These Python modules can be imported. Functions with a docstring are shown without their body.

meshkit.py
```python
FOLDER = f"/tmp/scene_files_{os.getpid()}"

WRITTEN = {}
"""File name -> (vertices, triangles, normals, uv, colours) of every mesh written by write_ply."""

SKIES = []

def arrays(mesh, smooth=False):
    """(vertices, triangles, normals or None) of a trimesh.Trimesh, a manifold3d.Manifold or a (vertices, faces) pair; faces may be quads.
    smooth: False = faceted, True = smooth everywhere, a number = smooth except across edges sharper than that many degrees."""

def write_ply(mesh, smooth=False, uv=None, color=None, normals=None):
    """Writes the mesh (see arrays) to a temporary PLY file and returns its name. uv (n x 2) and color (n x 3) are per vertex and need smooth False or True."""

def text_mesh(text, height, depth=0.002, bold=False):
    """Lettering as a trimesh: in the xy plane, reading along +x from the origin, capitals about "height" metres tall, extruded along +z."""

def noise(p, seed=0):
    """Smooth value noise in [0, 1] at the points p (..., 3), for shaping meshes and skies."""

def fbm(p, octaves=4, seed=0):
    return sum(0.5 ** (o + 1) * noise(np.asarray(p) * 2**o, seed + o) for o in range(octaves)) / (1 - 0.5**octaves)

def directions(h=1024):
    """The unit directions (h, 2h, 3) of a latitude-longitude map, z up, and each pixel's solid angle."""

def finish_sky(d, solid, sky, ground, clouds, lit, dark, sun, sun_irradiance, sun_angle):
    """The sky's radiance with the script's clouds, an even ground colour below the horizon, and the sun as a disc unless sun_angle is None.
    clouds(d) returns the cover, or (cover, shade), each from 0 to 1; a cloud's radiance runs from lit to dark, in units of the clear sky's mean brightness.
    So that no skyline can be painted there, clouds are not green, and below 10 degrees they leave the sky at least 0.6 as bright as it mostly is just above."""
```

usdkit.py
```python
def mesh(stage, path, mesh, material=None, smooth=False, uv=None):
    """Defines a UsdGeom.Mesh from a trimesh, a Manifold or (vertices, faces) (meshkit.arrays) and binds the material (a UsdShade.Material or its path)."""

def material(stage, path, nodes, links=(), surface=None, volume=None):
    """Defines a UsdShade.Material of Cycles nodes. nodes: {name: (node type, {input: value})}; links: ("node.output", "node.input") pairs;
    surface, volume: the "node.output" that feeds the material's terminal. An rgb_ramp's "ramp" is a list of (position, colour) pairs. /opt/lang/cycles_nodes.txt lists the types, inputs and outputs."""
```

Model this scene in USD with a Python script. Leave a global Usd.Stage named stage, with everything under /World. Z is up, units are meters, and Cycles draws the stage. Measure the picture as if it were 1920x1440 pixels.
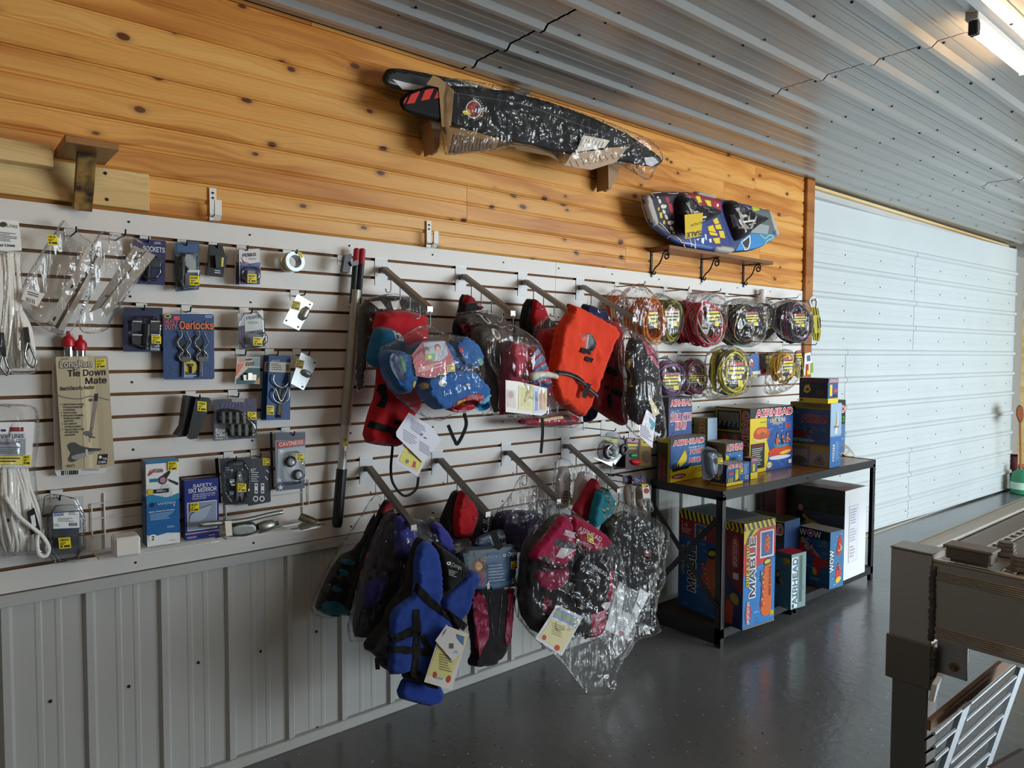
import math, random
import numpy as np, trimesh, shapely
from shapely.geometry import Polygon, LineString, Point, box as sbox
from shapely import affinity
from scipy.spatial import Delaunay
import meshkit, usdkit
from pxr import Usd, UsdGeom, UsdLux, UsdShade, Gf, Sdf, Vt

stage = Usd.Stage.CreateInMemory()
UsdGeom.SetStageUpAxis(stage, UsdGeom.Tokens.z)
UsdGeom.SetStageMetersPerUnit(stage, 1.0)
UsdGeom.Xform.Define(stage, '/World')
UsdGeom.Scope.Define(stage, '/World/Looks')

# ---------------------------------------------------------------- camera
YAW, PITCH, ROLL, CD, CH, FPX = 0.69258, -0.043425, 0.003654, 2.67824, 1.575, 1331.0
_f = np.array([math.sin(YAW)*math.cos(PITCH), math.cos(YAW)*math.cos(PITCH), math.sin(PITCH)])
_r = np.cross(_f, [0, 0, 1]); _r /= np.linalg.norm(_r); _u = np.cross(_r, _f)
RC = np.array([_r*math.cos(ROLL)+_u*math.sin(ROLL), -_r*math.sin(ROLL)+_u*math.cos(ROLL), _f])
C0 = np.array([0, -CD, CH])
cam = UsdGeom.Camera.Define(stage, '/World/Camera')
cam.CreateHorizontalApertureAttr(36.0); cam.CreateVerticalApertureAttr(27.0)
cam.CreateFocalLengthAttr(36.0*FPX/1920); cam.CreateClippingRangeAttr(Gf.Vec2f(0.05, 100))
_m = np.eye(4); _m[0, :3] = RC[0]; _m[1, :3] = RC[1]; _m[2, :3] = -RC[2]; _m[3, :3] = C0
cam.AddTransformOp().Set(Gf.Matrix4d(_m.tolist()))
EXPOSURE = 0.38
cam.CreateExposureAttr(EXPOSURE)

# ---------------------------------------------------------------- daylight through the open garage door in the front wall
def rect_light(name, c, w, h, rot, power, col):
    l = UsdLux.RectLight.Define(stage, '/World/' + name)
    l.CreateWidthAttr(w); l.CreateHeightAttr(h); l.CreateIntensityAttr(power); l.CreateColorAttr(Gf.Vec3f(*col)); l.CreateNormalizeAttr(False)
    l.AddTranslateOp().Set(Gf.Vec3d(*c)); l.AddRotateXYZOp().Set(Gf.Vec3f(*rot))
    return l
DOOR_X0, DOOR_X1, ROOM_Y, CEIL = 4.6, 10.4, -7.0, 2.865
rect_light('daylight_door', ((DOOR_X0+DOOR_X1)/2, ROOM_Y-0.02, 1.3), DOOR_X1-DOOR_X0, 2.5, (90, 0, 0), 12.5, (0.83, 0.935, 1.0))

# ---------------------------------------------------------------- helpers
def ray(x, y): return RC.T @ np.array([(x-960)/FPX, -(y-720)/FPX, 1])
def PY(x, y, d=0.0):           # point of the plane d metres out from the display wall
    r = ray(x, y); return C0 + r*((-d-C0[1])/r[1])
def PZ(x, y, z=0.0):
    r = ray(x, y); return C0 + r*((z-C0[2])/r[2])
def PX(x, y, X):
    r = ray(x, y); return C0 + r*((X-C0[0])/r[0])
def lin(c):
    if isinstance(c, str):
        if len(c) == 4: c = '#'+''.join(q*2 for q in c[1:])
        c = [int(c[i:i+2], 16)/255 for i in (1, 3, 5)]
    c = np.asarray(c, float)
    return np.where(c <= 0.04045, c/12.92, ((c+0.055)/1.055)**2.4)
used = {}
def numbered(parent, name):
    k = (parent, name); n = used.get(k, 0); used[k] = n+1
    return f'{parent}/{name}' + (f'_{n:03d}' if n else '')
class M:                        # a coloured mesh under construction
    def __init__(s): s.v, s.f, s.c = [], [], []
    def add(s, v, f, c='#ffffff'):
        v = np.asarray(v, float); f = np.asarray(f, int)
        if f.shape[1] == 4: f = np.vstack([f[:, [0, 1, 2]], f[:, [0, 2, 3]]])
        c = lin(c) if isinstance(c, str) or np.ndim(c) == 1 else np.asarray(c)
        s.v.append(v); s.f.append(f); s.c.append(np.broadcast_to(c, v.shape)); return s
    def mesh(s, m, c='#ffffff'): return s.add(m.vertices, m.faces, c)
    def arr(s):
        o = np.cumsum([0]+[len(v) for v in s.v]); return np.vstack(s.v), np.vstack([f+k for f, k in zip(s.f, o)]), np.vstack(s.c)
    def box(s, lo, hi, c='#ffffff', bev=0.0):
        lo, hi = np.minimum(lo, hi), np.maximum(lo, hi)
        if bev:
            b = np.array([bev]*3); pts = []
            for k in range(3):
                e = b.copy(); e[k] = 0
                for sg in np.ndindex(2, 2, 2):
                    pts.append(np.where(np.array(sg) == 0, lo+e, hi-e))
            h = trimesh.convex.convex_hull(np.array(pts)); return flat(s, h, c)
        x, y, z = zip(lo, hi)
        q = [[(0,0,0),(0,0,1),(0,1,1),(0,1,0)], [(1,0,0),(1,1,0),(1,1,1),(1,0,1)], [(0,0,0),(1,0,0),(1,0,1),(0,0,1)],
             [(0,1,0),(0,1,1),(1,1,1),(1,1,0)], [(0,0,0),(0,1,0),(1,1,0),(1,0,0)], [(0,0,1),(1,0,1),(1,1,1),(0,1,1)]]
        cs = c if isinstance(c, (list, tuple)) and len(c) == 6 else [c]*6     # -x +x -y +y -z +z
        for k, fc in enumerate(q):
            s.add([(x[i], y[j], z[l]) for i, j, l in fc], [[0, 1, 2, 3]], cs[k])
        return s
    def tube(s, pts, r, c='#ffffff', n=8, caps=True):
        v, f = tube(pts, r, n, caps); return s.add(v, f, c)
    def xf(s, mat):
        s.v = [(v @ np.asarray(mat)[:3, :3].T) + np.asarray(mat)[:3, 3] for v in s.v]; return s
    def join(s, o, mat=None):
        for v, f, c in zip(o.v, o.f, o.c):
            s.v.append(v if mat is None else v @ np.asarray(mat)[:3, :3].T + np.asarray(mat)[:3, 3]); s.f.append(f); s.c.append(c)
        return s
def flat(b, m, c):
    v = m.vertices[m.faces].reshape(-1, 3); return b.add(v, np.arange(len(v)).reshape(-1, 3), c)
def tube(pts, r, n=8, caps=True):
    pts = np.asarray(pts, float); k = len(pts); r = np.broadcast_to(r, k)
    t = np.gradient(pts, axis=0); t /= np.linalg.norm(t, axis=1, keepdims=True)+1e-12
    a = np.array([0, 0, 1.0]) if abs(t[0][2]) < 0.9 else np.array([1.0, 0, 0]); rings = []
    for i in range(k):
        a = a-t[i]*(a@t[i]); a /= np.linalg.norm(a)+1e-12; b = np.cross(t[i], a)
        th = np.arange(n)/n*2*math.pi
        rings.append(pts[i]+r[i]*(np.cos(th)[:, None]*a+np.sin(th)[:, None]*b))
    v = np.vstack(rings); f = []
    for i in range(k-1):
        for j in range(n):
            p, q = i*n+j, i*n+(j+1) % n
            f += [[p, q, q+n], [p, q+n, p+n]]
    if caps:
        v = np.vstack([v, pts[0], pts[-1]])
        for j in range(n):
            f += [[k*n, (j+1) % n, j], [k*n+1, (k-1)*n+j, (k-1)*n+(j+1) % n]]
    return v, np.array(f)
def lathe(prof, n=20):          # profile of (radius, z)
    p = np.array(prof, float); th = np.arange(n)/n*2*math.pi
    v = np.stack([np.outer(p[:, 0], np.cos(th)), np.outer(p[:, 0], np.sin(th)), np.repeat(p[:, 1:2], n, 1)], -1).reshape(-1, 3); f = []
    for i in range(len(p)-1):
        for j in range(n):
            a, b = i*n+j, i*n+(j+1) % n; f += [[a, b, b+n], [a, b+n, a+n]]
    return trimesh.Trimesh(v, f, process=False)
def rotm(ax, deg, at=(0, 0, 0)): return trimesh.transformations.rotation_matrix(math.radians(deg), ax, at)
def trans(p): m = np.eye(4); m[:3, 3] = p; return m
def extr(poly, h):              # shapely polygon extruded along z
    ms = [trimesh.creation.extrude_polygon(g, h, engine='earcut') for g in getattr(poly, 'geoms', [poly]) if g.area > 1e-9]
    return trimesh.util.concatenate(ms)
XZ = np.array([[1, 0, 0, 0], [0, 0, -1, 0], [0, 1, 0, 0], [0, 0, 0, 1.0]])   # (x, y, z) -> (x, -z, y): a plate facing the room

class Thing:
    def __init__(s, name, label=None, cat=None, group=None, kind=None, at=None):
        s.name, s.parts, s.at = name, [], at; s.meta = dict(label=label, category=cat, group=group, kind=kind)
    def part(s, name, m, mat, smooth=False, sub=None, label=None, kind=None):
        if isinstance(m, M): v, f, c = m.arr()
        elif isinstance(m, tuple): v, f = m[:2]; c = m[2] if len(m) > 2 else None
        else: v, f, c = np.array(m.vertices), np.array(m.faces), None
        s.parts.append([name, v, f, c, mat, smooth, sub, label, kind]); return len(s.parts)-1
    def done(s, single=False):
        allv = np.vstack([p[1] for p in s.parts]); lo, hi = allv.min(0), allv.max(0)
        o = np.array(s.at if s.at is not None else [(lo[0]+hi[0])/2, (lo[1]+hi[1])/2, lo[2]], float)
        path = numbered('/World', s.name); s.path = path; paths = {}
        if single: 
            p = s.parts[0]; pr = put(path, p[1]-o, p[2], p[3], p[4], p[5]); UsdGeom.Xformable(pr).AddTranslateOp().Set(Gf.Vec3d(*map(float, o))); pr = pr.GetPrim()
        else:
            x = UsdGeom.Xform.Define(stage, path); x.AddTranslateOp().Set(Gf.Vec3d(*map(float, o))); pr = x.GetPrim()
            for i, p in enumerate(s.parts):
                q = numbered(path if p[6] is None else paths[p[6]], p[0]); paths[i] = q
                g = put(q, p[1]-o, p[2], p[3], p[4], p[5]).GetPrim()
                if p[7]: g.SetCustomDataByKey('label', p[7])
                if p[8]: g.SetCustomDataByKey('kind', p[8])
        for k, t in s.meta.items():
            if t: pr.SetCustomDataByKey(k, t)
        s.o = o; return s
def put(path, v, f, c, mat, smooth):
    if smooth is True or smooth is False or c is None:
        m = usdkit.mesh(stage, path, trimesh.Trimesh(v, f, process=False), mats[mat], smooth=smooth)
    else:
        raise ValueError('colour and angle')
    if c is not None and len(c):
        UsdGeom.PrimvarsAPI(m).CreatePrimvar('Col', Sdf.ValueTypeNames.Color3fArray, 'vertex').Set(Vt.Vec3fArray.FromNumpy(np.ascontiguousarray(c, np.float32)))
    return m
def copy_of(t, loc, label, group=None, rz=0, cat=None):
    path = numbered('/World', t.name); x = UsdGeom.Xform.Define(stage, path); x.AddTranslateOp().Set(Gf.Vec3d(*map(float, loc)))
    p = x.GetPrim()
    if rz: x.AddRotateZOp().Set(rz)
    p.GetReferences().AddInternalReference(t.path); p.SetInstanceable(True)
    p.SetCustomDataByKey('label', label); p.SetCustomDataByKey('category', cat or t.meta['category'])
    if group or t.meta['group']: p.SetCustomDataByKey('group', group or t.meta['group'])
    return p

# ---------------------------------------------------------------- materials
mats = {}
def mat(name, nodes, links=(), surface='p.BSDF', **k):
    mats[name] = usdkit.material(stage, '/World/Looks/' + name, nodes, links, surface=surface, **k); return name
COLN = ('attribute', {'attribute': 'Col'})
def colmat(name, bump=None, **p):
    n = {'a': COLN, 'p': ('principled_bsdf', p)}; l = [('a.color', 'p.base_color')]
    if bump:
        n['t'] = ('texture_coordinate', {}); n['n'] = ('noise_texture', {'scale': bump[0], 'detail': 3.0}); n['b'] = ('bump', {'strength': bump[1], 'distance': bump[2]})
        l += [('t.object', 'n.vector'), ('n.fac', 'b.height'), ('b.normal', 'p.normal')]
    return mat(name, n, l)
colmat('print', roughness=0.42, specular_ior_level=0.4)
colmat('matte', roughness=0.75, specular_ior_level=0.3)
colmat('fabric', bump=(420.0, 0.35, 0.002), roughness=0.8, specular_ior_level=0.25, sheen_weight=0.15)
colmat('plastic', roughness=0.35)
colmat('metal', bump=(60.0, 0.05, 0.002), metallic=1.0, roughness=0.42)
colmat('satin', metallic=0.55, roughness=0.42)
colmat('galvanized', bump=(90.0, 0.2, 0.002), metallic=1.0, roughness=0.45)
colmat('chrome', metallic=1.0, roughness=0.15)
colmat('rope', bump=(260.0, 0.8, 0.004), roughness=0.7, specular_ior_level=0.3)
colmat('lamp_housing', roughness=0.5)
mat('film', {'t': ('texture_coordinate', {}), 'mp': ('mapping', {'scale': (24.0, 24.0, 3.6)}), 'n': ('noise_texture', {'scale': 1.0, 'detail': 1.0, 'roughness': 0.5, 'distortion': 1.4}), 'b': ('bump', {'strength': 0.5, 'distance': 0.025}),
             'lw': ('layer_weight', {'blend': 0.14}), 'm': ('math', {'math_type': 'multiply_add', 'value2': 0.7, 'value3': 0.035, 'use_clamp': True}),
             'tr': ('transparent_bsdf', {'color': (0.985, 0.985, 0.985)}), 'g': ('glossy_bsdf', {'color': (1.0, 1.0, 1.0), 'roughness': 0.06}),
             'd': ('diffuse_bsdf', {'color': (0.85, 0.85, 0.85)}), 'x0': ('mix_closure', {'fac': 0.012}), 'x': ('mix_closure', {})},
    [('t.object', 'mp.vector'), ('mp.vector', 'n.vector'), ('n.fac', 'b.height'), ('b.normal', 'g.normal'), ('b.normal', 'lw.normal'), ('lw.fresnel', 'm.value1'), ('m.value', 'x.fac'),
     ('tr.BSDF', 'x0.closure1'), ('d.BSDF', 'x0.closure2'), ('x0.closure', 'x.closure1'), ('g.BSDF', 'x.closure2')], surface='x.closure')
mat('blister', {'lw': ('layer_weight', {'blend': 0.25}), 'm': ('math', {'math_type': 'multiply_add', 'value2': 0.8, 'value3': 0.05, 'use_clamp': True}),
             'tr': ('transparent_bsdf', {'color': (0.96, 0.97, 0.98)}), 'g': ('glossy_bsdf', {'color': (0.95, 0.96, 0.97), 'roughness': 0.07}), 'x': ('mix_closure', {})},
    [('lw.fresnel', 'm.value1'), ('m.value', 'x.fac'), ('tr.BSDF', 'x.closure1'), ('g.BSDF', 'x.closure2')], surface='x.closure')
# ---------------------------------------------------------------- surfaces of the room
def pine(name, light, mid, dark, gain=1.0, knots=0.055):
    mat(name, {'g': ('geometry', {}), 'oi': ('object_info', {}), 'om': ('math', {'math_type': 'multiply', 'value2': 37.0}), 'oc': ('combine_xyz', {}), 'av': ('vector_math', {'math_type': 'add'}),
        'ck': ('combine_xyz', {}), 'mk': ('mapping', {'scale': (2.9, 5.4, 1.0)}), 'vk': ('voronoi_texture', {'scale': 1.0, 'feature': 'f1', 'dimensions': '2D'}),
        'nk': ('noise_texture', {'scale': 7.0, 'detail': 2.0}), 'dk': ('math', {'math_type': 'multiply_add', 'value2': 0.17}), 'kr': ('rgb_ramp', {'ramp': [(0.0, (1, 1, 1)), (knots*0.8+0.075, (1, 1, 1)), (knots+0.085, (0.3, 0.25, 0.25)), (knots+0.15, (0, 0, 0)), (1, (0, 0, 0))]}),
        'kx': ('math', {'math_type': 'multiply_add', 'value2': -1.6, 'value3': 0.9, 'use_clamp': True}), 'sp': ('separate_xyz', {}), 'zz': ('math', {'math_type': 'multiply_add', 'value2': 0.035}), 'cz': ('combine_xyz', {}),
        'mg': ('mapping', {'scale': (0.55, 0.0, 9.5)}), 'ng': ('noise_texture', {'scale': 1.0, 'detail': 2.5, 'roughness': 0.5, 'distortion': 0.25}),
        'mf': ('mapping', {'scale': (2.0, 0.0, 150.0)}), 'nf': ('noise_texture', {'scale': 1.0, 'detail': 3.0, 'roughness': 0.6, 'distortion': 0.3}),
        'gr': ('rgb_ramp', {'ramp': [(0.30, light), (0.52, mid), (0.60, dark), (0.72, mid)]}),
        'fr': ('rgb_ramp', {'ramp': [(0.3, (0.86, 0.84, 0.80)), (0.6, (1.04, 1.03, 1.02))]}), 'mul': ('mix', {'mix_type': 'multiply', 'fac': 1.0}),
        'kc': ('mix', {'color2': lin('#5e2f18').tolist()}), 'p': ('principled_bsdf', {'roughness': 0.36, 'specular_ior_level': 0.45})},
        [('oi.random', 'om.value1'), ('om.value', 'oc.x'), ('om.value', 'oc.z'), ('g.position', 'av.vector1'), ('oc.vector', 'av.vector2'),
         ('sp.x', 'ck.x'), ('sp.z', 'ck.y'), ('ck.vector', 'mk.vector'), ('mk.vector', 'vk.vector'), ('av.vector', 'nk.vector'), ('nk.fac', 'dk.value1'), ('vk.distance', 'dk.value3'), ('dk.value', 'kr.fac'),
         ('dk.value', 'kx.value1'), ('av.vector', 'sp.vector'), ('kx.value', 'zz.value1'), ('sp.z', 'zz.value3'), ('sp.x', 'cz.x'), ('zz.value', 'cz.z'),
         ('cz.vector', 'mg.vector'), ('mg.vector', 'ng.vector'), ('ng.fac', 'gr.fac'), ('cz.vector', 'mf.vector'), ('mf.vector', 'nf.vector'), ('nf.fac', 'fr.fac'),
         ('gr.color', 'mul.color1'), ('fr.color', 'mul.color2'), ('mul.color', 'kc.color1'), ('kr.color', 'kc.fac'), ('kc.color', 'p.base_color')])
pine('pine', lin('#e3ad62').tolist(), lin('#d99b4e').tolist(), lin('#bd7835').tolist())
pine('pine_pale', lin('#e8cf9c').tolist(), lin('#dcbd84').tolist(), lin('#cfa96c').tolist(), knots=0.0)
pine('trim_wood', lin('#b0763c').tolist(), lin('#a2662f').tolist(), lin('#8b5426').tolist(), knots=0.0)
pine('walnut', lin('#8f6238').tolist(), lin('#7f5430').tolist(), lin('#5f3c20').tolist(), knots=0.0)
def steel(name, col, rough, spec=0.5, metal=0.0):
    mat(name, {'g': ('geometry', {}), 'n': ('noise_texture', {'scale': 1.3, 'detail': 3.0}), 'r': ('rgb_ramp', {'ramp': [(0.3, [c*0.93 for c in col]), (0.7, col)]}),
        'n2': ('noise_texture', {'scale': 5.0, 'detail': 2.0}), 'b': ('bump', {'strength': 0.025, 'distance': 0.006}), 'p': ('principled_bsdf', {'roughness': rough, 'specular_ior_level': spec, 'metallic': metal})},
        [('g.position', 'n.vector'), ('n.fac', 'r.fac'), ('r.color', 'p.base_color'), ('g.position', 'n2.vector'), ('n2.fac', 'b.height'), ('b.normal', 'p.normal')])
steel('steel_wainscot', lin('#bcbcb9').tolist(), 0.33)
steel('steel_ceiling', lin('#b2b3b1').tolist(), 0.30, 0.7, 0.35)
steel('steel_door', lin('#c6cccc').tolist(), 0.27)
colmat('melamine', roughness=0.38, specular_ior_level=0.45)
mat('epoxy', {'g': ('geometry', {}), 'v': ('voronoi_texture', {'scale': 42.0, 'feature': 'f1'}), 'w': ('white_noise_texture', {}), 'on': ('math', {'math_type': 'greater_than', 'value2': 0.70}),
     'sm': ('rgb_ramp', {'ramp': [(0.0, (1, 1, 1)), (0.13, (1, 1, 1)), (0.17, (0, 0, 0))]}), 'a': ('math', {'math_type': 'multiply'}), 'bw': ('rgb_ramp', {'ramp': [(0.0, (0.015, 0.015, 0.015)), (0.84, (0.02, 0.02, 0.02)), (0.87, (0.5, 0.5, 0.47)), (1, (0.55, 0.55, 0.55))]}),
     'n': ('noise_texture', {'scale': 1.4, 'detail': 4.0}), 'r': ('rgb_ramp', {'ramp': [(0.3, (0.118, 0.122, 0.123)), (0.7, (0.165, 0.170, 0.170))]}), 'mx': ('mix', {}),
     'nb': ('noise_texture', {'scale': 22.0, 'detail': 3.0}), 'b': ('bump', {'strength': 0.25, 'distance': 0.006}), 'p': ('principled_bsdf', {'roughness': 0.20, 'specular_ior_level': 0.6})},
    [('g.position', 'v.vector'), ('v.color', 'w.vector'), ('w.value', 'on.value1'), ('v.distance', 'sm.fac'), ('sm.color', 'a.value1'), ('on.value', 'a.value2'), ('w.value', 'bw.fac'), ('g.position', 'n.vector'), ('n.fac', 'r.fac'),
     ('r.color', 'mx.color1'), ('bw.color', 'mx.color2'), ('a.value', 'mx.fac'), ('mx.color', 'p.base_color'), ('g.position', 'nb.vector'), ('nb.fac', 'b.height'), ('b.normal', 'p.normal')])
mat('drywall', {'p': ('principled_bsdf', {'base_color': lin('#a29c92').tolist(), 'roughness': 0.8})})

colmat('black_steel', roughness=0.42)
mat('table_wood', {'g': ('geometry', {}), 'm': ('mapping', {'scale': (1.2, 22.0, 1.0)}), 'n': ('noise_texture', {'scale': 1.0, 'detail': 4.0, 'distortion': 0.4}), 'r': ('rgb_ramp', {'ramp': [(0.3, lin('#6b4322').tolist()), (0.65, lin('#9a6a38').tolist())]}), 'p': ('principled_bsdf', {'roughness': 0.25})}, [('g.position', 'm.vector'), ('m.vector', 'n.vector'), ('n.fac', 'r.fac'), ('r.color', 'p.base_color')])

def profile_x(prof, x0, x1):    # closed polygon of (y, z) extruded along x
    p = np.array(prof, float); n = len(p)
    v = np.vstack([np.c_[np.full(n, x0), p], np.c_[np.full(n, x1), p]])
    f = [[i, (i+1) % n, n+(i+1) % n] for i in range(n)] + [[i, n+(i+1) % n, n+i] for i in range(n)]
    pts2, tri = trimesh.creation.triangulate_polygon(Polygon(p), engine='earcut')
    if len(pts2) == n:
        f += [list(t) for t in tri] + [[n+t[2], n+t[1], n+t[0]] for t in tri]
    m = trimesh.Trimesh(v, f, process=False); m.fix_normals(); return m
def rib_sheet(u0, n, pitch, h, base, top, minor=0.003, th=0.0008, w_end=None):
    """open profile (u, out) of a ribbed steel sheet, closed with its own thickness"""
    p = []
    for k in range(n):
        a = u0+k*pitch
        p += [(a-base/2, 0), (a-top/2, h), (a+top/2, h), (a+base/2, 0)]
        for q in (0.38, 0.62):
            m = a+pitch*q; p += [(m-0.011, 0), (m-0.006, minor), (m+0.006, minor), (m+0.011, 0)]
    p = [(u0-base/2-0.001, 0)]+p+[(u0+(n-1)*pitch+pitch-base/2-0.001, 0)]
    return p+[(a, b-th) for a, b in p[::-1]]
ROOM_X0, ROOM_X1 = -2.6, 11.6
def wall(name, boxes, m='drywall', label=None):
    t = Thing(name, label, None, kind='structure', at=(0, 0, 0)); b = M()
    for lo, hi in boxes: b.box(lo, hi)
    v, f, c = b.arr(); t.part('surface', (v, f), m); t.done(single=True)
wall('floor', [((ROOM_X0, ROOM_Y-0.1, -0.1), (ROOM_X1, 0.5, 0.0))], 'epoxy')
wall('wall_left', [((ROOM_X0-0.1, ROOM_Y, 0), (ROOM_X0, 0.3, CEIL))])
wall('wall_right', [((ROOM_X1, ROOM_Y, 0), (ROOM_X1+0.1, 0.5, CEIL))])
wall('wall_front', [((ROOM_X0, ROOM_Y-0.1, 0), (DOOR_X0, ROOM_Y, CEIL)), ((DOOR_X1, ROOM_Y-0.1, 0), (ROOM_X1, ROOM_Y, CEIL)), ((DOOR_X0, ROOM_Y-0.1, 2.55), (DOOR_X1, ROOM_Y, CEIL))])

# ceiling: ribbed steel sheets, ribs parallel to the display wall, 0.92 m cover
P9, SL_END_ = 0.2305, 5.0
t = Thing('ceiling', 'grey ribbed steel ceiling with screwed sheets', None, kind='structure', at=(0, 0, CEIL))
wall_zone = -0.085+P9*0.5
scr = M()
def screw_head(b, c, n, r=0.005):
    n = np.array(n, float); a = np.cross(n, [0.3, 0.5, 0.81]); a /= np.linalg.norm(a); e = np.cross(n, a); c = np.array(c, float)
    th = np.arange(6)/6*2*math.pi; ring = r*(np.cos(th)[:, None]*a+np.sin(th)[:, None]*e)
    v = np.vstack([c+ring, c+ring*0.8+n*r*0.7, [c+n*r*0.85]]); f = [[i, (i+1) % 6, 6+(i+1) % 6] for i in range(6)]+[[i, 6+(i+1) % 6, 6+i] for i in range(6)]+[[6+i, 6+(i+1) % 6, 12] for i in range(6)]
    b.add(v, f, '#3a3a3c')
for r in range(8):
    y_hi, nr = (-0.085, 3) if r == 0 else (-0.085-(4*r-1)*P9, 4)         # rib nearest the wall in this row of sheets
    cuts = [[ROOM_X0, 1.918, 6.2, ROOM_X1], [ROOM_X0, 3.245, 6.18, ROOM_X1]][r] if r < 2 else [ROOM_X0, 1.9+1.3*(r % 2), 6.15, ROOM_X1]
    for k in range(len(cuts)-1):
        dz = 0.0012*((k+r) % 2)
        pr = [(y_hi-u, CEIL-o-dz) for u, o in rib_sheet(0.0, nr, P9, 0.019, 0.066, 0.024, 0.0018)]
        if r == 0: pr[0], pr[-1] = (-0.004, pr[0][1]), (-0.004, pr[-1][1])
        t.part('ceiling_sheet', profile_x(pr, cuts[k]+0.0045, cuts[k+1]-0.0045), 'steel_ceiling')
    if r < 4:
        for xx in np.arange(-0.4, 10.5, 0.61):
            for q in range(nr):
                for s_ in ((0.19,) if q % 2 else (0.19, 0.81)):
                    screw_head(scr, (xx+0.02*((q*7+r) % 3), y_hi-P9*(q+s_), CEIL), (0, 0, -1), 0.0068)
v, f, c = M().box((SL_END_+0.02, -0.003, CEIL-0.0005), (ROOM_X1, 0.36, CEIL+0.004)).arr(); t.part('edge_flashing', (v, f), 'steel_ceiling')
v, f, c = scr.arr(); t.part('screw', (v, f, c), 'metal', kind='stuff', label='small dark hex screw heads'); t.done()

# display wall: pine planks above, grooved panels in the middle, ribbed steel below
SLT, SLB, SL_END, SL_SEAM = 2.0416, 0.8224, 5.0, 2.51
t = Thing('wall_back', 'display wall of knotty pine planks over ribbed steel wainscot', None, kind='structure', at=(0, 0, 0))
def plank_prof(z0, z1, y0=0.003):
    g, d = 0.010, 0.009; zc = (z0+z1)/2
    return [(y0+d, z0+0.0008), (y0, z0+0.0008+g), (y0, zc-0.009), (y0+0.007, zc-0.002), (y0+0.007, zc+0.002), (y0, zc+0.009), (y0, z1-0.014), (y0+0.005, z1-0.010), (y0+0.005, z1-0.005), (y0+d, z1-0.0008), (y0+0.018, z1-0.0008), (y0+0.018, z0+0.0008)]
zs = [2.0436, 2.180, 2.3486, 2.516, 2.684, 2.852, CEIL]
joints = [[3.05], [1.95, 4.42], [0.2, 4.02], [3.99], [-0.3, 2.6, 4.35], [1.2]]
for i in range(6):
    xs = [ROOM_X0]+joints[i]+[SL_END]
    for k in range(len(xs)-1):
        a, b = zs[i], zs[i+1]
        pr = plank_prof(a, b) if b-a > 0.05 else [(0.003, a), (0.003, b), (0.02, b), (0.02, a)]
        t.part('plank', profile_x(pr, xs[k]+0.0008, xs[k+1]-0.0008), 'pine')
# wainscot sheets (ribs upright)
W0 = 0.8624-4*0.2286-0.2286*8
for k in range(8):
    u0 = W0+k*4*0.2286
    if u0 > 4.6: break
    n = 4 if u0+4*0.2286 < 4.9 else 3
    pr = rib_sheet(u0, n, 0.2286, 0.016, 0.040, 0.020, 0.0016)
    m = profile_x([(b, a) for a, b in pr], 0.03, SLB-0.01).vertices
    mm = profile_x([(-b+0.016, a) for a, b in pr], 0.03, SLB-0.01)      # (x=height, y=out, z=along)
    v = np.c_[mm.vertices[:, 2], mm.vertices[:, 1], mm.vertices[:, 0]]
    t.part('wainscot_sheet', trimesh.Trimesh(v, mm.faces[:, ::-1], process=False), 'steel_wainscot')
ws = M()
for k in range(26):
    for z in (0.02, 0.42):
        screw_head(ws, (W0+2*0.2286*0+k*0.2286+0.115, 0.0155, z+0.02*((k*3) % 2)), (0, -1, 0), 0.006)
v, f, c = ws.arr(); t.part('wainscot_screw', (v, f, c), 'metal', kind='stuff')
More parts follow.
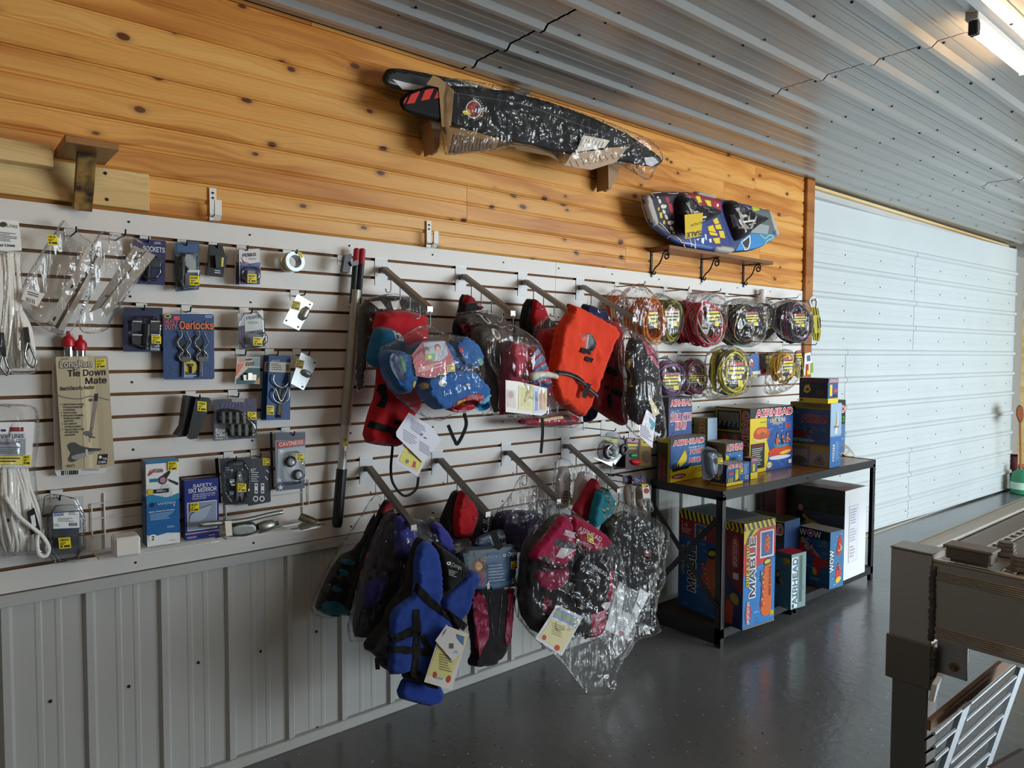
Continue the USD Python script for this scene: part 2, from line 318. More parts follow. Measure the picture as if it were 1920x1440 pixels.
t.done()
def trim(n, lo, hi, m, bev=0.002):
    tt = Thing(f'trim_{n}', None, None, kind='structure'); v, f, c = M().box(lo, hi, bev=bev).arr(); tt.part('trim', (v, f), m); tt.done(single=True)
trim(1, (ROOM_X0, -0.012, SLB-0.042), (SL_END, 0.016, SLB-0.003), 'steel_wainscot')          # ledge under the grooved panels
trim(2, (SL_END+0.002, -0.022, 0.02), (SL_END+0.112, 0.12, CEIL), 'trim_wood', 0.004)         # door post
trim(3, (SL_END+0.11, 0.03, 2.826), (9.74, 0.12, 2.848), 'pine_pale')
trim(7, (SL_END+0.11, 0.06, 2.78), (9.74, 0.12, 2.825), 'steel_wainscot', 0.001)                     # header over the sliding door
tt = Thing('baseboard_back', None, None, kind='structure'); v, f, c = M().box((ROOM_X0, -0.010, 0.0), (SL_END, 0.016, 0.042), bev=0.003).arr(); tt.part('b', (v, f), 'steel_wainscot'); tt.done(single=True)
trim(4, (9.715, -0.26, 0), (10.35, -0.13, CEIL-0.03), 'pine_pale', 0.003)
trim(5, (9.745, -0.02, 0), (9.80, 0.10, CEIL-0.03), 'walnut', 0.002)  # dark strip standing in for the shadowed gap at the door end

# grooved display panels: 16 slats each, brown board showing in the grooves
for i, (a, b, lab) in enumerate([(-1.93, 0.07, None), (0.0725, SL_SEAM, 'left white grooved display panel hung with boat hardware'), (SL_SEAM+0.0015, SL_END, 'right white grooved display panel behind life vests and ropes')]):
    if i == 0: a, b, lab = -2.4, -1.0, None
    else: a = [0, -0.0, a][i] if i == 2 else -1.5
    if lab is None: continue
    t = Thing('slatwall', lab, 'wall panel', kind=None)
    t.part('core', M().box((a, 0.0125, SLB), (b, 0.0155, SLT), '#7a5636'), 'matte', label='brown fibreboard showing in the grooves')
    for k in range(16):
        z1 = SLT-0.0762*k-(0.0 if k == 0 else 0.0055); z0 = SLT-0.0762*(k+1)+(0.0055 if k < 15 else 0.0)
        br = '#7b573a'
        s_ = M().box((a, 0.0, z0), (b, 0.0125, z1), (br, br, '#ddd9d4', br, br, br)); t.part('slat', s_, 'melamine')
    sc = M(); rr = random.Random(i)
    for x in np.arange(a+0.02, b, 0.405):
        for z in (SLT-0.03, SLT-0.28, SLT-0.57, SLT-0.80, SLT-1.19):
            screw_head(sc, (min(max(x, a+0.02), b-0.02), 0.0, z), (0, -1, 0), 0.0045)
    v, f, c = sc.arr(); t.part('screw', (v, f, c), 'metal', kind='stuff'); t.done()

# big sliding door of white ribbed sheets, hung outside the opening
t = Thing('door_1', 'white ribbed steel sliding door', None, kind='structure', at=(5.0, 0.1, 0))
DA, DB = np.array([4.95, 0.135]), np.array([9.74, -0.053])
dd = (DB-DA)/np.linalg.norm(DB-DA); dn = np.array([dd[1], -dd[0]]); DL = np.linalg.norm(DB-DA)
def door_pt(s, o, z): return np.array([*(DA+dd*s+dn*o), z])
zr0 = 2.506
rows = [([(0, 2.19), (2.19, DL)], 2.506, 4), ([(0, 0.955), (0.955, DL)], 2.506-4*0.2286, 4), ([(0, 2.18), (2.18, DL)], 2.506-8*0.2286, 3)]
dsc = M()
for segs, ztop, n in rows:
    zt = ztop+0.2286-0.07 if ztop > 2.4 else ztop
    for a, b in segs:
        pr = rib_sheet(0.0, n, 0.2286, 0.021, 0.056, 0.024, 0.0022)
        m = profile_x([(o, ztop-u) for u, o in pr], a+0.0025, b-0.0025)
        v = np.array([door_pt(x, y, z) for x, y, z in m.vertices]); t.part('door_sheet', trimesh.Trimesh(v, m.faces, process=False), 'steel_door')
    for q in range(n):
        for s in np.arange(0.3, DL, 0.61): screw_head(dsc, door_pt(s, 0.0005, ztop-0.2286*q-0.115), (dn[0], dn[1], 0), 0.0055)
for z0, z1 in ((2.506+0.0245, 2.79),):
    b = M().box((0, 0, z0), (DL, 0.002, z1)); b.v = [np.array([door_pt(x, -y, z) for x, y, z in v]) for v in b.v]; v, f, c = b.arr(); t.part('head_sheet', (v, f), 'steel_door')
zb = 2.506-10*0.2286-0.2286+0.025
b = M().box((0, 0, 0.02), (DL, 0.012, zb+0.02)); b.v = [np.array([door_pt(x, y-0.004, z) for x, y, z in v]) for v in b.v]; v, f, c = b.arr(); t.part('bottom_rail', (v, f), 'steel_door')
v, f, c = dsc.arr(); t.part('screw', (v, f, c), 'metal', kind='stuff'); t.done()
# outside the door gap it is dark ground: concrete strip under the door
trim(6, (5.05, 0.03, 0.0), (9.95, 0.4, 0.012), 'drywall', 0.002)
wall('wall_outer', [((SL_END+0.1, 0.30, 0), (ROOM_X1, 0.36, CEIL)), ((ROOM_X0, 0.021, 0), (SL_END+0.05, 0.08, CEIL))])

# tube lamp on the ceiling
def tube_lamp(x0, x1, y, label):
    t = Thing('tube_lamp', label, 'ceiling lamp'); z = CEIL-0.03
    t.part('housing', M().box((x0-0.05, y-0.022, z-0.012), (x1+0.05, y+0.022, CEIL-0.003), '#cfcfcb', bev=0.003), 'lamp_housing')
    for x, s in ((x0, -1), (x1, 1)):
        t.part('end_socket', M().box((x+s*0.002, y-0.016, z-0.062), (x+s*0.034, y+0.016, z-0.012), '#2b2b2b' if s < 0 else '#bdbdb8', bev=0.003), 'lamp_housing')
    th = trimesh.creation.cylinder(0.0165, x1-x0, sections=20); th.apply_transform(rotm((0, 1, 0), 90)); th.apply_translation(((x0+x1)/2, y, z-0.042)); t.part('tube', th, 'lamp_tube', smooth=40)
    t.done()
mat('lamp_tube', {'e': ('emission', {'color': (1.0, 0.64, 0.33), 'strength': 28.0})}, surface='e.emission')
tube_lamp(3.085, 3.655, -1.69, 'short warm tube lamp glowing on the ceiling at top right')
tube_lamp(0.30, 0.87, -1.69, 'short warm tube lamp on the ceiling over the left hardware')
mat('scorched', {'g': ('geometry', {}), 'n': ('noise_texture', {'scale': 13.0, 'detail': 3.0}), 'r': ('rgb_ramp', {'ramp': [(0.38, lin('#2a170c').tolist()), (0.55, lin('#a6803f').tolist())]}), 'p': ('principled_bsdf', {'roughness': 0.6})}, [('g.position', 'n.vector'), ('n.fac', 'r.fac'), ('r.color', 'p.base_color')])
tube_lamp(0.30, 0.87, -3.60, 'added unseen fill tube lamp on the ceiling, behind the viewer at left')  # unseen lamp added to brighten the left wall
tube_lamp(3.085, 3.655, -3.60, 'added unseen fill tube lamp on the ceiling, behind the viewer at right')  # second unseen lamp of the added fill row
# ---------------------------------------------------------------- tools for goods: faces, prints, cushions, cards, cartons
class Face:                     # a plane of the scene; px() carries picture coordinates onto it
    def __init__(s, p0, n, up=(0, 0, 1)):
        s.p0 = np.array(p0, float); s.n = np.array(n, float)/np.linalg.norm(n)
        s.e1 = np.cross(np.array(up, float), s.n); s.e1 /= np.linalg.norm(s.e1); s.e2 = np.cross(s.n, s.e1)
    def px(s, pts):
        P = np.atleast_2d(np.asarray(pts, float))
        r = np.stack([(P[:, 0]-960)/FPX, -(P[:, 1]-720)/FPX, np.ones(len(P))], 1) @ RC
        t = ((s.p0-C0) @ s.n)/(r @ s.n); w = C0+r*t[:, None]-s.p0
        return np.stack([w @ s.e1, w @ s.e2], 1)
    def w(s, uv, off=0.0):
        uv = np.atleast_2d(uv); return s.p0+uv[:, :1]*s.e1+uv[:, 1:2]*s.e2+np.reshape(np.broadcast_to(off, len(uv)), (-1, 1))*s.n
def wallface(d, yaw=0.0, at=None, tilt=0.0):     # parallel to the display wall d metres out; yaw turns it about a vertical line through the pixel "at"
    p0 = PY(*(at or (960, 700)), d); a, b = math.radians(yaw), math.radians(tilt)
    return Face(p0, (math.sin(a)*math.cos(b), -math.cos(a)*math.cos(b), math.sin(b)))
def smooth_px(pts, n=3):        # Chaikin corner cutting of a closed outline
    p = np.array(pts, float)
    for _ in range(n):
        q = np.roll(p, -1, 0); p = np.stack([0.75*p+0.25*q, 0.25*p+0.75*q], 1).reshape(-1, 2)
    return p
class Pillow:
    """an outline traced in the picture, filled out to a cushion with real thickness: T to the front, back*T behind"""
    def __init__(s, face, outline, T, R=None, step=0.012, wr=0.0, wf=14.0, seed=1, back=0.6, pleat=None, ridge=0.0, rf=18.0, rnd=2, edge=0.0, off=0.0):
        s.face, s.T, s.wr, s.wf, s.seed, s.back, s.ridge, s.rf, s.edge, s.off = face, T, wr, wf, seed, back, ridge, rf, edge, off
        uv = face.px(smooth_px(outline, rnd) if rnd else outline); s.poly = Polygon(uv).buffer(0)
        if s.poly.geom_type != 'Polygon': s.poly = max(s.poly.geoms, key=lambda g: g.area)
        s.step = step; inr = math.sqrt(s.poly.area/math.pi); s.R = R or min(inr*0.9, T*2.2); s.bd = s.poly.exterior
        s.pleat = None if pleat is None else (face.px([pleat[0]])[0], *pleat[1:])
    def depth(s, uv):
        uv = np.atleast_2d(uv); d = shapely.distance(s.bd, shapely.points(uv)); q = np.clip(d/s.R, 0, 1); h = s.T*np.sqrt(np.maximum(0, 1-(1-q)**2))
        w = np.clip(d/(s.R*0.5), 0, 1); p3 = np.c_[uv, np.full(len(uv), s.seed*7.3)]
        if s.wr: h = h+s.wr*2*(meshkit.fbm(p3*s.wf, 3, s.seed)-0.5)*w
        if s.ridge: h = h+s.ridge*(1-np.abs(meshkit.fbm(p3*s.rf, 3, s.seed+9)-0.5)*5).clip(0, 1)**2*w
        if s.pleat is not None:
            g, k, amp, fall = s.pleat; dv = uv-g; rr = np.linalg.norm(dv, axis=1); th = np.arctan2(dv[:, 0], -dv[:, 1])
            ph = th*k*1.6+5*meshkit.noise(np.c_[th*4, rr*5, rr*0+s.seed], s.seed); h = h+amp*1.3*(1-np.abs(np.sin(ph))**0.6*1.6)*np.exp(-rr/(fall*1.5))*np.clip(d/0.012, 0, 1)
        return h+s.off
    def mesh(s, c='#888888', colfn=None):
        st = s.step; n = max(8, int(s.bd.length/st)); b = np.array([s.bd.interpolate(i/n, normalized=True).coords[0] for i in range(n)])
        x0, y0, x1, y1 = s.poly.bounds; gx, gy = np.meshgrid(np.arange(x0, x1, st), np.arange(y0, y1, st*0.87)); gx = gx+(np.arange(len(gx))[:, None] % 2)*st/2
        g = np.c_[gx.ravel(), gy.ravel()]; g = g[shapely.contains_xy(s.poly.buffer(-st*0.45), g[:, 0], g[:, 1])] if len(g) else g
        uv = np.vstack([b, g]); tri = Delaunay(uv).simplices; ce = uv[tri].mean(1); tri = tri[shapely.contains_xy(s.poly, ce[:, 0], ce[:, 1])]
        a = uv[tri]; cr = (a[:, 1, 0]-a[:, 0, 0])*(a[:, 2, 1]-a[:, 0, 1])-(a[:, 1, 1]-a[:, 0, 1])*(a[:, 2, 0]-a[:, 0, 0]); tri = tri[np.abs(cr) > 1e-10]; cr = cr[np.abs(cr) > 1e-10]
        tri = np.where((cr > 0)[:, None], tri, tri[:, ::-1]); h = s.depth(uv); h[:n] = s.off; N = len(uv)
        back = s.off-s.back*(h[n:]-s.off)-0.0005; vf = s.face.w(uv, h); vb = s.face.w(uv[n:], back)
        tb = np.where(tri >= n, tri+N-n, tri)[:, ::-1]
        v = np.vstack([vf, vb]); f = np.vstack([tri, tb])
        col = lin(c)[None].repeat(len(v), 0) if colfn is None else np.vstack([colfn(uv), colfn(uv)[n:]])
        return v, f, col
TEXTS = {}
def text2d(t, bold):
    if (t, bold) not in TEXTS:
        m = meshkit.text_mesh(t, 1.0, 0.1, bold); v, f = m.vertices, m.faces
        f = f[(v[f][:, :, 2] > 0.05).all(1)]; u, inv = np.unique(f, return_inverse=True); v = v[u][:, :2].copy(); f = inv.reshape(-1, 3)
        v[:, 0] -= v[:, 0].min(); v[:, 0] /= v[:, 0].max(); TEXTS[t, bold] = (v, f)
    return TEXTS[t, bold]
class Art:                      # flat print in picture coordinates, laid on a face or on a cushion
    def __init__(s, face, pillow=None, base=0.0006, lift=0.0004):
        s.face, s.pil, s.base, s.lift, s.m, s.lay = face, pillow, base, lift, M(), 0
    def _put(s, uv, f, c, layer):
        s.lay += 1; off = s.base+s.lift*layer+0.000004*s.lay
        if s.pil is not None:
            v3 = np.c_[uv, np.zeros(len(uv))]; v3, f = trimesh.remesh.subdivide_to_size(v3, f, 0.018, max_iter=8); uv = v3[:, :2]; off = off+s.pil.depth(uv)
        a = uv[f]; cr = (a[:, 1, 0]-a[:, 0, 0])*(a[:, 2, 1]-a[:, 0, 1])-(a[:, 1, 1]-a[:, 0, 1])*(a[:, 2, 0]-a[:, 0, 0]); f = np.where((cr > 0)[:, None], f, f[:, ::-1])
        s.m.add(s.face.w(uv, off), f, c)
    def poly(s, pts, c, layer=1, clip=None):
        p = Polygon(s.face.px(pts)).buffer(0)
        if clip is not None: p = p.intersection(clip)
        for g in getattr(p, 'geoms', [p]):
            if g.geom_type == 'Polygon' and g.area > 1e-8:
                v, f = trimesh.creation.triangulate_polygon(g, engine='earcut'); s._put(np.array(v), np.array(f), c, layer)
        return s
    def rect(s, x0, y0, x1, y1, c, layer=1, sk=0.0, skx=0.0):    # axis-aligned box in the picture; sk: fall in y per px of x, skx: shift in x per px of y
        q = [(x0, y0), (x1, y0+sk*(x1-x0)), (x1+skx*(y1-y0), y1+sk*(x1-x0)), (x0+skx*(y1-y0), y1)]; return s.poly(q, c, layer)
    def ell(s, cx, cy, rx, ry, c, layer=1, rot=0.0, n=20):
        th = np.arange(n)/n*2*math.pi; a = math.radians(rot); x, y = rx*np.cos(th), ry*np.sin(th)
        return s.poly(np.c_[cx+x*math.cos(a)-y*math.sin(a), cy+x*math.sin(a)+y*math.cos(a)], c, layer)
    def line(s, pts, w, c, layer=1):
        p = LineString(pts).buffer(w/2, cap_style='flat'); return s.poly(np.array(p.exterior.coords)[:-1], c, layer) if p.geom_type == 'Polygon' else s
    def text(s, t, a, b, h, c, bold=False, layer=2, up=None, out=None, ow=0.09):
        a, b = np.array(a, float), np.array(b, float); up = np.array([0, -1.0]) if up is None else np.array(up, float); up = up/np.linalg.norm(up)
        if out: s.text(t, a-up*h*0.05, b-up*h*0.05, h*1.06, out, 'fat', layer, up)
        v, f = text2d(t, bold is True) if bold != 'fat' else text2d_fat(t)
        p = a+v[:, :1]*(b-a)+v[:, 1:]*up*h; s._put(s.face.px(p), f, c, layer+(0 if bold == 'fat' else 1)); return s
    def lines(s, x0, y0, x1, y1, n, c, layer=2, sk=0.0, th=0.45, seed=0):
        rr = random.Random(seed+int(x0*7+y0)); dy = (y1-y0)/n
        for i in range(n):
            e = x0+(x1-x0)*rr.uniform(0.6, 1.0); s.rect(x0, y0+i*dy, e, y0+i*dy+dy*th, c, layer, sk)
        return s
    def bars(s, x0, y0, x1, y1, c='#1c1c1c', layer=3, sk=0.0, skx=0.0, n=9):
        rr = random.Random(int(x0)); x = x0; st = (x1-x0)/n
        for i in range(n):
            s.rect(x0+i*st, y0+sk*i*st, x0+i*st+st*rr.uniform(0.3, 0.75), y1+sk*i*st, c, layer, sk, skx)
        return s
    def price(s, x0, y0, w, h, sk=0.0, skx=0.0, c='#f3dc1f', layer=4):
        s.rect(x0, y0, x0+w, y0+h, c, layer, sk, skx); k = skx
        s.bars(x0+w*0.1+k*h*0.1, y0+h*0.10+sk*w*0.1, x0+w*0.85+k*h*0.1, y0+h*0.34+sk*w*0.1, '#4c4612', layer+1, sk, k, 8)
        for q, a, b, t in ((0.44, 0.1, 0.6, 0.08), (0.56, 0.1, 0.4, 0.08), (0.70, 0.1, 0.3, 0.2), (0.70, 0.4, 0.9, 0.2)):
            s.rect(x0+w*a+k*h*q, y0+h*q+sk*w*a, x0+w*b+k*h*q, y0+h*(q+t)+sk*w*a, '#4c4612', layer+1, sk, k)
        return s
def text2d_fat(t):
    if (t, 'fat') not in TEXTS:
        v, f = text2d(t, True); x0, x1 = 0.0, 1.0
        m = meshkit.text_mesh(t, 1.0, 0.1, True); V, F = m.vertices, m.faces; F = F[(V[F][:, :, 2] > 0.05).all(1)]; w = np.ptp(V[:, 0])
        g = shapely.union_all([Polygon(V[q, :2]) for q in F]).buffer(0.085, quad_segs=3).simplify(0.02); vs, fs, n = [], [], 0
        for p in getattr(g, 'geoms', [g]):
            a, b = trimesh.creation.triangulate_polygon(p, engine='earcut'); vs.append(np.array(a)); fs.append(np.array(b)+n); n += len(a)
        V2 = np.vstack(vs); V2[:, 0] = (V2[:, 0]-V[:, 0].min())/w; TEXTS[t, 'fat'] = (V2, np.vstack(fs))
    return TEXTS[t, 'fat']
def card(face, pts, th=0.002, c='#ffffff', off=0.0, rad=0.0):    # a flat board with square edges
    p = Polygon(face.px(pts)).buffer(0)
    if rad: p = p.buffer(-rad).buffer(rad, quad_segs=4)
    m = extr(p, th); v = m.vertices; b = M(); mm = trimesh.Trimesh(face.w(v[:, :2], v[:, 2]-th+off), m.faces, process=False); return flat(b, mm, c)
def blister(face, pts, T, R=0.008, step=0.006, off=0.0005, wr=0.0012, seed=3, rnd=1):
    return Pillow(face, pts, T, R=R, step=step, wr=wr, wf=45, seed=seed, back=0.0, rnd=rnd, off=off).mesh()[:2]
def tubepx(face, pts, r, off, c='#c9ccce', n=8, closed=False):   # bent rod whose axis is traced on a face
    uv = face.px(pts); o = np.broadcast_to(off, len(uv)); w = np.vstack([face.w(uv[i:i+1], o[i]) for i in range(len(uv))])
    if closed: w = np.vstack([w, w[:1]])
    return M().tube(w, r, c, n)
def curve(pts, n=6):            # Catmull-Rom through the points
    p = np.array(pts, float); q = np.vstack([2*p[0]-p[1], p, 2*p[-1]-p[-2]]); o = []
    for i in range(1, len(q)-2):
        for k in range(n):
            t = k/n; o.append(0.5*((2*q[i])+(-q[i-1]+q[i+1])*t+(2*q[i-1]-5*q[i]+4*q[i+1]-q[i+2])*t*t+(-q[i-1]+3*q[i]-3*q[i+1]+q[i+2])*t**3))
    o.append(p[-1]); return np.array(o)
class Carton:
    """a carton from three bottom corners in the picture (far left, near, right) standing at height z, and the picture's top of the near corner"""
    def __init__(s, A, B, C, top, z, cols=('#333333',)*6, depth=None, height=None, width=None):
        a, b, c = PZ(*A, z), PZ(*B, z), PZ(*C, z); ex = c-b; s.w = np.linalg.norm(ex) if width is None else width; ex /= np.linalg.norm(ex)
        ey = np.array([-ex[1], ex[0], 0]); s.d = depth if depth else abs((a-b) @ ey); 
        r = ray(*top); t = np.linalg.norm(b[:2]-C0[:2])/np.linalg.norm(r[:2]); s.h = height or (C0+r*t)[2]-z
        s.b, s.ex, s.ey = b, ex, ey; s.front = Face(b, -ey); s.side = Face(b, -ex); s.top = Face(b+np.array([0, 0, s.h]), (0, 0, 1), up=ey); s.z = z; s.cols = cols
    def box(s):
        m = M().box((0, 0, 0), (s.w, s.d, s.h), list(s.cols)); return m.xf(np.vstack([np.c_[s.ex, s.ey, [0, 0, 1], s.b], [0, 0, 0, 1]]))
class BoxArt:                   # print in a carton face's own units: u, v from 0 to 1
    def __init__(s, face, o, eu, ev):
        s.f, s.o, s.eu, s.ev = face, np.array(o, float), np.array(eu, float), np.array(ev, float); s.a = Art(face); s.W, s.H = np.linalg.norm(eu), np.linalg.norm(ev)
        f = face; f_px = lambda P: np.stack([((s.o-f.p0) @ f.e1)+np.atleast_2d(P)[:, 0]*(s.eu @ f.e1)+(-np.atleast_2d(P)[:, 1])*(s.ev @ f.e1), ((s.o-f.p0) @ f.e2)+np.atleast_2d(P)[:, 0]*(s.eu @ f.e2)+(-np.atleast_2d(P)[:, 1])*(s.ev @ f.e2)], 1)
        class G: pass
        g = G(); g.px = f_px; g.w = f.w; s.a.face = g
    # v counts upwards; the Art tools count downwards, so flip here
    def rect(s, u0, v0, u1, v1, c, l=1): s.a.poly([(u0, -v0), (u1, -v0), (u1, -v1), (u0, -v1)], c, l); return s
    def poly(s, pts, c, l=1): s.a.poly([(u, -v) for u, v in pts], c, l); return s
    def ell(s, u, v, ru, rv, c, l=1, rot=0): s.a.ell(u, -v, ru, rv, c, l, 0); return s
    def text(s, t, u0, v0, u1, h, c, bold=True, l=3, out=None): s.a.text(t, (u0, -v0), (u1, -v0), h, c, bold, l, out=out); return s
    def vtext(s, t, u, v0, v1, w, c, bold=True, l=3, out=None):      # reading upwards
        s.a.text(t, (u, -v0), (u, -v1), w, c, bold, l, up=(-1, 0), out=out); return s
    def lines(s, u0, v0, u1, v1, n, c, l=2): s.a.lines(u0, -v1, u1, -v0, n, c, l); return s
    def price(s, u0, v0, w, h): s.a.price(u0, -v0-h, w, h); return s
    def water(s, u0, v0, u1, v1, seed=1, n=26, cols=('#1b4f93', '#2f6db4', '#143f7c', '#4c86c4'), l=1):
        s.rect(u0, v0, u1, v1, cols[0], l); rr = random.Random(seed)
        for _ in range(n):
            a = rr.uniform(u0, u1-(u1-u0)*0.25); b = rr.uniform(v0, v1-0.02); w = (u1-u0)*rr.uniform(0.10, 0.25); h = (v1-v0)*rr.uniform(0.006, 0.02)
            s.poly([(a, b), (a+w*0.5, b+h), (a+w, b+h*0.3), (a+w*0.5, b-h)], rr.choice(cols[1:]), l+1)
        return s
    def rider(s, u, v, k, vest='#c22323', l=5):      # a small printed figure: head, trunk, arms
        r = s.W/s.H; s.ell(u, v+k*0.80, k*0.17/r, k*0.2, '#3a2418', l); s.ell(u+k*0.03/r, v+k*0.75, k*0.13/r, k*0.16, '#c99272', l+1)
        s.poly([(u-k*0.22/r, v+k*0.55), (u+k*0.22/r, v+k*0.55), (u+k*0.17/r, v), (u-k*0.17/r, v)], vest, l)
        s.poly([(u+k*0.18/r, v+k*0.5), (u+k*0.5/r, v+k*0.22), (u+k*0.45/r, v+k*0.12), (u+k*0.12/r, v+k*0.32)], '#c99272', l+1); return s
    @property
    def m(s): return s.a.m
def front_art(c): return BoxArt(c.front, c.b, c.ex*c.w, np.array([0, 0, c.h]))
def side_art(c): return BoxArt(c.side, c.b+c.ey*c.d, -c.ey*c.d, np.array([0, 0, c.h]))
def top_art(c): return BoxArt(c.top, c.b+np.array([0, 0, c.h]), c.ex*c.w, c.ey*c.d)

# ---- hooks of the grooved panel
def groove(k): return SLT-0.0762*k
def slat_at(px, py):
    p = PY(px, py); return p[0], min(range(1, 16), key=lambda q: abs(groove(q)-p[2]))
def hook_parts(t, x, z, L, tip=0.016, plate='#d9d8d4', prong='#3b3b3d', pw=0.034):
    t.part('back_plate', M().box((x-pw/2, -0.0022, z-0.036), (x+pw/2, -0.0006, z+0.001), plate).box((x-pw/2, -0.004, z-0.0035), (x+pw/2, 0.010, z+0.0038), plate), 'plastic')
    t.part('prong', M().tube([(x, 0, z-0.020), (x, -L*0.5, z-0.020), (x, -L+0.006, z-0.0195), (x, -L, z-0.016), (x, -L-0.003, z-0.020+tip)], 0.0026, prong, 8), 'metal')
def hook_at(px, py, L, label):   # a longer-plated hook whose prong passes through the given point
    p = PY(px, py, L*0.92); x, zp = p[0], p[2]; k = max([q for q in range(1, 16) if groove(q) >= zp+0.012] or [1]); z = groove(k); pw = 0.034; dz = z-zp
    t = Thing('panel_hook', label, 'hook', at=(x, 0, z))
    t.part('back_plate', M().box((x-pw/2, -0.0022, zp-0.014), (x+pw/2, -0.0006, z+0.001), '#d2d1cd').box((x-pw/2, -0.004, z-0.0035), (x+pw/2, 0.010, z+0.0038), '#d2d1cd'), 'plastic')
    t.part('prong', M().tube([(x, 0, zp), (x, -L+0.006, zp+0.0005), (x, -L, zp+0.004), (x, -L-0.003, zp+0.016)], 0.0026, '#3b3b3d', 8), 'metal'); t.done()
HOOKS = {}
def hook(px, py, L, label, plate='#d9d8d4'):
    x, k = slat_at(px, py); z = groove(k); key = (round(L, 3), plate)
    if key not in HOOKS:
        t = Thing('panel_hook', label, 'hook', group=None, at=(x, 0, z)); hook_parts(t, x, z, L, plate=plate); t.done(); HOOKS[key] = t
    else: copy_of(HOOKS[key], (x, 0, z), label)
    return x, z
# ---------------------------------------------------------------- hardware on the left panel
def pack(name, label, cat, quad, d, c, th=0.0015, rad=0.003, yaw=0, m='print', pname='backing_card', off=0.0):
    f = wallface(d, yaw, quad[0]); t = Thing(name, label, cat); t.part(pname, card(f, quad, th, c, off, rad), m); return t, f, Art(f, base=0.0006+off)
def fin(t, art, extra=None, name='printed_front'):
    if art is not None and art.m.v: t.part(name, art.m, 'print')
    for e in extra or []: t.part(*e)
    return t.done()
def sticker(t, f, x, y, w, h, off=0.001, sk=0.0, skx=0.0, c='#f3dc1f', pil=None):
    a = Art(f, pil, base=off); a.price(x, y, w, h, sk, skx, c, 1); t.part('price_sticker', a.m, 'print', label='yellow price sticker')
def hank(face, left, right, n, T, r, c, seed=1, off=0.0, m=None, jit=0.25, k=10, cols=None):
    rr = random.Random(seed); L, R_ = curve(left, k), curve(right, k); b = m or M()
    N = min(len(L), len(R_)); L, R_ = L[:N], R_[:N]; uvL, uvR = face.px(L), face.px(R_)
    for i in range(n):
        s = (i+0.5)/n+rr.uniform(-0.3, 0.3)/n; dep = T*math.sqrt(max(0.05, 1-(2*s-1)**2))*(1-jit*rr.random()); ph = rr.uniform(0, 6.28); tt = np.linspace(0, 1, N)
        uv = uvL+(uvR-uvL)*(s+0.035*np.sin(tt*7+ph))[:, None]; h = off+dep*(0.35+0.65*np.sin(np.pi*np.clip(tt, 0.03, 0.97))**0.5)
        b.add(*tube(face.w(uv, h), r, 6), cols[i % len(cols)] if cols else c)
    return b

# anchor lines in clear bags, at the left edge
def rope_clip(t, f, x0, y0, x1, y1, off):
    a = curve([(x0, y0), (x0-4, y0+(y1-y0)*0.5), (x0+(x1-x0)*0.2, y1-5), (x1-5, y1), (x1, y1-10), (x1-4, y0+(y1-y0)*0.55), (x0+3, y0)])
    t.part('snap_hook', tubepx(f, a, 0.0035, off, '#b9bdc0'), 'chrome', smooth=True)
f = wallface(0.05); t = Thing('anchor_line', 'white braided anchor line under a white header card, hanging highest at the left edge', 'rope')
t.part('rope', hank(f, [(-36, 476), (-40, 560), (-42, 640), (-36, 692)], [(36, 476), (40, 560), (32, 640), (16, 694)], 20, 0.045, 0.0045, '#ece7de', 3), 'rope', smooth=True)
t.part('header_card', card(wallface(0.095, 0, (0, 440)), [(-40, 408), (35, 414), (41, 470), (-40, 470)], 0.001, '#f3f1ee'), 'print')
a = Art(wallface(0.095, 0, (0, 440))); a.ell(6, 421, 7, 5, '#3d4442'); a.text('Lines', (13, 426), (33, 428), 7, '#4a6b58'); a.lines(-10, 434, 33, 452, 6, '#6a6a6a', 1, 0.1); a.text('or Lines', (0, 462), (28, 463), 5, '#181818', True); t.part('printed_front', a.m, 'print')
p = Pillow(f, [(-48, 470), (39, 470), (44, 560), (34, 650), (24, 702), (-48, 706)], 0.062, wr=0.006, seed=4, ridge=0.006, back=0.5); t.part('clear_bag', p.mesh()[:2], 'film', smooth=True)
t.part('hang_tag', card(wallface(0.1, 0, (5, 640)), [(-4, 622), (8, 624), (12, 668), (2, 670)], 0.002, '#26282a'), 'plastic')
rope_clip(t, f, 2, 668, 15, 702, 0.05); t.done()
f = wallface(0.055); t = Thing('anchor_line', 'white braided anchor line with a black tag and steel snap, below the header card', 'rope')
t.part('rope', hank(f, [(24, 586), (16, 620), (14, 660), (20, 690)], [(40, 584), (58, 620), (66, 660), (60, 690)], 15, 0.035, 0.0043, '#ece8e0', 5, off=0.012), 'rope', smooth=True)
p = Pillow(f, [(26, 576), (46, 590), (62, 640), (74, 694), (60, 702), (12, 704), (8, 640)], 0.055, wr=0.006, seed=6, ridge=0.006, back=0.3); t.part('clear_bag', p.mesh()[:2], 'film', smooth=True)
t.part('hang_tag', card(wallface(0.115, 0, (50, 630)), [(43, 614), (53, 613), (58, 650), (49, 660)], 0.002, '#2a2c2e'), 'plastic')
rope_clip(t, wallface(0.115, 0, (50, 630)), 51, 642, 68, 688, 0.0); t.done()
f = wallface(0.05); t = Thing('anchor_line', 'white braided anchor line with steel thimble and yellow striped card, low at the left edge', 'rope')
t.part('rope', hank(f, [(-30, 872), (-36, 930), (-30, 1000), (-20, 1032)], [(50, 878), (66, 930), (78, 990), (70, 1030)], 22, 0.055, 0.0048, '#f1eee8', 7), 'rope', smooth=True)
t.part('rope_end', tubepx(f, curve([(6, 925), (30, 960), (60, 985), (76, 1000), (86, 1020), (80, 1034), (68, 1030), (64, 1010), (66, 995)]), 0.0062, 0.066, '#f4f1ec'), 'rope', smooth=True)
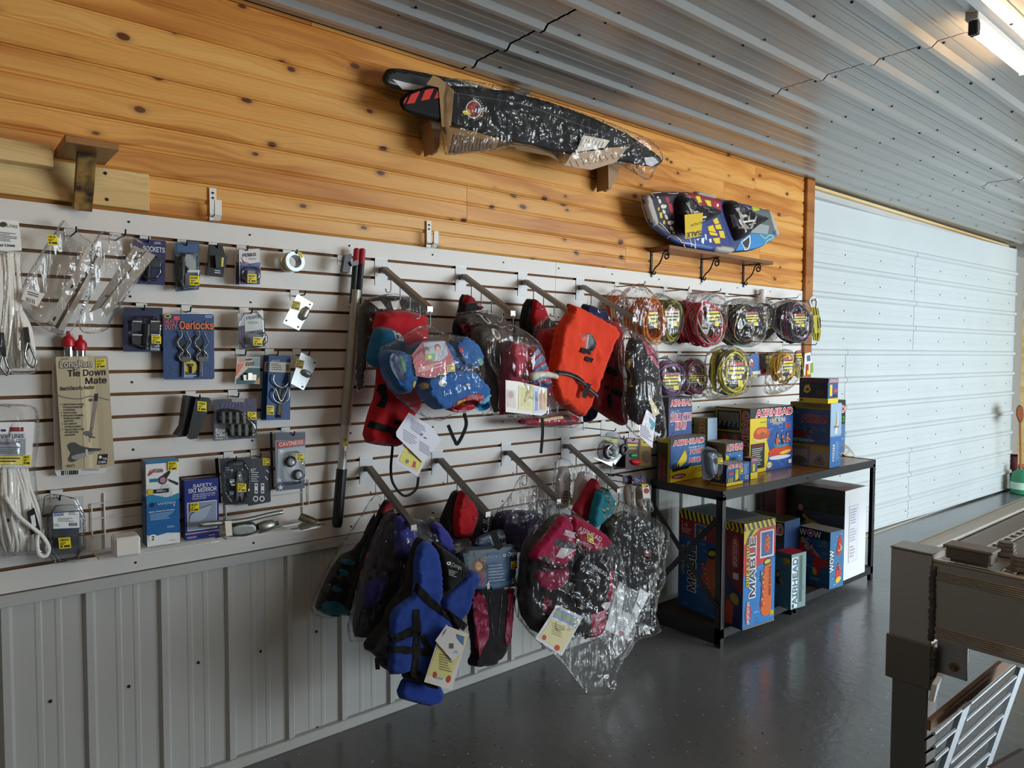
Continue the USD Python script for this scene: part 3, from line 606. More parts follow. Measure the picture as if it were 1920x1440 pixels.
t.part('thimble', tubepx(f, curve([(67, 1000), (69, 1024), (80, 1026), (78, 1010), (66, 994)]), 0.0035, 0.066, '#a9adb0'), 'chrome', smooth=True)
fc = wallface(0.112, 0, (30, 840)); t.part('hang_tag', card(fc, [(50, 960), (64, 952), (76, 994), (58, 1004)], 0.002, '#1f2022').join(card(fc, [(57, 968), (65, 964), (68, 986), (61, 989)], 0.0006, '#e9e9e6', 0.0008)), 'print')
t.part('product_card', card(fc, [(-20, 792), (65, 791), (58, 874), (-20, 876)], 0.001, '#f1eff0'), 'print')
a = Art(fc, base=0.0008); a.rect(-20, 820, 48, 872, '#9fa8b1', 1); a.rect(18, 801, 44, 809, '#8e3a44', 1); a.rect(2, 805, 11, 809, '#2c3c66', 1); a.rect(-4, 812, 47, 823, '#d9dbe0', 1); a.text('SOFT LINES', (1, 822), (44, 821), 7, '#2a3350', True); a.text('Anchor Lines', (0, 834), (38, 832), 6, '#7c3038'); a.lines(-2, 838, 44, 852, 4, '#5d6670', 2)
a.rect(-20, 855, 52, 871, '#f0e06a', 2); a.lines(0, 858, 46, 869, 2, '#57521e', 3); t.part('printed_front', a.m, 'print'); sticker(t, fc, 43, 853, 14, 19, 0.002)
p = Pillow(f, [(-40, 758), (60, 757), (74, 772), (74, 830), (64, 880), (78, 960), (90, 1020), (84, 1040), (-40, 1046)], 0.072, wr=0.007, seed=8, ridge=0.008, back=0.4); t.part('clear_bag', p.mesh()[:2], 'film', smooth=True); t.done()

# two galvanised angle brackets in bags
f = wallface(0.05, 0, (140, 520)); t = Thing('angle_bracket', 'shiny slotted steel channel in a clear bag, left of the drilled bracket', 'bracket')
t.part('channel', card(f, [(163, 461), (182, 466), (101, 612), (86, 605)], 0.003, '#b9b6b0', 0.03).join(card(f, [(182, 470), (187, 472), (108, 618), (101, 612)], 0.003, '#7a766f', 0.010)).join(card(f, [(186, 474), (193, 476), (119, 618), (107, 616)], 0.003, '#c2bfb9', 0.026)), 'galvanized')
a = Art(f, base=0.031)
for q in (0.06, 0.52, 0.94): a.ell(173-q*78, 464+q*143, 2.0, 4.4, '#2f2a26', 1, 29)
t.part('slot', a.m, 'print'); t.part('end_block', card(f, [(95, 614), (118, 620), (116, 627), (93, 622)], 0.012, '#8f8a83', 0.03), 'galvanized')
p = Pillow(f, [(118, 408), (134, 428), (168, 452), (200, 470), (196, 500), (138, 628), (96, 630), (30, 572), (45, 525), (84, 462), (110, 424)], 0.05, wr=0.010, wf=18, seed=11, ridge=0.012, rf=22, back=0.3, pleat=((124, 414), 11, 0.006, 0.12), rnd=1); t.part('clear_bag', p.mesh()[:2], 'film', smooth=True)
a = Art(f, base=0.054); a.poly([(45, 542), (80, 553), (66, 577), (36, 563)], '#e7e3dd', 1); a.lines(48, 548, 70, 556, 2, '#555', 2, 0.3); a.bars(45, 559, 62, 567, layer=2, sk=0.32); t.part('barcode_label', a.m, 'print'); sticker(t, f, 85, 442, 19, 19, 0.03, 0.05, 0.15); t.done()
f = wallface(0.125, 0, (230, 520)); t = Thing('angle_bracket', 'drilled grey steel angle bracket in a clear bag, beside the socket card', 'bracket')
t.part('angle', card(f, [(250, 461), (272, 472), (189, 577), (165, 587)], 0.003, '#8c857d', 0.016).join(card(f, [(272, 472), (289, 480), (198, 594), (187, 577)], 0.003, '#9a938b', 0.020)), 'galvanized')
a = Art(f, base=0.021)
for q in (0.05, 0.14, 0.52, 0.80): a.ell(266-q*83, 471+q*106, 2.0, 2.4, '#4a3c33', 1); a.ell(279-q*83, 484+q*106, 1.8, 2.2, '#d5cfc8', 1)
t.part('bolt_hole', a.m, 'print')
p = Pillow(f, [(190, 430), (210, 440), (257, 444), (292, 478), (210, 596), (203, 622), (150, 628), (146, 596), (163, 549), (172, 500), (165, 470)], 0.04, wr=0.009, wf=18, seed=13, ridge=0.011, rf=22, back=0.3, pleat=((206, 440), 9, 0.006, 0.12), rnd=1); t.part('clear_bag', p.mesh()[:2], 'film', smooth=True); t.done()
hook(132, 432, 0.11, 'wire hook holding the bagged shiny channel'); hook(216, 440, 0.155, 'wire hook holding the bagged drilled bracket')

# row of carded hardware
t, f, a = pack('oarlock_socket', 'navy carded steel oarlock socket, half hidden by the bagged bracket', 'boat hardware', [(250, 446), (311, 452), (309, 535), (248, 531)], 0.035, '#2a2c5c')
a.lines(289, 454, 306, 459, 2, '#c7cad8', 1); a.text('SOCKETS', (268, 470), (309, 474), 9, '#dfe2ea', True)
t.part('socket', card(f, [(276, 484), (301, 484), (300, 502), (276, 502)], 0.012, '#3f474a', 0.014, 0.002).join(M().tube(f.w(f.px([(278, 500), (276, 528)]), 0.012), 0.010, '#4a4f50', 10)), 'galvanized'); a.rect(281, 489, 303, 494, '#cfd3d2', 6)
t.part('blister_dome', blister(f, [(262, 478), (304, 480), (303, 528), (260, 526)], 0.03), 'blister', smooth=True); fin(t, a); sticker_t = None
def withsticker(t, f, x, y, w, h, off=0.001, sk=0.04, **k): sticker(t, f, x, y, w, h, off, sk, **k)
t, f, a = pack('rod_holder_pack', 'tall clear pack with a grey clamp, on blue card in the top row', 'boat hardware', [(327, 455), (373, 453), (373, 543), (329, 547)], 0.04, '#39506f')
a.rect(332, 458, 371, 473, '#3d5c86'); a.rect(330, 476, 371, 541, '#6e7378'); 
t.part('clamp', card(f, [(345, 477), (364, 478), (364, 506), (352, 507), (344, 498)], 0.016, '#a9adb0', 0.022, 0.003).join(card(f, [(348, 507), (372, 507), (371, 512), (348, 512)], 0.02, '#e2e4e4', 0.024)), 'plastic')
t.part('tube', M().tube(f.w(f.px([(340, 482), (339, 538)]), 0.014), 0.011, '#2b2d30', 12), 'plastic', smooth=True)
t.part('blister_dome', blister(f, [(330, 475), (372, 474), (372, 541), (331, 545)], 0.042), 'blister', smooth=True); withsticker(t, f, 349, 519, 18, 17, 0.044); fin(t, a)
t, f, a = pack('socket_pack', 'small black hinged socket pack with a yellow slip inside', 'boat hardware', [(393, 458), (417, 460), (423, 481), (419, 520), (387, 516), (391, 488)], 0.045, '#1a1a1f', th=0.01)
a.lines(402, 506, 418, 514, 2, '#c9cbd3', 1, 0.1); a.poly([(411, 484), (416, 483), (415, 502), (410, 502)], '#d8c84a'); t.part('lid', card(f, [(400, 480), (423, 481), (420, 502), (402, 503)], 0.02, '#232429', 0.02, 0.001), 'plastic'); a2 = Art(f, base=0.021); a2.poly([(412, 484), (416, 484), (415, 501), (411, 501)], '#d9cc58'); t.part('slip', a2.m, 'print'); fin(t, a)
for dx, dy, dd, lab in ((-8, 1, 0.03, 'clear pack with a blue card, rear of two at the top row'), (0, 0, 0.055, 'clear pack with a blue card and price sticker, front of two at the top row')):
    t, f, a = pack('light_pack', lab, 'boat hardware', [(448+dx, 468+dy), (487+dx, 466+dy), (489+dx, 534), (449+dx, 535)], dd, '#d6d3d4')
    a.poly([(450+dx, 497), (487+dx, 492), (487+dx, 533), (450+dx, 533)], '#4d4c7c'); a.poly([(450+dx, 490), (466+dx, 498), (488+dx, 492), (488+dx, 497), (466+dx, 502), (450+dx, 496)], '#5970a8', 2); a.poly([(451+dx, 480), (457+dx, 490), (470+dx, 495), (457+dx, 494)], '#b53850', 3)
    a.text('PERKO', (455+dx, 482+dy), (480+dx, 480+dy), 6, '#27304f', True); a.lines(466+dx, 484, 482+dx, 488, 2, '#777', 2)
    t.part('blister_dome', blister(f, [(452+dx, 500), (486+dx, 498), (487+dx, 531), (452+dx, 532)], 0.03), 'blister', smooth=True)
    t.part('fitting', M().box(f.w(f.px([(460+dx, 528)]), 0.004)[0], f.w(f.px([(474+dx, 508)]), 0.022)[0], '#8d93a8', bev=0.002).join(M().tube(f.w(f.px([(480+dx, 522), (484+dx, 522)]), 0.012), 0.006, '#2c2e33', 8)), 'plastic')
    if dx == 0: withsticker(t, f, 458, 515, 17, 16, 0.033)
    fin(t, a)
x, k = slat_at(548, 473); c0 = PY(554, 490, 0.09); t = Thing('steel_collar', 'round zinc collar with an open centre and yellow tape, hanging alone', 'boat hardware')
rg = lathe([(0.024, 0.0), (0.0375, 0.0), (0.0385, 0.002), (0.0385, 0.008), (0.033, 0.010), (0.033, 0.048), (0.0385, 0.050), (0.0385, 0.056), (0.024, 0.056), (0.024, 0.0)], 32); rg.apply_transform(rotm((1, 0, 0), -90)); rg.apply_translation(c0); t.part('collar', M().mesh(rg, '#bfc6c9'), 'galvanized')
tp = lathe([(0.0335, 0.014), (0.0345, 0.014), (0.0345, 0.044), (0.0335, 0.044)], 32); tp.apply_transform(rotm((1, 0, 0), -90)); tp.apply_translation(c0); t.part('tape', M().mesh(tp, '#b5a431'), 'print')
a = Art(wallface(0.0905, 0, (554, 490))); a.poly([(556, 470), (566, 474), (568, 484), (562, 482)], '#d3bf36'); t.part('price_sticker', a.m, 'print'); t.done()
t, f, a = pack('oarlock_socket', 'dark blue sparkle card with dark plates, left of the orange lettered card', 'boat hardware', [(232, 576), (305, 577), (304, 660), (231, 659)], 0.035, '#242c48')
for x0, y0 in ((246, 601), (280, 601), (246, 626), (280, 626)):
    t.part('plate', card(f, [(x0, y0), (x0+18, y0+0.5), (x0+17, y0+20), (x0, y0+20)], 0.006, '#35393b', 0.012, 0.001).join(card(f, [(x0+0.5, y0+0.5), (x0+18, y0+1), (x0+18, y0+3.6), (x0+0.5, y0+3)], 0.004, '#d6d6cf', 0.0175)), 'plastic')  # pale top strip on each plate paints its lit edge
t.part('tube', M().tube(f.w(f.px([(274, 608), (272, 655)]), 0.014), 0.012, '#454b4c', 12), 'galvanized', smooth=True)
rr = random.Random(4)
for _ in range(40): a.ell(rr.uniform(235, 302), rr.uniform(580, 656), 0.7, 0.5, '#5b6fa3', 1, n=6)
a.text('Oarlock', (277, 650), (299, 651), 6, '#e9ebf0', True); a.text('Socket', (282, 656), (299, 657), 5, '#e9ebf0', True)
t.part('blister_dome', blister(f, [(240, 592), (303, 592), (301, 648), (262, 656), (240, 640)], 0.034), 'blister', smooth=True); withsticker(t, f, 279, 630, 18, 14, 0.036); fin(t, a)
t, f, a = pack('oarlock_pair', 'large blue card of two bent steel oarlocks under orange lettering', 'boat hardware', [(305.5, 589), (401, 589), (402, 711), (306.5, 711.5)], 0.045, '#2b4777', rad=0.008)
for _ in range(220): a.ell(rr.uniform(309, 399), rr.uniform(620, 708), rr.uniform(0.6, 1.6), rr.uniform(0.4, 1.0), rr.choice(['#3f5f96', '#1f355f', '#35548a']), 1, n=6)
a.ell(314, 593, 7, 4, '#c9ad3f', 2); a.ell(314, 593, 4, 2, '#2a2a22', 3); a.rect(325, 593, 336, 600, '#e0483f', 2); a.lines(384, 591, 398, 597, 2, '#c7d0e0', 2)
a.text('HEAVY', (308, 607), (333, 607), 8, '#d35a55', True); a.text('DUTY', (309, 617), (331, 617), 8, '#d9745c', True); a.text('Oarlocks', (336, 616.5), (400, 617), 14, '#e5713a', True, 3, out='#3a2b30')
a.ell(357, 688, 12, 13, '#cdb63c', 2); a.lines(344, 703, 374, 709, 2, '#cdd5e4', 2)
for dx in (0, 32.5):
    ol = [(337, 620), (339, 629), (331, 640), (333, 649), (341, 658), (335, 666), (334, 671), (336, 676)]; orr = [(346.5, 622), (352, 634), (355, 643), (347, 655), (353, 665), (354.5, 672)]
    t.part('oarlock', tubepx(f, curve([(x+dx, y) for x, y in ol]), 0.0028, 0.014, '#cfd2d2').join(tubepx(f, curve([(x+dx, y) for x, y in orr]), 0.0028, 0.014, '#cfd2d2')).join(card(f, [(337+dx, 669), (354+dx, 669), (354+dx, 678), (337+dx, 678)], 0.010, '#c4c7c7', 0.017, 0.001)).join(tubepx(f, [(343+dx, 678), (343.5+dx, 706)], 0.0034, 0.012, '#d3d5d4')), 'chrome', smooth=False)
    a.poly([(334+dx, 628), (328+dx, 642), (336+dx, 660), (330+dx, 668), (338+dx, 680), (336+dx, 707), (340+dx, 707), (342+dx, 680), (352+dx, 660), (346+dx, 640)], '#141a28', 2)  # dark patch paints the cast shadow of the oarlock on the card
t.part('bolt', tubepx(f, [(357, 682), (357, 700)], 0.004, 0.008, '#3a3c3a').join(card(f, [(352, 682), (362, 682), (360, 687), (354, 687)], 0.008, '#45483f', 0.012)), 'galvanized'); fin(t, a)
t, f, a = pack('light_pack', 'silver topped clear pack beside the zinc plate, second row', 'boat hardware', [(446, 588), (493, 581), (499, 650), (449, 657)], 0.07, '#cfd2d2')
a.poly([(459, 591), (493, 583), (495, 617), (459, 622)], '#dde0de', 1); a.poly([(447, 612), (459, 610), (461, 655), (449, 656)], '#5a4f63', 1); a.poly([(459, 622), (496, 618), (498, 650), (460, 655)], '#8b8f94', 1); a.text('PERKO', (462, 600), (488, 596), 6, '#5a5f66', True); a.lines(465, 603, 486, 608, 2, '#8a8a8a', 2)
t.part('dome', blister(f, [(467, 621), (498, 620), (499, 649), (468, 651)], 0.035), 'blister', smooth=True); t.part('shell', blister(f, [(446, 588), (493, 581), (499, 650), (449, 657)], 0.02), 'blister', smooth=True); withsticker(t, f, 468, 632, 17, 16, 0.037); fin(t, a)
for q, d, dots, bump, lab in (([(557.8, 551), (588, 569), (561, 620), (530, 605.6)], 0.09, [(581, 571), (537, 601), (559, 613)], [(571, 572), (583, 579), (571, 604), (557, 596)], 'tilted zinc plate with a raised strap and square holes, upper of two'),
                              ([(564.7, 660.6), (596.6, 677.5), (569.4, 732), (545, 719)], 0.11, [(590, 680), (567, 725)], [(567, 690), (585, 698), (580, 711), (563, 702)], 'tilted zinc plate with a raised strap and square holes, lower of two')):
    t, f, a = pack('zinc_plate', lab, 'boat hardware', q, d, '#cdd3d6', th=0.003, m='galvanized', pname='plate')
    for x, y in dots: a.ell(x, y, 2.2, 2.2, '#1d1f22', 1, 30, n=4)
    b_ = Pillow(f, bump, 0.022, R=0.016, step=0.004, rnd=1, back=0); t.part('strap', (*b_.mesh('#c7ced2'),), 'galvanized', smooth=True)
    x0, y0 = q[0]; b2 = Art(f, base=0.001); b2.price(x0-9, y0+12, 15, 16, 0.25, -0.2, '#c9b83e', 1); t.part('price_sticker', b2.m, 'print'); fin(t, a)
t, f, a = pack('cable_clamp_card', 'salmon and teal card with a silver clamp and handwritten number', 'boat hardware', [(444.7, 670), (487.8, 669), (487, 720), (440, 720)], 0.05, '#d9c7b9')
a.poly([(466, 690), (487.5, 690), (487, 706), (476, 720), (443, 720), (443, 712)], '#2f6166', 1); a.rect(475, 671, 487, 687, '#88a7b8'); a.poly([(446, 682), (458, 682), (443, 706), (442, 700)], '#d9836b', 2); a.poly([(487, 706), (487, 720), (474, 720)], '#c89a6d', 2); a.lines(448, 672, 462, 681, 3, '#b57b66', 2); a.text('E550', (461, 686), (476, 685), 6.5, '#151515', True); a.ell(467, 674, 7, 2, '#4a4a48', 3, -6)
t.part('clamp', card(f, [(454, 703), (479, 702), (478, 713), (455, 713)], 0.010, '#bfb8ad', 0.012, 0.002).join(card(f, [(462, 699), (470, 699), (469, 712), (462, 712)], 0.012, '#d8d2c8', 0.018, 0.001)), 'galvanized'); fin(t, a)
for dx, dd, lab in ((-10, 0.05, 'rear blue card of a split ring kit, mostly hidden'), (0, 0.075, 'front tall blue card of a split ring kit')):
    t, f, a = pack('ring_kit', lab, 'boat hardware', [(504+dx, 666), (545+dx, 667), (544+dx, 787), (499+dx, 788)], dd, '#1d4a86')
    a.poly([(506+dx, 678), (545+dx, 680), (544+dx, 699), (505+dx, 697)], '#d9d6cf'); a.lines(508+dx, 681, 532+dx, 695, 4, '#6b6a66', 2, 0.05); a.bars(536+dx, 683, 542+dx, 695, layer=2); a.text('ring kit', (509+dx, 678), (524+dx, 678), 4, '#c9d2e6')
    if dx == 0:
        t.part('split_ring', tubepx(f, curve([(512, 702), (510, 712), (516, 722), (526, 726), (535, 722), (540, 712), (539, 702)]), 0.0028, 0.012, '#c2c3bf').join(tubepx(f, curve([(514, 728), (509, 740), (514, 751), (525, 756), (536, 751), (540, 740), (537, 728), (525, 752), (514, 728)]), 0.0026, 0.012, '#b6b8b5')), 'chrome', smooth=True)
        t.part('pin', tubepx(f, [(526, 728), (525, 748)], 0.0026, 0.014, '#d0d0cc').join(tubepx(f, [(525, 758), (523, 778)], 0.0026, 0.014, '#d0d0cc')).join(tubepx(f, [(523, 777), (523, 783)], 0.0055, 0.012, '#a9aaa6')), 'chrome'); a.poly([(520, 725), (532, 725), (530, 782), (518, 782)], '#3a3f47', 1)
        withsticker(t, f, 499.5, 760, 14, 17, 0.002)
    fin(t, a)
t, f, a = pack('black_bracket', 'black moulded plastic bracket with a price sticker, hanging at a slant', 'boat hardware', [(368, 744), (393, 746), (396, 754), (370, 822), (356, 824), (352, 815)], 0.10, '#202022', th=0.03, rad=0.003, m='plastic', pname='body')
t.part('foot', card(f, [(353, 742), (368, 744), (352, 818), (338, 820), (334, 817), (345, 800)], 0.05, '#19191b', -0.02, 0.002), 'plastic'); a.ell(374, 780, 2, 2, '#0d0d0e'); withsticker(t, f, 370, 752, 17, 18, 0.001, 0.1); fin(t, a)
t, f, a = pack('rope_cleat_card', 'dark card with eight chrome rope cleats in a clear dome', 'boat hardware', [(401.6, 749), (481, 747), (482, 821), (399.7, 826.6)], 0.055, '#3b3d50')
a.poly([(402, 790), (440, 790), (440, 824), (400, 826)], '#5c5d66'); a.rect(434, 748, 458, 754, '#8d8f8c', 2); a.text('PANTHER', (414, 763), (470, 761), 6.5, '#6d5a9e', True, 3); a.text('Rope', (404, 811), (422, 810), 7.5, '#f1f1f1', True, 3); a.text('Cleat', (404, 818.5), (426, 817.5), 7, '#f1f1f1', True, 3); a.text('Nylon / 2', (404, 824), (426, 823), 4, '#dcdcdc', True, 3)
a.poly([(406, 772), (420, 766), (448, 768), (462, 780), (478, 795), (476, 815), (430, 820), (424, 800), (408, 792)], '#15161a', 2)
for i in range(8):
    x0, y0 = (413+i*13, 772) if i < 4 else (430+(i-4)*13, 795)
    t.part('cleat', card(f, [(x0, y0), (x0+5.5, y0), (x0+6, y0+21), (x0+0.5, y0+21)], 0.014, '#b9bcbd', 0.02, 0.002).join(card(f, [(x0-2, y0+6), (x0+8, y0+6), (x0+8, y0+14), (x0-2, y0+14)], 0.008, '#77797b', 0.016, 0.002)), 'chrome')
t.part('blister_dome', blister(f, [(406, 770), (420, 765), (448, 767), (464, 780), (480, 795), (477, 818), (430, 822), (424, 800), (407, 793)], 0.032), 'blister', smooth=True); withsticker(t, f, 463.5, 772, 17, 14, 0.002); fin(t, a)
t, f, a = pack('fillet_tool_pack', 'black blister pack with a silver tool and sticker, left of the icon card', 'boat hardware', [(412, 860), (471, 857), (467, 945), (419, 947)], 0.075, '#23262e')
a.lines(422, 876, 432, 884, 2, '#9aa0aa', 1); a.text('tool', (437, 872), (455, 871), 4, '#9fa5ae')
t.part('tool_blade', card(f, [(444, 883), (450, 883), (457, 912), (452, 942), (447, 920), (443, 943), (440, 910)], 0.004, '#c9ccce', 0.012), 'chrome'); t.part('clip', card(f, [(429, 898), (438, 897), (438, 904), (429, 905)], 0.006, '#7f858c', 0.008, 0.002).join(card(f, [(429, 920), (437, 919), (437, 927), (429, 928)], 0.006, '#7f858c', 0.008, 0.002)), 'plastic')
t.part('blister_dome', blister(f, [(417, 864), (470, 861), (466, 942), (421, 944)], 0.03, wr=0.004), 'blister', smooth=True); t.part('spare_card', card(f, [(408, 862), (414, 860), (420, 947), (415, 944)], 0.002, '#17181d', -0.03), 'print'); withsticker(t, f, 440, 904, 16, 15, 0.032); fin(t, a)
t, f, a = pack('cutter_card', 'dark card with white tool outlines and two rings printed at the bottom', 'boat hardware', [(469.6, 860.5), (506.6, 858), (507.7, 941), (465, 949)], 0.05, '#2a2e38')
a.lines(470, 885, 486, 905, 5, '#aeb4bd', 1); a.text('KIT', (470, 884), (480, 883), 5, '#d5d8dc', True)
for x in (480, 492): a.rect(x-3, 906, x+3, 925, '#e4e6e8', 2); a.ell(x, 910, 1.6, 2, '#2a2e38', 3); a.ell(x, 921, 1.6, 2, '#2a2e38', 3); a.ell(x-1, 935, 5, 5.5, '#e4e6e8', 2); a.ell(x-1, 935, 3, 3.4, '#2a2e38', 3)
a.line([(499, 881), (504, 886)], 2, '#cdd1d6'); a.line([(497, 893), (502, 900)], 2, '#cdd1d6'); withsticker(t, f, 492, 859, 14.5, 13, 0.002); fin(t, a)
t, f, a = pack('oar_socket_pack', 'silver grey pack with a red banner and two black round sockets', 'boat hardware', [(515.6, 811), (572.7, 809), (571.5, 915), (517.8, 921)], 0.075, '#77808f')
a.rect(516, 811, 572, 825, '#4a5161', 1); a.poly([(519, 829), (571, 822), (570, 834), (520, 841)], '#b8403c', 2); a.text('CAVINESS', (523, 837), (568, 832), 7, '#f0d9d4', True, 3); a.poly([(521, 842), (572, 836), (571, 912), (519, 918)], '#a8b4bd', 1); a.poly([(519, 905), (571, 899), (571, 915), (518, 921)], '#525c70', 2)
for sx, sy in ((527, 846), (524, 900), (526, 914)): a.poly([(sx+6*math.cos(k*math.pi/5-1.57)*(1 if k % 2 == 0 else 0.4), sy+6*math.sin(k*math.pi/5-1.57)*(1 if k % 2 == 0 else 0.4)) for k in range(10)], '#dfe6ea', 3)
for cx, cy, r in ((543.5, 865, 10), (557, 889.6, 9.4)):
    c_ = f.w(f.px([(cx, cy)]), 0.0)[0]; rr_ = r*0.0021; lt = lathe([(0.001, 0.022), (rr_*0.55, 0.022), (rr_*0.6, 0.018), (rr_*0.8, 0.016), (rr_, 0.012), (rr_, 0.002)], 20); lt.apply_transform(rotm((1, 0, 0), 90)); lt.apply_translation(c_)
    cc = np.where(np.arange(len(lt.vertices))[:, None] < 60, lin('#b9c4cb'), lin('#17181a')); t.part('socket', M().add(lt.vertices, lt.faces, cc), 'plastic', smooth=True)
a.poly([(533, 860), (541, 846), (562, 850), (568, 880), (568, 900), (552, 903), (536, 880)], '#ccd3d6', 3)
t.part('blister_dome', blister(f, [(533, 848), (566, 843), (569, 905), (534, 911)], 0.034, wr=0.003), 'blister', smooth=True); t.part('spare_card', card(f, [(512, 812), (516, 811), (519, 921), (515, 917)], 0.002, '#2a2d36', -0.03), 'print'); withsticker(t, f, 549, 848, 14, 13.5, 0.036); fin(t, a)

# tie-down anchor cards with red capped anchors standing behind
f0 = wallface(0.03, 0, (150, 780)); t = Thing('anchor_card', 'white card standing behind the tan tie down card', 'boat hardware'); t.part('backing_card', card(f0, [(97, 683), (104, 682), (200, 870), (197, 887), (108, 893), (103, 885)], 0.002, '#e4e1dc', 0, 0.002), 'print'); a = Art(f0); a.bars(115, 883, 148, 891, layer=1, sk=-0.05); a.lines(155, 880, 190, 884, 1, '#999', 1); fin(t, a)
t, f, a = pack('anchor_card', 'tall tan card with a printed beach anchor and black lettering', 'boat hardware', [(104, 669), (202, 667), (215, 873), (117, 883)], 0.055, '#b7aa8c', rad=0.006)
for x0, x1, c in ((150, 158, '#c9bc9a'), (158, 166, '#d8ccab'), (166, 178, '#c6b893'), (178, 190, '#b3a486')): a.poly([(x0-2, 669), (x1-2, 668), (x1+9, 877), (x0+9, 878)], c, 1)
a.text('LongRun', (112, 689), (172, 687), 11, '#cdc6b6', True, 2, out='#3d3a33'); a.text('Pest & Dig', (114, 675), (128, 674), 3, '#222'); a.text('Tie Down', (127, 706), (198, 703), 11.5, '#17181c', True, 2); a.text('Mate', (160, 720), (200, 718), 11.5, '#17181c', True, 2); a.text('Beach/Security Anchor', (113, 732), (177, 729), 6.5, '#17181c', True, 2)
a.line(curve([(108, 741), (125, 746), (150, 748), (170, 743), (205, 750)]), 2.2, '#77736c', 2); a.line([(177, 750), (173, 790), (168, 830), (166, 825), (176, 745)], 1, '#8a8078', 2)
a.poly([(177, 738), (184, 738), (183, 752), (176, 752)], '#2e2c2b', 3); a.poly([(177, 752), (183, 752), (175, 800), (170, 800)], '#8b8380', 3); a.poly([(170, 800), (175, 800), (172, 812), (167, 812)], '#77706c', 3); a.ell(165, 813, 9, 5, '#6f6a6a', 3, 8); a.poly([(166, 815), (182, 821), (168, 821)], '#5b5658', 4); a.ell(170, 750, 4, 3, '#5f5a58', 4)
for i, (s_, x1) in enumerate([('Ideal for beach mooring', 157), ('of personal watercraft', 155), ('or small boats', 141), ('Screws in easily', 144), ('Removable Installation,', 157), ('handle stores inside', 151), ('anchor tube', 138), ('Zinc coated for', 144), ('corrosion protection', 152), ('Use your cable or chain', 158), ('with lock to help', 147), ('prevent theft', 141)]):
    y = 760+i*5.2; dot = i in (0, 3, 4, 7, 9); x0 = 118+i*0.35
    a.text(s_, (x0, y), (x1, y-0.8), 3.6, '#1d1c1a', True, 2)
    if dot: a.ell(x0-4, y-1.5, 0.9, 0.9, '#1d1c1a', 2, n=8)
a.poly(smooth_px([(126, 832), (140, 828), (150, 836), (168, 840), (196, 841), (178, 848), (150, 860), (134, 868), (126, 862), (134, 850), (128, 842)], 2), '#4c4a4a', 2); a.poly(smooth_px([(130, 856), (150, 850), (190, 843), (170, 852), (142, 864)], 2), '#9a9796', 3); a.poly([(160, 842), (164, 842), (166, 854), (161, 855)], '#c9c6c2', 4)
a.poly([(184, 852), (202, 851), (200, 870), (182, 871)], '#17181b', 3); a.text('TIE', (192, 862), (200, 862), 4, '#eee', True, 4); a.text('DOWN', (184, 868.5), (198, 868), 4, '#eee', True, 4); a.ell(188, 857, 3, 3, '#ddd', 4); a.text('#56071', (125, 876), (140, 875), 4.5, '#222', True, 2); withsticker(t, f, 180, 674, 18, 17, 0.002, -0.05)
fin(t, a)
for i, (cx, y0) in enumerate(((128.5, 624), (151.5, 631))):
    t = Thing('screw_anchor', ('left taller', 'right lower')[i]+' steel anchor end with a red rubber cap, above the tan card', 'boat hardware'); c_ = PY(cx, y0+26, 0.028)
    cp = lathe([(0.0005, 0.050), (0.005, 0.049), (0.0065, 0.036), (0.014, 0.030), (0.0185, 0.022), (0.0185, 0.004), (0.0165, 0.0)], 20); cp.apply_translation(c_); t.part('cap', M().mesh(cp, '#b81523'), 'plastic', smooth=True)
    sh = trimesh.creation.cylinder(0.0145, 0.075, sections=18); sh.apply_translation(c_-[0, 0, 0.037]); t.part('shaft', M().mesh(sh, '#b7bbbd'), 'chrome', smooth=False); a = Art(Face(c_+np.array([0, -0.0148, 0]), (0, -1, 0))); a.ell(cx, y0+40, 2.4, 3, '#3c3e40'); t.part('bolt_hole', a.m, 'print'); t.done()

# cards hang on hooks: (pixel of the plate, length, what it holds)
for px, py, L, lab in ((272, 444, 0.05, 'the half hidden socket card'), (342, 452, 0.055, 'the tall clear pack with a grey clamp'), (400, 456, 0.05, 'the small black hinged pack'), (452, 463, 0.07, 'the two blue card packs'), (538, 470, 0.095, 'the round zinc collar'), (265, 571, 0.045, 'the dark sparkle card'), (349, 575, 0.055, 'the orange lettered card'),
                       (457, 580, 0.085, 'the silver topped pack'), (552, 546, 0.10, 'the upper zinc plate'), (450, 662, 0.06, 'the salmon and teal card'), (505, 658, 0.085, 'the tall blue cards'), (556, 656, 0.12, 'the lower zinc plate'), (357, 735, 0.11, 'the black moulded bracket'), (436, 734, 0.065, 'the rope cleat card'),
                       (428, 848, 0.085, 'the black tool pack'), (478, 845, 0.06, 'the card with white tool outlines'), (535, 802, 0.085, 'the red banner pack'), (106, 920, 0.07, 'the grey rubber parts pack')):
    hook(px, py, L, 'wire panel hook holding '+lab)

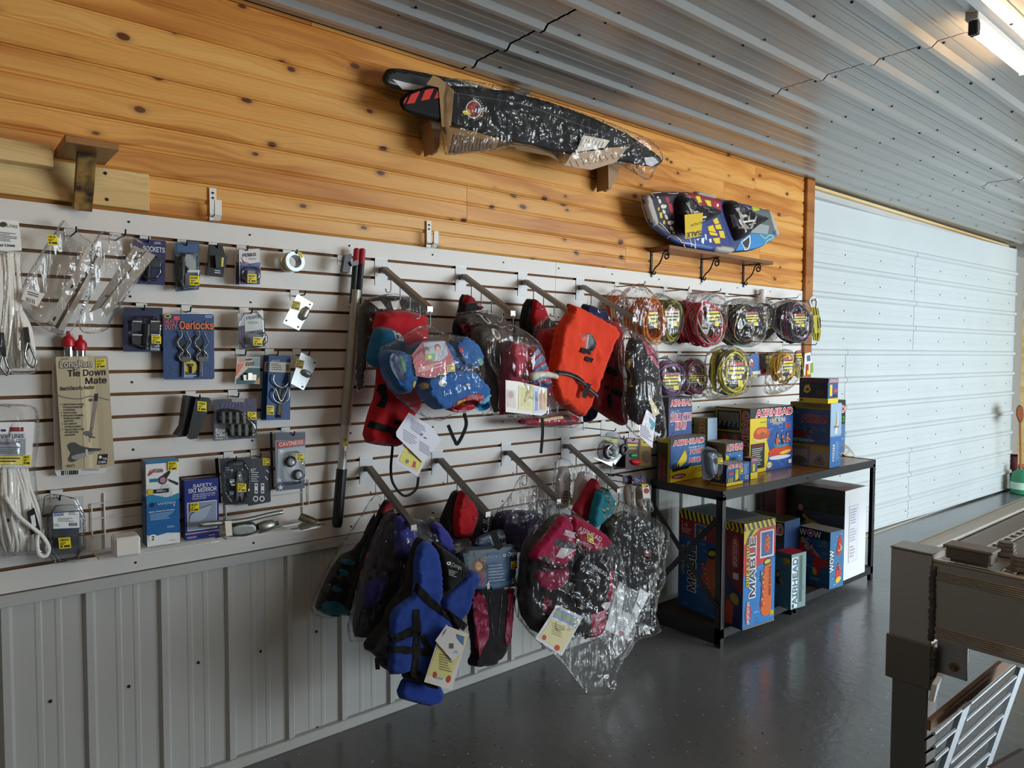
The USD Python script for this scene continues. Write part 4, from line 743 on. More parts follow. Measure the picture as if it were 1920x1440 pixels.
# pack of rubber parts, bottom left
t, f, a = pack('rubber_parts_pack', 'clear pack of dark rubber parts with a white label', 'boat hardware', [(80, 934), (156, 930), (162, 1052), (84, 1057)], 0.06, '#9aa0a6', m='blister')
for i, (x0, y0, x1, y1) in enumerate(((98, 990, 146, 1006), (97, 1006, 147, 1022), (96, 1022, 147, 1038), (100, 970, 140, 989))):
    t.part('rubber_block', card(f, [(x0, y0), (x1, y0-3), (x1, y1-3), (x0, y1)], 0.018, ['#54585c', '#4a4e52', '#5b6064', '#64696d'][i], 0.022, 0.003), 'matte')
t.part('blister_dome', blister(f, [(86, 948), (156, 944), (158, 1046), (90, 1051)], 0.045, wr=0.002), 'blister', smooth=True); t.part('flange', blister(f, [(77, 932), (100, 924), (158, 938), (164, 1052), (82, 1059)], 0.006, R=0.004), 'blister', smooth=True)
a = Art(f, base=0.047); a.poly([(93.5, 956), (145.5, 952), (146.5, 985.5), (95, 988)], '#34487c', 1); a.poly([(95, 957.5), (144.2, 954), (145, 984), (96.3, 986)], '#eceef0', 2); a.text('SEADOG', (96.5, 963), (115, 961.5), 5, '#2c4a92', True, 3); a.lines(124, 955, 142, 961, 3, '#777', 3); a.lines(104, 966, 136, 974, 3, '#888', 3); a.bars(125, 975, 141, 981, layer=3); a.lines(97.5, 977, 108, 983, 2, '#888', 3); a.price(105, 1003, 22, 20, -0.08, 0.1); t.part('label', a.m, 'print'); t.done()

# wire shelves on the panel with goods standing on them
SHZ = 0.921
def wire_shelf(x0, x1, lab, depth=0.125):
    t = Thing('wire_shelf', lab, 'shelf'); z = SHZ-0.004; w = '#dedcd8'; m = M()
    for y in np.linspace(-0.012, -depth, 7): m.tube([(x0, y, z), (x1, y, z)], 0.0017, w, 6)
    t.part('shelf_wires', m, 'plastic'); m = M(); m.tube([(x0+0.001, -0.008, z-0.003), (x0, -depth-0.006, z-0.003), (x0+0.03, -depth-0.012, z-0.003), (x1-0.03, -depth-0.012, z-0.003), (x1, -depth-0.006, z-0.003), (x1, -0.008, z-0.003)], 0.0028, w, 7); t.part('rim', m, 'plastic'); 
    for x in (x0+0.012, x1-0.05): t.part('upright', M().tube([(x+0.025, -0.004, z+0.187), (x+0.025, -0.006, z+0.180), (x+0.025, -0.006, z)], 0.0028, w, 7), 'plastic')
    m = M()
    for h in (0.05, 0.105, 0.155): m.tube([(x0, -0.007, z+h), (x1, -0.007, z+h)], 0.0020, w, 6)
    m.tube([(x0, -0.007, z+0.05), (x0, -0.007, z+0.155)], 0.0024, w, 6).tube([(x1, -0.007, z+0.05), (x1, -0.007, z+0.155)], 0.0024, w, 6); t.part('back_wires', m, 'plastic'); t.done()
wire_shelf(PY(175, 1036, 0.02)[0], PY(407, 1010, 0.11)[0], 'left white wire shelf under the white cap and boxes'); wire_shelf(PY(422, 1008, 0.11)[0], PY(582, 970, 0.02)[0], 'right white wire shelf under the galvanised fitting')
c = Carton((196, 1031), (215, 1048), (264.4, 1040.5), (214, 1011), SHZ, depth=0.085); t = Thing('vent_cap', 'glossy white square plastic cap', 'boat hardware'); b = M().box((0, 0, 0), (c.w, c.d, c.h), '#ece8e1', bev=0.007).xf(np.vstack([np.c_[c.ex, c.ey, [0, 0, 1], c.b], [0, 0, 0, 1]])); t.part('cap', b, 'plastic'); t.done(single=True)
c = Carton((266, 1019), (276, 1026), (337.5, 1017), (271.4, 866), SHZ, ('#8e9499', '#d8dcdf', '#e9ecee', '#999999', '#999999', '#2f6fa6'), depth=0.075)  # left side in greyer tones, its shade put into the colour
t = Thing('extinguisher_box', 'white and blue boxed fire extinguisher standing on the left wire shelf', 'box'); t.part('carton', c.box(), 'print'); a = front_art(c)
a.rect(0, 0.97, 1, 1, '#2d79ad'); a.text('Kidde', 0.22, 0.865, 0.52, 0.045, '#8c1d3a', True); a.poly([(0.06, 0.85), (0.2, 0.9), (0.2, 0.86), (0.07, 0.83)], '#b33a3c', 3); a.poly([(0.07, 0.87), (0.18, 0.905), (0.19, 0.885)], '#c9a24a', 4)
a.poly([(0, 0.0), (1, 0), (1, 0.12), (0, 0.12)], '#eef0f1', 1); a.poly([(0, 0.14), (0.3, 0.12), (0.6, 0.14), (1, 0.12), (1, 0.60), (0.8, 0.575), (0.6, 0.56), (0.35, 0.59), (0.15, 0.615), (0, 0.60)], '#1f66a8', 2); a.poly([(0, 0.5), (0.3, 0.52), (0.6, 0.5), (1, 0.53), (1, 0.60), (0.8, 0.575), (0.6, 0.56), (0.35, 0.59), (0.15, 0.615), (0, 0.60)], '#2f86b8', 3)
a.poly([(0.36, 0.56), (0.42, 0.66), (0.48, 0.72), (0.66, 0.72), (0.78, 0.64), (0.84, 0.54), (0.84, 0.52), (0.36, 0.52)], '#d3d9dc', 1); a.poly([(0.4, 0.8), (0.72, 0.88), (0.74, 0.85), (0.5, 0.72)], '#2b2b2e', 4); a.ell(0.5, 0.77, 0.13, 0.05, '#4a3a3f', 5); a.ell(0.5, 0.77, 0.09, 0.034, '#b98890', 6); a.rect(0.12, 0.755, 0.36, 0.795, '#22809a', 4); a.poly([(0.66, 0.78), (0.98, 0.72), (0.96, 0.69), (0.7, 0.75)], '#2b2b2e', 4)
a.ell(0.12, 0.645, 0.09, 0.036, '#d5c23d', 6); a.rect(0.12, 0.62, 0.68, 0.668, '#26282c', 5); a.lines(0.3, 0.63, 0.6, 0.658, 2, '#dcdcdc', 6); a.ell(0.17, 0.49, 0.07, 0.028, '#16325c', 6); a.text('MARINER', 0.34, 0.48, 0.88, 0.026, '#dbe8f2', False, 6); a.text('5', 0.8, 0.45, 0.86, 0.024, '#dbe8f2', True, 6)
a.text('Marine-Grade Fire Protection', 0.06, 0.40, 0.84, 0.016, '#e6eef5', True, 6); a.lines(0.1, 0.30, 0.85, 0.385, 5, '#9cc0de', 6); a.ell(0.17, 0.10, 0.13, 0.044, '#f5f6f6', 6); a.text('2', 0.13, 0.075, 0.21, 0.05, '#16181c', True, 7); a.lines(0.66, 0.035, 0.95, 0.045, 1, '#777', 3); a.lines(0.6, 0.19, 0.9, 0.22, 2, '#9cc0de', 6)
t.part('printed_front', a.m, 'print'); sd = side_art(c); sd.rect(0, 0, 1, 0.58, '#2a527e'); sd.lines(0.2, 0.62, 0.8, 0.9, 13, '#55595e'); sd.lines(0.2, 0.1, 0.8, 0.5, 14, '#7ea3c6'); t.part('printed_side', sd.m, 'print'); a2 = front_art(c); a2.a.base = 0.0035; a2.price(0.66, 0.875, 0.28, 0.105); t.part('price_sticker', a2.m, 'print', label='yellow price sticker'); t.done()
c = Carton((339.7, 1003), (347.6, 1014), (411, 1005), (345, 902), SHZ, ('#1c2350', '#202c6e', '#27348a', '#222', '#222', '#2a2f52'), depth=0.07)
t = Thing('mirror_box', 'dark blue boxed ski mirror standing on the left wire shelf', 'box'); t.part('carton', c.box(), 'print'); a = front_art(c)
a.text('SAFETY', 0.24, 0.875, 0.80, 0.055, '#e9edf4', True); a.text('SKI MIRROR', 0.10, 0.79, 0.94, 0.07, '#e9edf4', True); 
for i, s_ in enumerate(('Clearest Shatterproof Design', 'Fits Windshields Up To 1"', 'Mounts On Dash')): a.text(s_, 0.22, 0.745-i*0.035, (0.9, 0.9, 0.62)[i], 0.026, '#c9d1ea', True)
a.poly([(0.06, 0.15), (0.94, 0.15), (0.94, 0.63), (0.06, 0.63)], '#dfe3e8', 2); a.poly([(0.08, 0.165), (0.92, 0.165), (0.92, 0.615), (0.08, 0.615)], '#8f9cb4', 3); a.poly([(0.12, 0.30), (0.16, 0.42), (0.36, 0.50), (0.80, 0.56), (0.62, 0.36), (0.4, 0.28)], '#a9b5ca', 4); a.poly([(0.12, 0.30), (0.16, 0.42), (0.36, 0.50), (0.80, 0.56), (0.79, 0.567), (0.34, 0.51), (0.14, 0.43), (0.11, 0.30)], '#3c4660', 5)
for v0, cc in ((0.085, '#b83a46'), (0.105, '#dfe3ea')): a.rect(0, v0, 1, v0+0.012, cc, 3)
a.lines(0.05, 0.02, 0.35, 0.055, 2, '#c9d1ea'); a.lines(0.68, 0.02, 0.95, 0.045, 1, '#c9d1ea'); t.part('printed_front', a.m, 'print'); tp = top_art(c); tp.text('SKI MIRROR', 0.1, 0.35, 0.9, 0.4, '#9aa6d0', True); t.part('printed_top', tp.m, 'print'); a2 = front_art(c); a2.a.base = 0.004; a2.price(0.15, 0.475, 0.25, 0.15); t.part('price_sticker', a2.m, 'print', label='yellow price sticker'); t.done()
# galvanised bow fitting lying on the right shelf
f = wallface(0.10, 0, (450, 980)); t = Thing('bow_fitting', 'long galvanised casting with a white tag, lying on the right wire shelf', 'boat hardware')
t.part('arm', M().tube(f.w(f.px(curve([(368, 981), (400, 978), (430, 976), (462, 971), (495, 963), (524, 957)], 4)), np.r_[np.full(20, 0.03), 0.03]), np.linspace(0.0095, 0.0085, 21), '#a3a59f', 12), 'galvanized', smooth=True)
t.part('web', (*Pillow(f, [(425, 980), (470, 974), (482, 985), (478, 1000), (450, 1006), (432, 1006), (424, 1000)], 0.02, R=0.012, step=0.006, off=0.01, back=0.8).mesh('#83857f'),), 'galvanized', smooth=True)
t.part('boss', M().tube(f.w(f.px([(480, 989), (494, 984), (508, 980)]), 0.022), [0.019, 0.021, 0.017], '#a8aaa5', 14), 'galvanized', smooth=True); t.part('bolt', M().tube(f.w(f.px([(508, 981), (517, 978)]), 0.024), 0.008, '#bdbdb8', 8), 'chrome')
a = Art(f, base=0.045); ft = wallface(0.148, 0, (428, 990)); t.part('tag', card(ft, [(421.5, 977), (434, 976), (436, 1004), (424, 1005)], 0.0008, '#ece3d2'), 'print'); t.done()
f = wallface(0.10, 0, (575, 975)); t = Thing('roller', 'small steel roller in a clear tray, at the right end of the right shelf', 'boat hardware'); t.part('drum', M().tube(f.w(f.px([(562, 968), (586, 977)]), [0.0, 0.03]), 0.0155, '#b2ac9c', 14), 'chrome', smooth=False); t.part('pin', M().tube(f.w(f.px([(584, 976), (592, 979)]), [0.03, 0.04]), 0.007, '#c6c2b6', 8), 'chrome'); 
m = M(); q = [PZ(*p_, SHZ+0.003) for p_ in ((528, 988), (556, 998), (612, 986), (590, 976))]; m.add(np.array(q+[p_+np.array([0, 0, 0.004]) for p_ in q]), [[0, 1, 2, 3], [4, 7, 6, 5], [0, 4, 5, 1], [1, 5, 6, 2], [2, 6, 7, 3], [3, 7, 4, 0]]); v, f_, c_ = m.arr(); t.part('tray', (v, f_), 'blister'); t.done()

# telescopic pole leaning flat on the wall
t = Thing('boat_pole', 'long aluminium telescopic pole with a black grip and red tips', 'pole'); A_, B_ = PY(674, 472, 0.055), PY(632, 988, 0.055); ax = (B_-A_); side = np.array([0.019, -0.008, 0])
def along(q, s=0.0): return A_+ax*q+side*s
t.part('upper_tube', M().tube([along(0.14), along(0.56)], 0.0205, '#b5b1a9', 18), 'satin', smooth=False); t.part('lower_tube', M().tube([along(0.55), along(0.80)], 0.0175, '#cfd0ce', 18), 'satin', smooth=False); t.part('grip', M().tube([along(0.79), along(0.985), along(1.0)], [0.0215, 0.0215, 0.017], '#17181a', 18), 'plastic')
t.part('collar', M().tube([along(0.5), along(0.63)], 0.0215, '#aca79e', 18), 'satin')
for s in (-0.55, 0.55): t.part('head_rod', M().tube([along(0.02, s), along(0.19, s)], 0.0125, '#222327', 12), 'plastic'); t.part('tip', M().tube([along(-0.012, s), along(-0.008, s), along(0.045, s)], [0.008, 0.0125, 0.0135], '#a31c28', 12), 'plastic')
f = wallface(0.085, 0, (655, 500)); t.part('clamp', card(f, [(645, 478), (658, 476), (654, 512), (640, 510)], 0.022, '#1d1e22', 0.01, 0.004).join(card(f, [(652, 492), (668, 488), (668, 497), (656, 500)], 0.012, '#55595d', 0.02, 0.002)), 'plastic')
a = Art(wallface(0.0785, 0, (650, 820))); a.price(643, 822, 9, 15); a.rect(645, 842, 650, 860, '#e7e5e2', 1); a.bars(646, 845, 649, 856, layer=2, n=3); t.part('price_sticker', a.m, 'print'); t.done()
hook(640, 478, 0.075, 'pale hook holding the long aluminium pole', plate='#e4e4e2')
# white J hooks on the planks
def jhook(px, py, lab):
    p = PY(px, py, 0.0); t = Thing('coat_hook', lab, 'hook'); x, z = p[0], p[2]; w = 0.024; f_ = [(0.0, 0.0), (0.0, 0.115), (-0.004, 0.118), (-0.0045, 0.026), (-0.012, 0.014), (-0.036, 0.010), (-0.052, 0.018), (-0.056, 0.066), (-0.062, 0.066), (-0.062, 0.014), (-0.045, -0.003), (-0.012, 0.0)]
    m = profile_x([(y-0.002, z+zz) for y, zz in f_], x-w/2, x+w/2); t.part('hook', (*[np.array(m.vertices), np.array(m.faces), np.broadcast_to(lin('#e6e3dc'), m.vertices.shape)],), 'plastic'); a = M()
    for dz in (0.10, 0.082): screw_head(a, (x, -0.007, z+dz), (0, -1, 0), 0.0045)
    t.part('screw', a, 'metal'); t.part('pad', M().box((x-w*0.4, -0.052, z+0.0132), (x+w*0.4, -0.014, z+0.0155), '#1c1c1e'), 'matte'); t.done()
jhook(399, 415, 'left white metal J hook screwed to the planks'); jhook(803, 465, 'right white metal J hook screwed to the planks, above the life vest arms')
# wooden T bracket and pale board, top left
t = Thing('backing_board', 'pale pine board screwed flat on the planks at upper left', 'board'); a0, b0 = PY(0, 325, 0.02), PY(280, 400, 0.02)
t.part('board', (lambda m: (m.arr()[0], m.arr()[1]))(M().box((-1.4, -0.018, SLT+0.012), (PY(280, 360, 0.018)[0], 0.002, PY(100, 300, 0.018)[2]), bev=0.002)), 'pine_pale'); t.part('ledge', (lambda m: (m.arr()[0], m.arr()[1]))(M().box((-1.4, -0.075, PY(60, 300, 0.07)[2]-0.012), (PY(100, 300, 0.075)[0], -0.0185, PY(60, 268, 0.07)[2]), bev=0.002)), 'pine_pale'); m = M()
for px, py in ((198, 325), (201, 374)): screw_head(m, PY(px, py, 0.0185), (0, -1, 0), 0.006)
t.part('screw', m, 'metal'); t.done()
t = Thing('wood_bracket', 'T shaped wooden shelf bracket with a scorched strut', 'bracket'); p = PY(150, 385, 0.03); x = p[0]
zt_ = 2.183; t.part('arm', (lambda m: (m.arr()[0], m.arr()[1]))(M().box((0.333, -0.238, zt_), (0.474, -0.019, zt_+0.022), bev=0.002)), 'walnut')
m = M().box((-0.026, -0.028, 0), (0.026, 0.0, 0.30), bev=0.002); m.xf(trans((x+0.005, -0.022, SLT-0.01)) @ rotm((1, 0, 0), 20)); v, f_, c_ = m.arr(); v[:, 2] = np.minimum(v[:, 2], zt_-0.0005); t.part('strut', (v, f_), 'scorched'); t.done()
# ---------------------------------------------------------------- sloping arms and the life vests on them
def crop(x0, y0, s): return lambda *p: [(x0+p[i]/s, y0+p[i+1]/s) for i in range(0, len(p), 2)]
V4 = crop(560, 860, 3.0); V5 = crop(920, 860, 3.0); U1 = crop(600, 440, 4.0); U2 = crop(840, 500, 4.0); U3 = crop(660, 720, 6.0); L8 = crop(960, 800, 6.4); R6 = crop(1120, 500, 4.3636)
def arm_parts(t, x, z, seed):
    g = z+0.0405; t.part('back_plate', M().box((x-0.030, -0.003, z-0.062), (x+0.030, -0.0008, z+0.046), '#d2d4d6').box((x-0.030, -0.0052, z+0.0462), (x+0.030, -0.0008, z+0.052), '#e3e5e6'), 'plastic')
    e = np.array([0, -0.343, -0.178]); e0 = np.array([x, -0.035, z]); b = M(); w, h = 0.0125, 0.011
    def ring(p): return [p+np.array(q) for q in ((-w, 0, -h), (w, 0, -h), (w, 0, h), (-w, 0, h))]
    pts = [np.array([x, -0.003, z]), e0+[0, 0.004, 0.004], e0+e]; v = np.vstack([ring(p) for p in pts]); f = [[0, 1, 2, 3], [8, 11, 10, 9]]
    for k in range(2): f += [[k*4+i, k*4+(i+1) % 4, k*4+4+(i+1) % 4, k*4+4+i] for i in range(4)]
    f = np.array(f); q = M(); q.add(v, f[:, ::-1], '#8e8a84'); vv, ff, cc = q.arr(); q2 = M(); flat(q2, trimesh.Trimesh(vv, ff, process=False), '#8e8a84'); t.part('arm', q2, 'metal')
    for k in range(5):
        p = e0+e*(0.14+0.215*k); t.part('pin_hook', M().tube([p+[0, 0, -0.008], p+[0, 0, -0.062], p+[-0.004, 0, -0.070], p+[-0.018, 0, -0.072], p+[-0.024, 0, -0.066], p+[-0.0245, 0, -0.056]], 0.0024, '#b9babb', 7), 'chrome')
ARMS = None
for lab, x, z in (('first', 1.5, 1.92), ('second', 1.913, 1.92), ('third', 2.286, 1.92), ('fourth', 2.686, 1.92)):
    L_ = f'{lab} sloping chrome arm from the left in the upper row of vests'
    if ARMS is None: ARMS = Thing('garment_faceout', L_, 'display arm', at=(x, 0, z)); arm_parts(ARMS, x, z, 1); ARMS.done()
    else: copy_of(ARMS, (x, 0, z), L_)
for lab, x, z in (('first', 1.425, 1.087), ('second', 1.783, 1.087), ('third', 2.185, 1.087), ('fourth', 2.585, 1.087)):
    copy_of(ARMS, (x, 0, z), f'{lab} sloping chrome arm from the left in the lower row of vests')

class Vest:
    def __init__(s, name, label, d, cat='life vest', yaw=0, at=(960, 700)):
        s.t = Thing(name, label, cat); s.d = d; s.f = wallface(d, yaw, at); s.p = None; s.n = 0
    def body(s, pts, c, T=0.04, name='body', wr=0.012, seed=None, rnd=1, back=0.3, off=0.0, R=None, m='fabric', ridge=0.010, step=0.013, wf=9.0):
        s.n += 1; s.p = Pillow(s.f, pts, T, R=R or max(0.014, T*0.75), wr=wr, wf=wf, seed=(seed or s.n*3+int(s.d*100)), rnd=rnd, back=back, off=off, ridge=ridge, rf=9, step=step); s.t.part(name, s.p.mesh(c), m, smooth=True); return s
    def panel(s, pts, c, T=0.018, off=None, name='foam_panel', rnd=1, wr=0.006, m='fabric', ridge=0.006):
        base = s.p; q = Polygon(s.f.px(pts)).centroid; o = (float(base.depth(np.array([[q.x, q.y]]))[0])-0.006) if off is None and base is not None else (off or 0.0)
        s.n += 1; p = Pillow(s.f, pts, T, R=max(0.006, min(0.011, T*0.6)), wr=wr, wf=16, seed=s.n*5+int(s.d*100), rnd=rnd, back=0.4, off=o, ridge=ridge, rf=14); s.t.part(name, p.mesh(c), m, smooth=True); s.last = p; return s
    def art(s, base=0.0012, on='body'):
        s.a = Art(s.f, s.p if on == 'body' else s.last, base=base); return s.a
    def put(s, name='print', m='print'):
        if s.a.m.v: s.t.part(name, s.a.m, m)
        return s
    def strap(s, pts, w=9, c='#141416', r=0.0, off=0.006, name='strap', on='body', n=5):
        a = Art(s.f, s.p if on == 'body' else s.front if on == 'front' else s.last, base=off); a.line(curve(pts, n) if len(pts) > 2 else pts, w, c); s.t.part(name, a.m, 'fabric'); return s
    def loop(s, pts, w=4, off=0.02, c='#121214', name='strap_tail'):
        q = LineString(curve(pts, 6)).buffer(w/2, cap_style='flat'); s.t.part(name, card(s.f, np.array(q.exterior.coords)[:-1], 0.002, c, off), 'fabric'); return s
    def bag(s, pts, T=0.06, seed=1, pleat=None, wr=0.012, ridge=0.016, back=0.25, rnd=1, step=0.011):
        p = Pillow(s.f, pts, T, wr=wr, wf=13, seed=seed, back=back, ridge=ridge, rf=17, pleat=pleat, rnd=rnd, step=step); s.t.part('clear_bag', p.mesh()[:2], 'film', smooth=True); s.bp = p; return s
    def tag(s, pts, c='#efece8', off=0.03, name='hang_tag', art=None, d=None):
        f = wallface(s.d+off); s.t.part(name, card(f, pts, 0.0008, c), 'print'); a = Art(f)
        if art: art(a)
        if a.m.v: s.t.part('tag_print', a.m, 'print')
        return s
    def done(s): return s.t.done()
RED, ORG, BLK, NAVY, BLUE, MAG = '#b3121f', '#e23a17', '#151417', '#20224a', '#26479e', '#a8174a'

# upper row, first arm
v = Vest('life_vest', 'bagged vest with grey and white striped collar and red yoke, behind the teal float', 0.10)
v.body(U1(300, 500, 480, 450, 780, 500, 785, 700, 640, 720, 400, 720, 330, 1000, 320, 1160, 270, 1170, 285, 700), '#3a3634', 0.03).panel(U1(390, 580, 560, 575, 785, 590, 780, 690, 660, 690, 560, 700, 390, 680), '#c0212a', 0.02)
a = v.art(0.003); 
for q in ((345, 505, 420, 500, 470, 560, 400, 560), (500, 500, 560, 500, 580, 560, 520, 565)): a.poly(U1(*q), '#c9c3ba', 1)
v.put('striped_collar'); v.bag(U1(285, 500, 520, 430, 700, 470, 790, 500, 795, 690, 640, 720, 400, 720, 340, 1100, 320, 1175, 260, 1175, 275, 700), 0.045, 21, ((728, 552), 12, 0.006, 0.08)).done()
v = Vest('life_vest', 'red vest with black waist belt and paper booklets, hanging lowest in the upper row', 0.18)
v.body([(694, 590), (740, 578), (798, 590), (800, 640), (790, 760), (765, 790), (755, 838), (715, 836), (676, 828), (688, 775), (702, 740), (706, 680)], RED, 0.045).strap(U3(150, 440, 400, 520, 540, 580), 12).strap(U3(390, 420, 450, 430), 0.1)
v.strap([(725, 790), (737, 792), (735, 816), (722, 814)], 8, name='buckle').strap(U3(270, 0, 290, 160, 250, 250), 10).loop(U3(430, 690, 410, 960, 440, 1120, 560, 1250, 690, 1180, 720, 1040), 4.5).loop(U3(1110, 310, 1130, 450, 1040, 640, 1000, 600, 930, 440), 6, 0.10)
def booklet(a):
    a.lines(770, 784, 800, 806, 6, '#8f8fa6', 1, 0.62); a.lines(756, 804, 782, 826, 5, '#9a9ab0', 1, 0.62); a.lines(786, 826, 812, 846, 5, '#8f8fa6', 1, 0.62); a.ell(790, 815, 3, 2, '#555566', 2); a.ell(797, 821, 3, 1.4, '#444455', 2, 30)
v.tag(U3(640, 320, 880, 470, 1010, 630, 800, 885, 500, 590, 495, 540), '#dedde8', 0.11, 'booklet', booklet)
def ycard(a):
    a.poly(U3(600, 690, 810, 860, 735, 985, 525, 865), '#ddd05a', 1); a.poly(U3(690, 865, 720, 875, 710, 945, 670, 930), '#b5323a', 2); a.lines(764, 843, 786, 850, 3, '#5b5630', 2, 0.5); a.ell(763, 865, 3.5, 4, '#77764f', 2)
v.tag(U3(580, 670, 820, 880, 740, 1040, 485, 885), '#d9d7ea', 0.10, 'safety_card', ycard).done()
v = Vest('arm_float', 'teal blue foam float behind the bagged child float, by the pole', 0.24, 'swim float')
v.body(U1(395, 700, 460, 685, 560, 715, 600, 760, 640, 800, 560, 960, 440, 1020, 345, 960, 340, 900), '#17658f', 0.05); a = v.art(); a.poly(U1(500, 720, 590, 745, 570, 800, 510, 790), '#b9c6cc'); a.poly(U1(515, 730, 545, 735, 535, 785, 515, 780), '#23435c', 2); v.put().done()
v = Vest('child_float', 'printed blue child swim float in a clear bag, front of first upper arm', 0.376, 'swim float')
v.body(U1(600, 860, 760, 790, 930, 780, 1080, 900, 1080, 1080, 900, 1160, 720, 1080), '#2e5c92', 0.04); v.panel(U1(430, 870, 560, 860, 680, 900, 710, 1030, 640, 1200, 560, 1190, 470, 1060), '#2a62a4', 0.055, 0.0, 'arm_band').art(0.001, 'x')
a = v.a; a.poly(smooth_px(U1(450, 890, 560, 880, 590, 1010, 560, 1110, 480, 1040)), '#16325c', 1); a.poly(smooth_px(U1(530, 900, 560, 920, 590, 1020, 570, 1040)), '#4f8f4a', 2); a.poly(smooth_px(U1(640, 1090, 670, 1100, 655, 1150, 635, 1140)), '#d6c24a', 2); a.text('stay safe', U1(615, 900)[0], U1(665, 1040)[0], 7, '#cfdbe8', True, 2, up=(1, -0.3)); v.put('band_print')
v.panel(U1(960, 780, 1090, 750, 1190, 890, 1185, 1000, 1050, 1020, 960, 900), '#2f66a6', 0.05, 0.0, 'arm_band').art(0.001, 'x'); a = v.a; a.poly(U1(985, 850, 1010, 845, 1015, 880, 990, 885), '#b5283c', 1); a.poly(smooth_px(U1(1130, 920, 1165, 930, 1160, 990, 1120, 960)), '#3f8f5f', 1); v.put('band_print')
v.panel(U1(690, 1080, 860, 1020, 1060, 985, 1200, 1120, 1215, 1230, 1130, 1300, 1050, 1230, 870, 1330, 760, 1260), '#2c66ab', 0.065, 0.01, 'chest_float').art(0.001, 'x')
a = v.a; a.poly(smooth_px(U1(880, 1320, 950, 1230, 1080, 1180, 1160, 1200, 1100, 1290, 980, 1320)), '#a81e2c', 1); a.poly(U1(945, 1240, 1005, 1225, 1010, 1270, 950, 1285), '#d9bb35', 2); a.poly(smooth_px(U1(1060, 1290, 1150, 1200, 1210, 1190, 1190, 1290, 1110, 1320)), '#2a83ad', 1); a.ell(*U1(835, 1110)[0], 8, 6, '#d8d6c8', 2); a.ell(*U1(850, 1115)[0], 3, 3, '#1d1d22', 3); a.poly(smooth_px(U1(690, 1110, 730, 1100, 735, 1150, 700, 1160)), '#d8b48a', 2); a.ell(*U1(1020, 1120)[0], 4, 2.5, '#dcb495', 2); a.poly(U1(1050, 985, 1085, 985, 1070, 1010), '#d9b13f', 2); v.put('float_print')
def insert(a):
    a.poly(U1(775, 810, 940, 800, 960, 900, 900, 950, 790, 940), '#a9aebb', 1); a.ell(*U1(795, 870)[0], 6, 8, '#5a3a2c', 2); a.ell(*U1(800, 880)[0], 4, 5, '#c99477', 3); a.ell(*U1(880, 845)[0], 6, 7, '#6b3d2b', 2); a.ell(*U1(882, 858)[0], 4, 5, '#d09c80', 3); a.poly(U1(790, 900, 860, 890, 865, 940, 800, 945), '#5f9e46', 2); a.ell(*U1(822, 918)[0], 4, 4, '#e3dc6b', 3)
    a.poly(smooth_px(U1(700, 960, 760, 940, 860, 970, 960, 930, 1000, 930, 1010, 1000, 820, 1060, 720, 1050)), '#b3202d', 2); a.lines(783, 690, 830, 700, 3, '#e7c9c2', 3, -0.25); a.poly(U1(880, 1050, 985, 1030, 990, 1075, 880, 1090), '#d9bf2e', 3); a.price(837, 684.5, 15, 12.5, -0.05, 0.05)
v.tag(U1(690, 900, 770, 800, 930, 795, 1000, 920, 1015, 1020, 900, 1090, 720, 1060), '#a4293a', 0.066, 'insert_card', insert)
v.bag(U1(800, 655, 900, 735, 1100, 760, 1200, 890, 1225, 1200, 1130, 1330, 1000, 1340, 870, 1420, 640, 1290, 470, 1110, 418, 860, 560, 790), 0.105, 24, ((800, 604), 15, 0.010, 0.16)).done()
# upper row, second arm
v = Vest('life_vest', 'red and black vest at the back of the second upper arm', 0.09); v.body(U2(90, 205, 150, 212, 195, 262, 250, 300, 240, 380, 160, 520, 60, 560, 20, 470, 70, 340), BLK, 0.03).panel(U2(92, 212, 150, 216, 190, 265, 180, 275, 80, 300), '#9a1a24', 0.015).panel(U2(190, 268, 246, 302, 240, 325, 170, 300), '#8e1721', 0.012).done()
v = Vest('life_vest', 'grey and maroon vest with striped collar in a dull clear bag, second upper arm', 0.20)
v.body(U2(30, 380, 200, 345, 330, 345, 430, 400, 420, 600, 300, 700, 250, 1090, 230, 900, 180, 560), '#4a403c', 0.035); a = v.art(0.002); a.poly(U2(185, 355, 215, 350, 290, 430, 260, 445), '#d5cdc0'); a.poly(U2(205, 360, 225, 360, 270, 420, 250, 425), '#2c2c2e', 2); a.poly(U2(50, 440, 130, 420, 150, 520, 70, 500), '#7a2730'); v.put().bag(U2(10, 355, 200, 325, 340, 330, 440, 385, 430, 620, 310, 720, 370, 960, 290, 1120, 245, 1110, 235, 800, 170, 520), 0.05, 27, ((922, 582), 12, 0.006, 0.1)).done()
v = Vest('life_vest', 'grey vest with white piped collar, between two bagged vests on the second upper arm', 0.28)
v.body(U2(150, 470, 260, 440, 380, 430, 460, 520, 440, 800, 390, 1090, 330, 1100, 280, 800), '#57504a', 0.035); a = v.art(0.002); a.poly(smooth_px(U2(270, 470, 310, 460, 365, 530, 330, 560)), '#ddd5c8'); a.poly(smooth_px(U2(300, 480, 320, 475, 350, 525, 330, 535)), '#2e3033', 2); a.poly(U2(330, 720, 380, 730, 370, 860, 320, 840), '#7b3b38'); v.put().bag(U2(140, 470, 260, 430, 390, 420, 480, 520, 460, 800, 400, 1110, 320, 1120, 270, 800), 0.05, 29).done()
v = Vest('child_vest', 'red and blue striped child vest with cream belt in a clear bag', 0.378, at=(990, 700))
v.body(U2(420, 560, 520, 560, 580, 580, 660, 640, 720, 880, 750, 1100, 420, 1110, 375, 1110, 400, 800), '#8e2b3c', 0.04).panel(U2(415, 570, 505, 560, 525, 700, 500, 830, 440, 830, 410, 720), '#b3364a', 0.02).panel(U2(545, 650, 590, 580, 655, 640, 700, 780, 730, 900, 560, 870), '#b93648', 0.02)
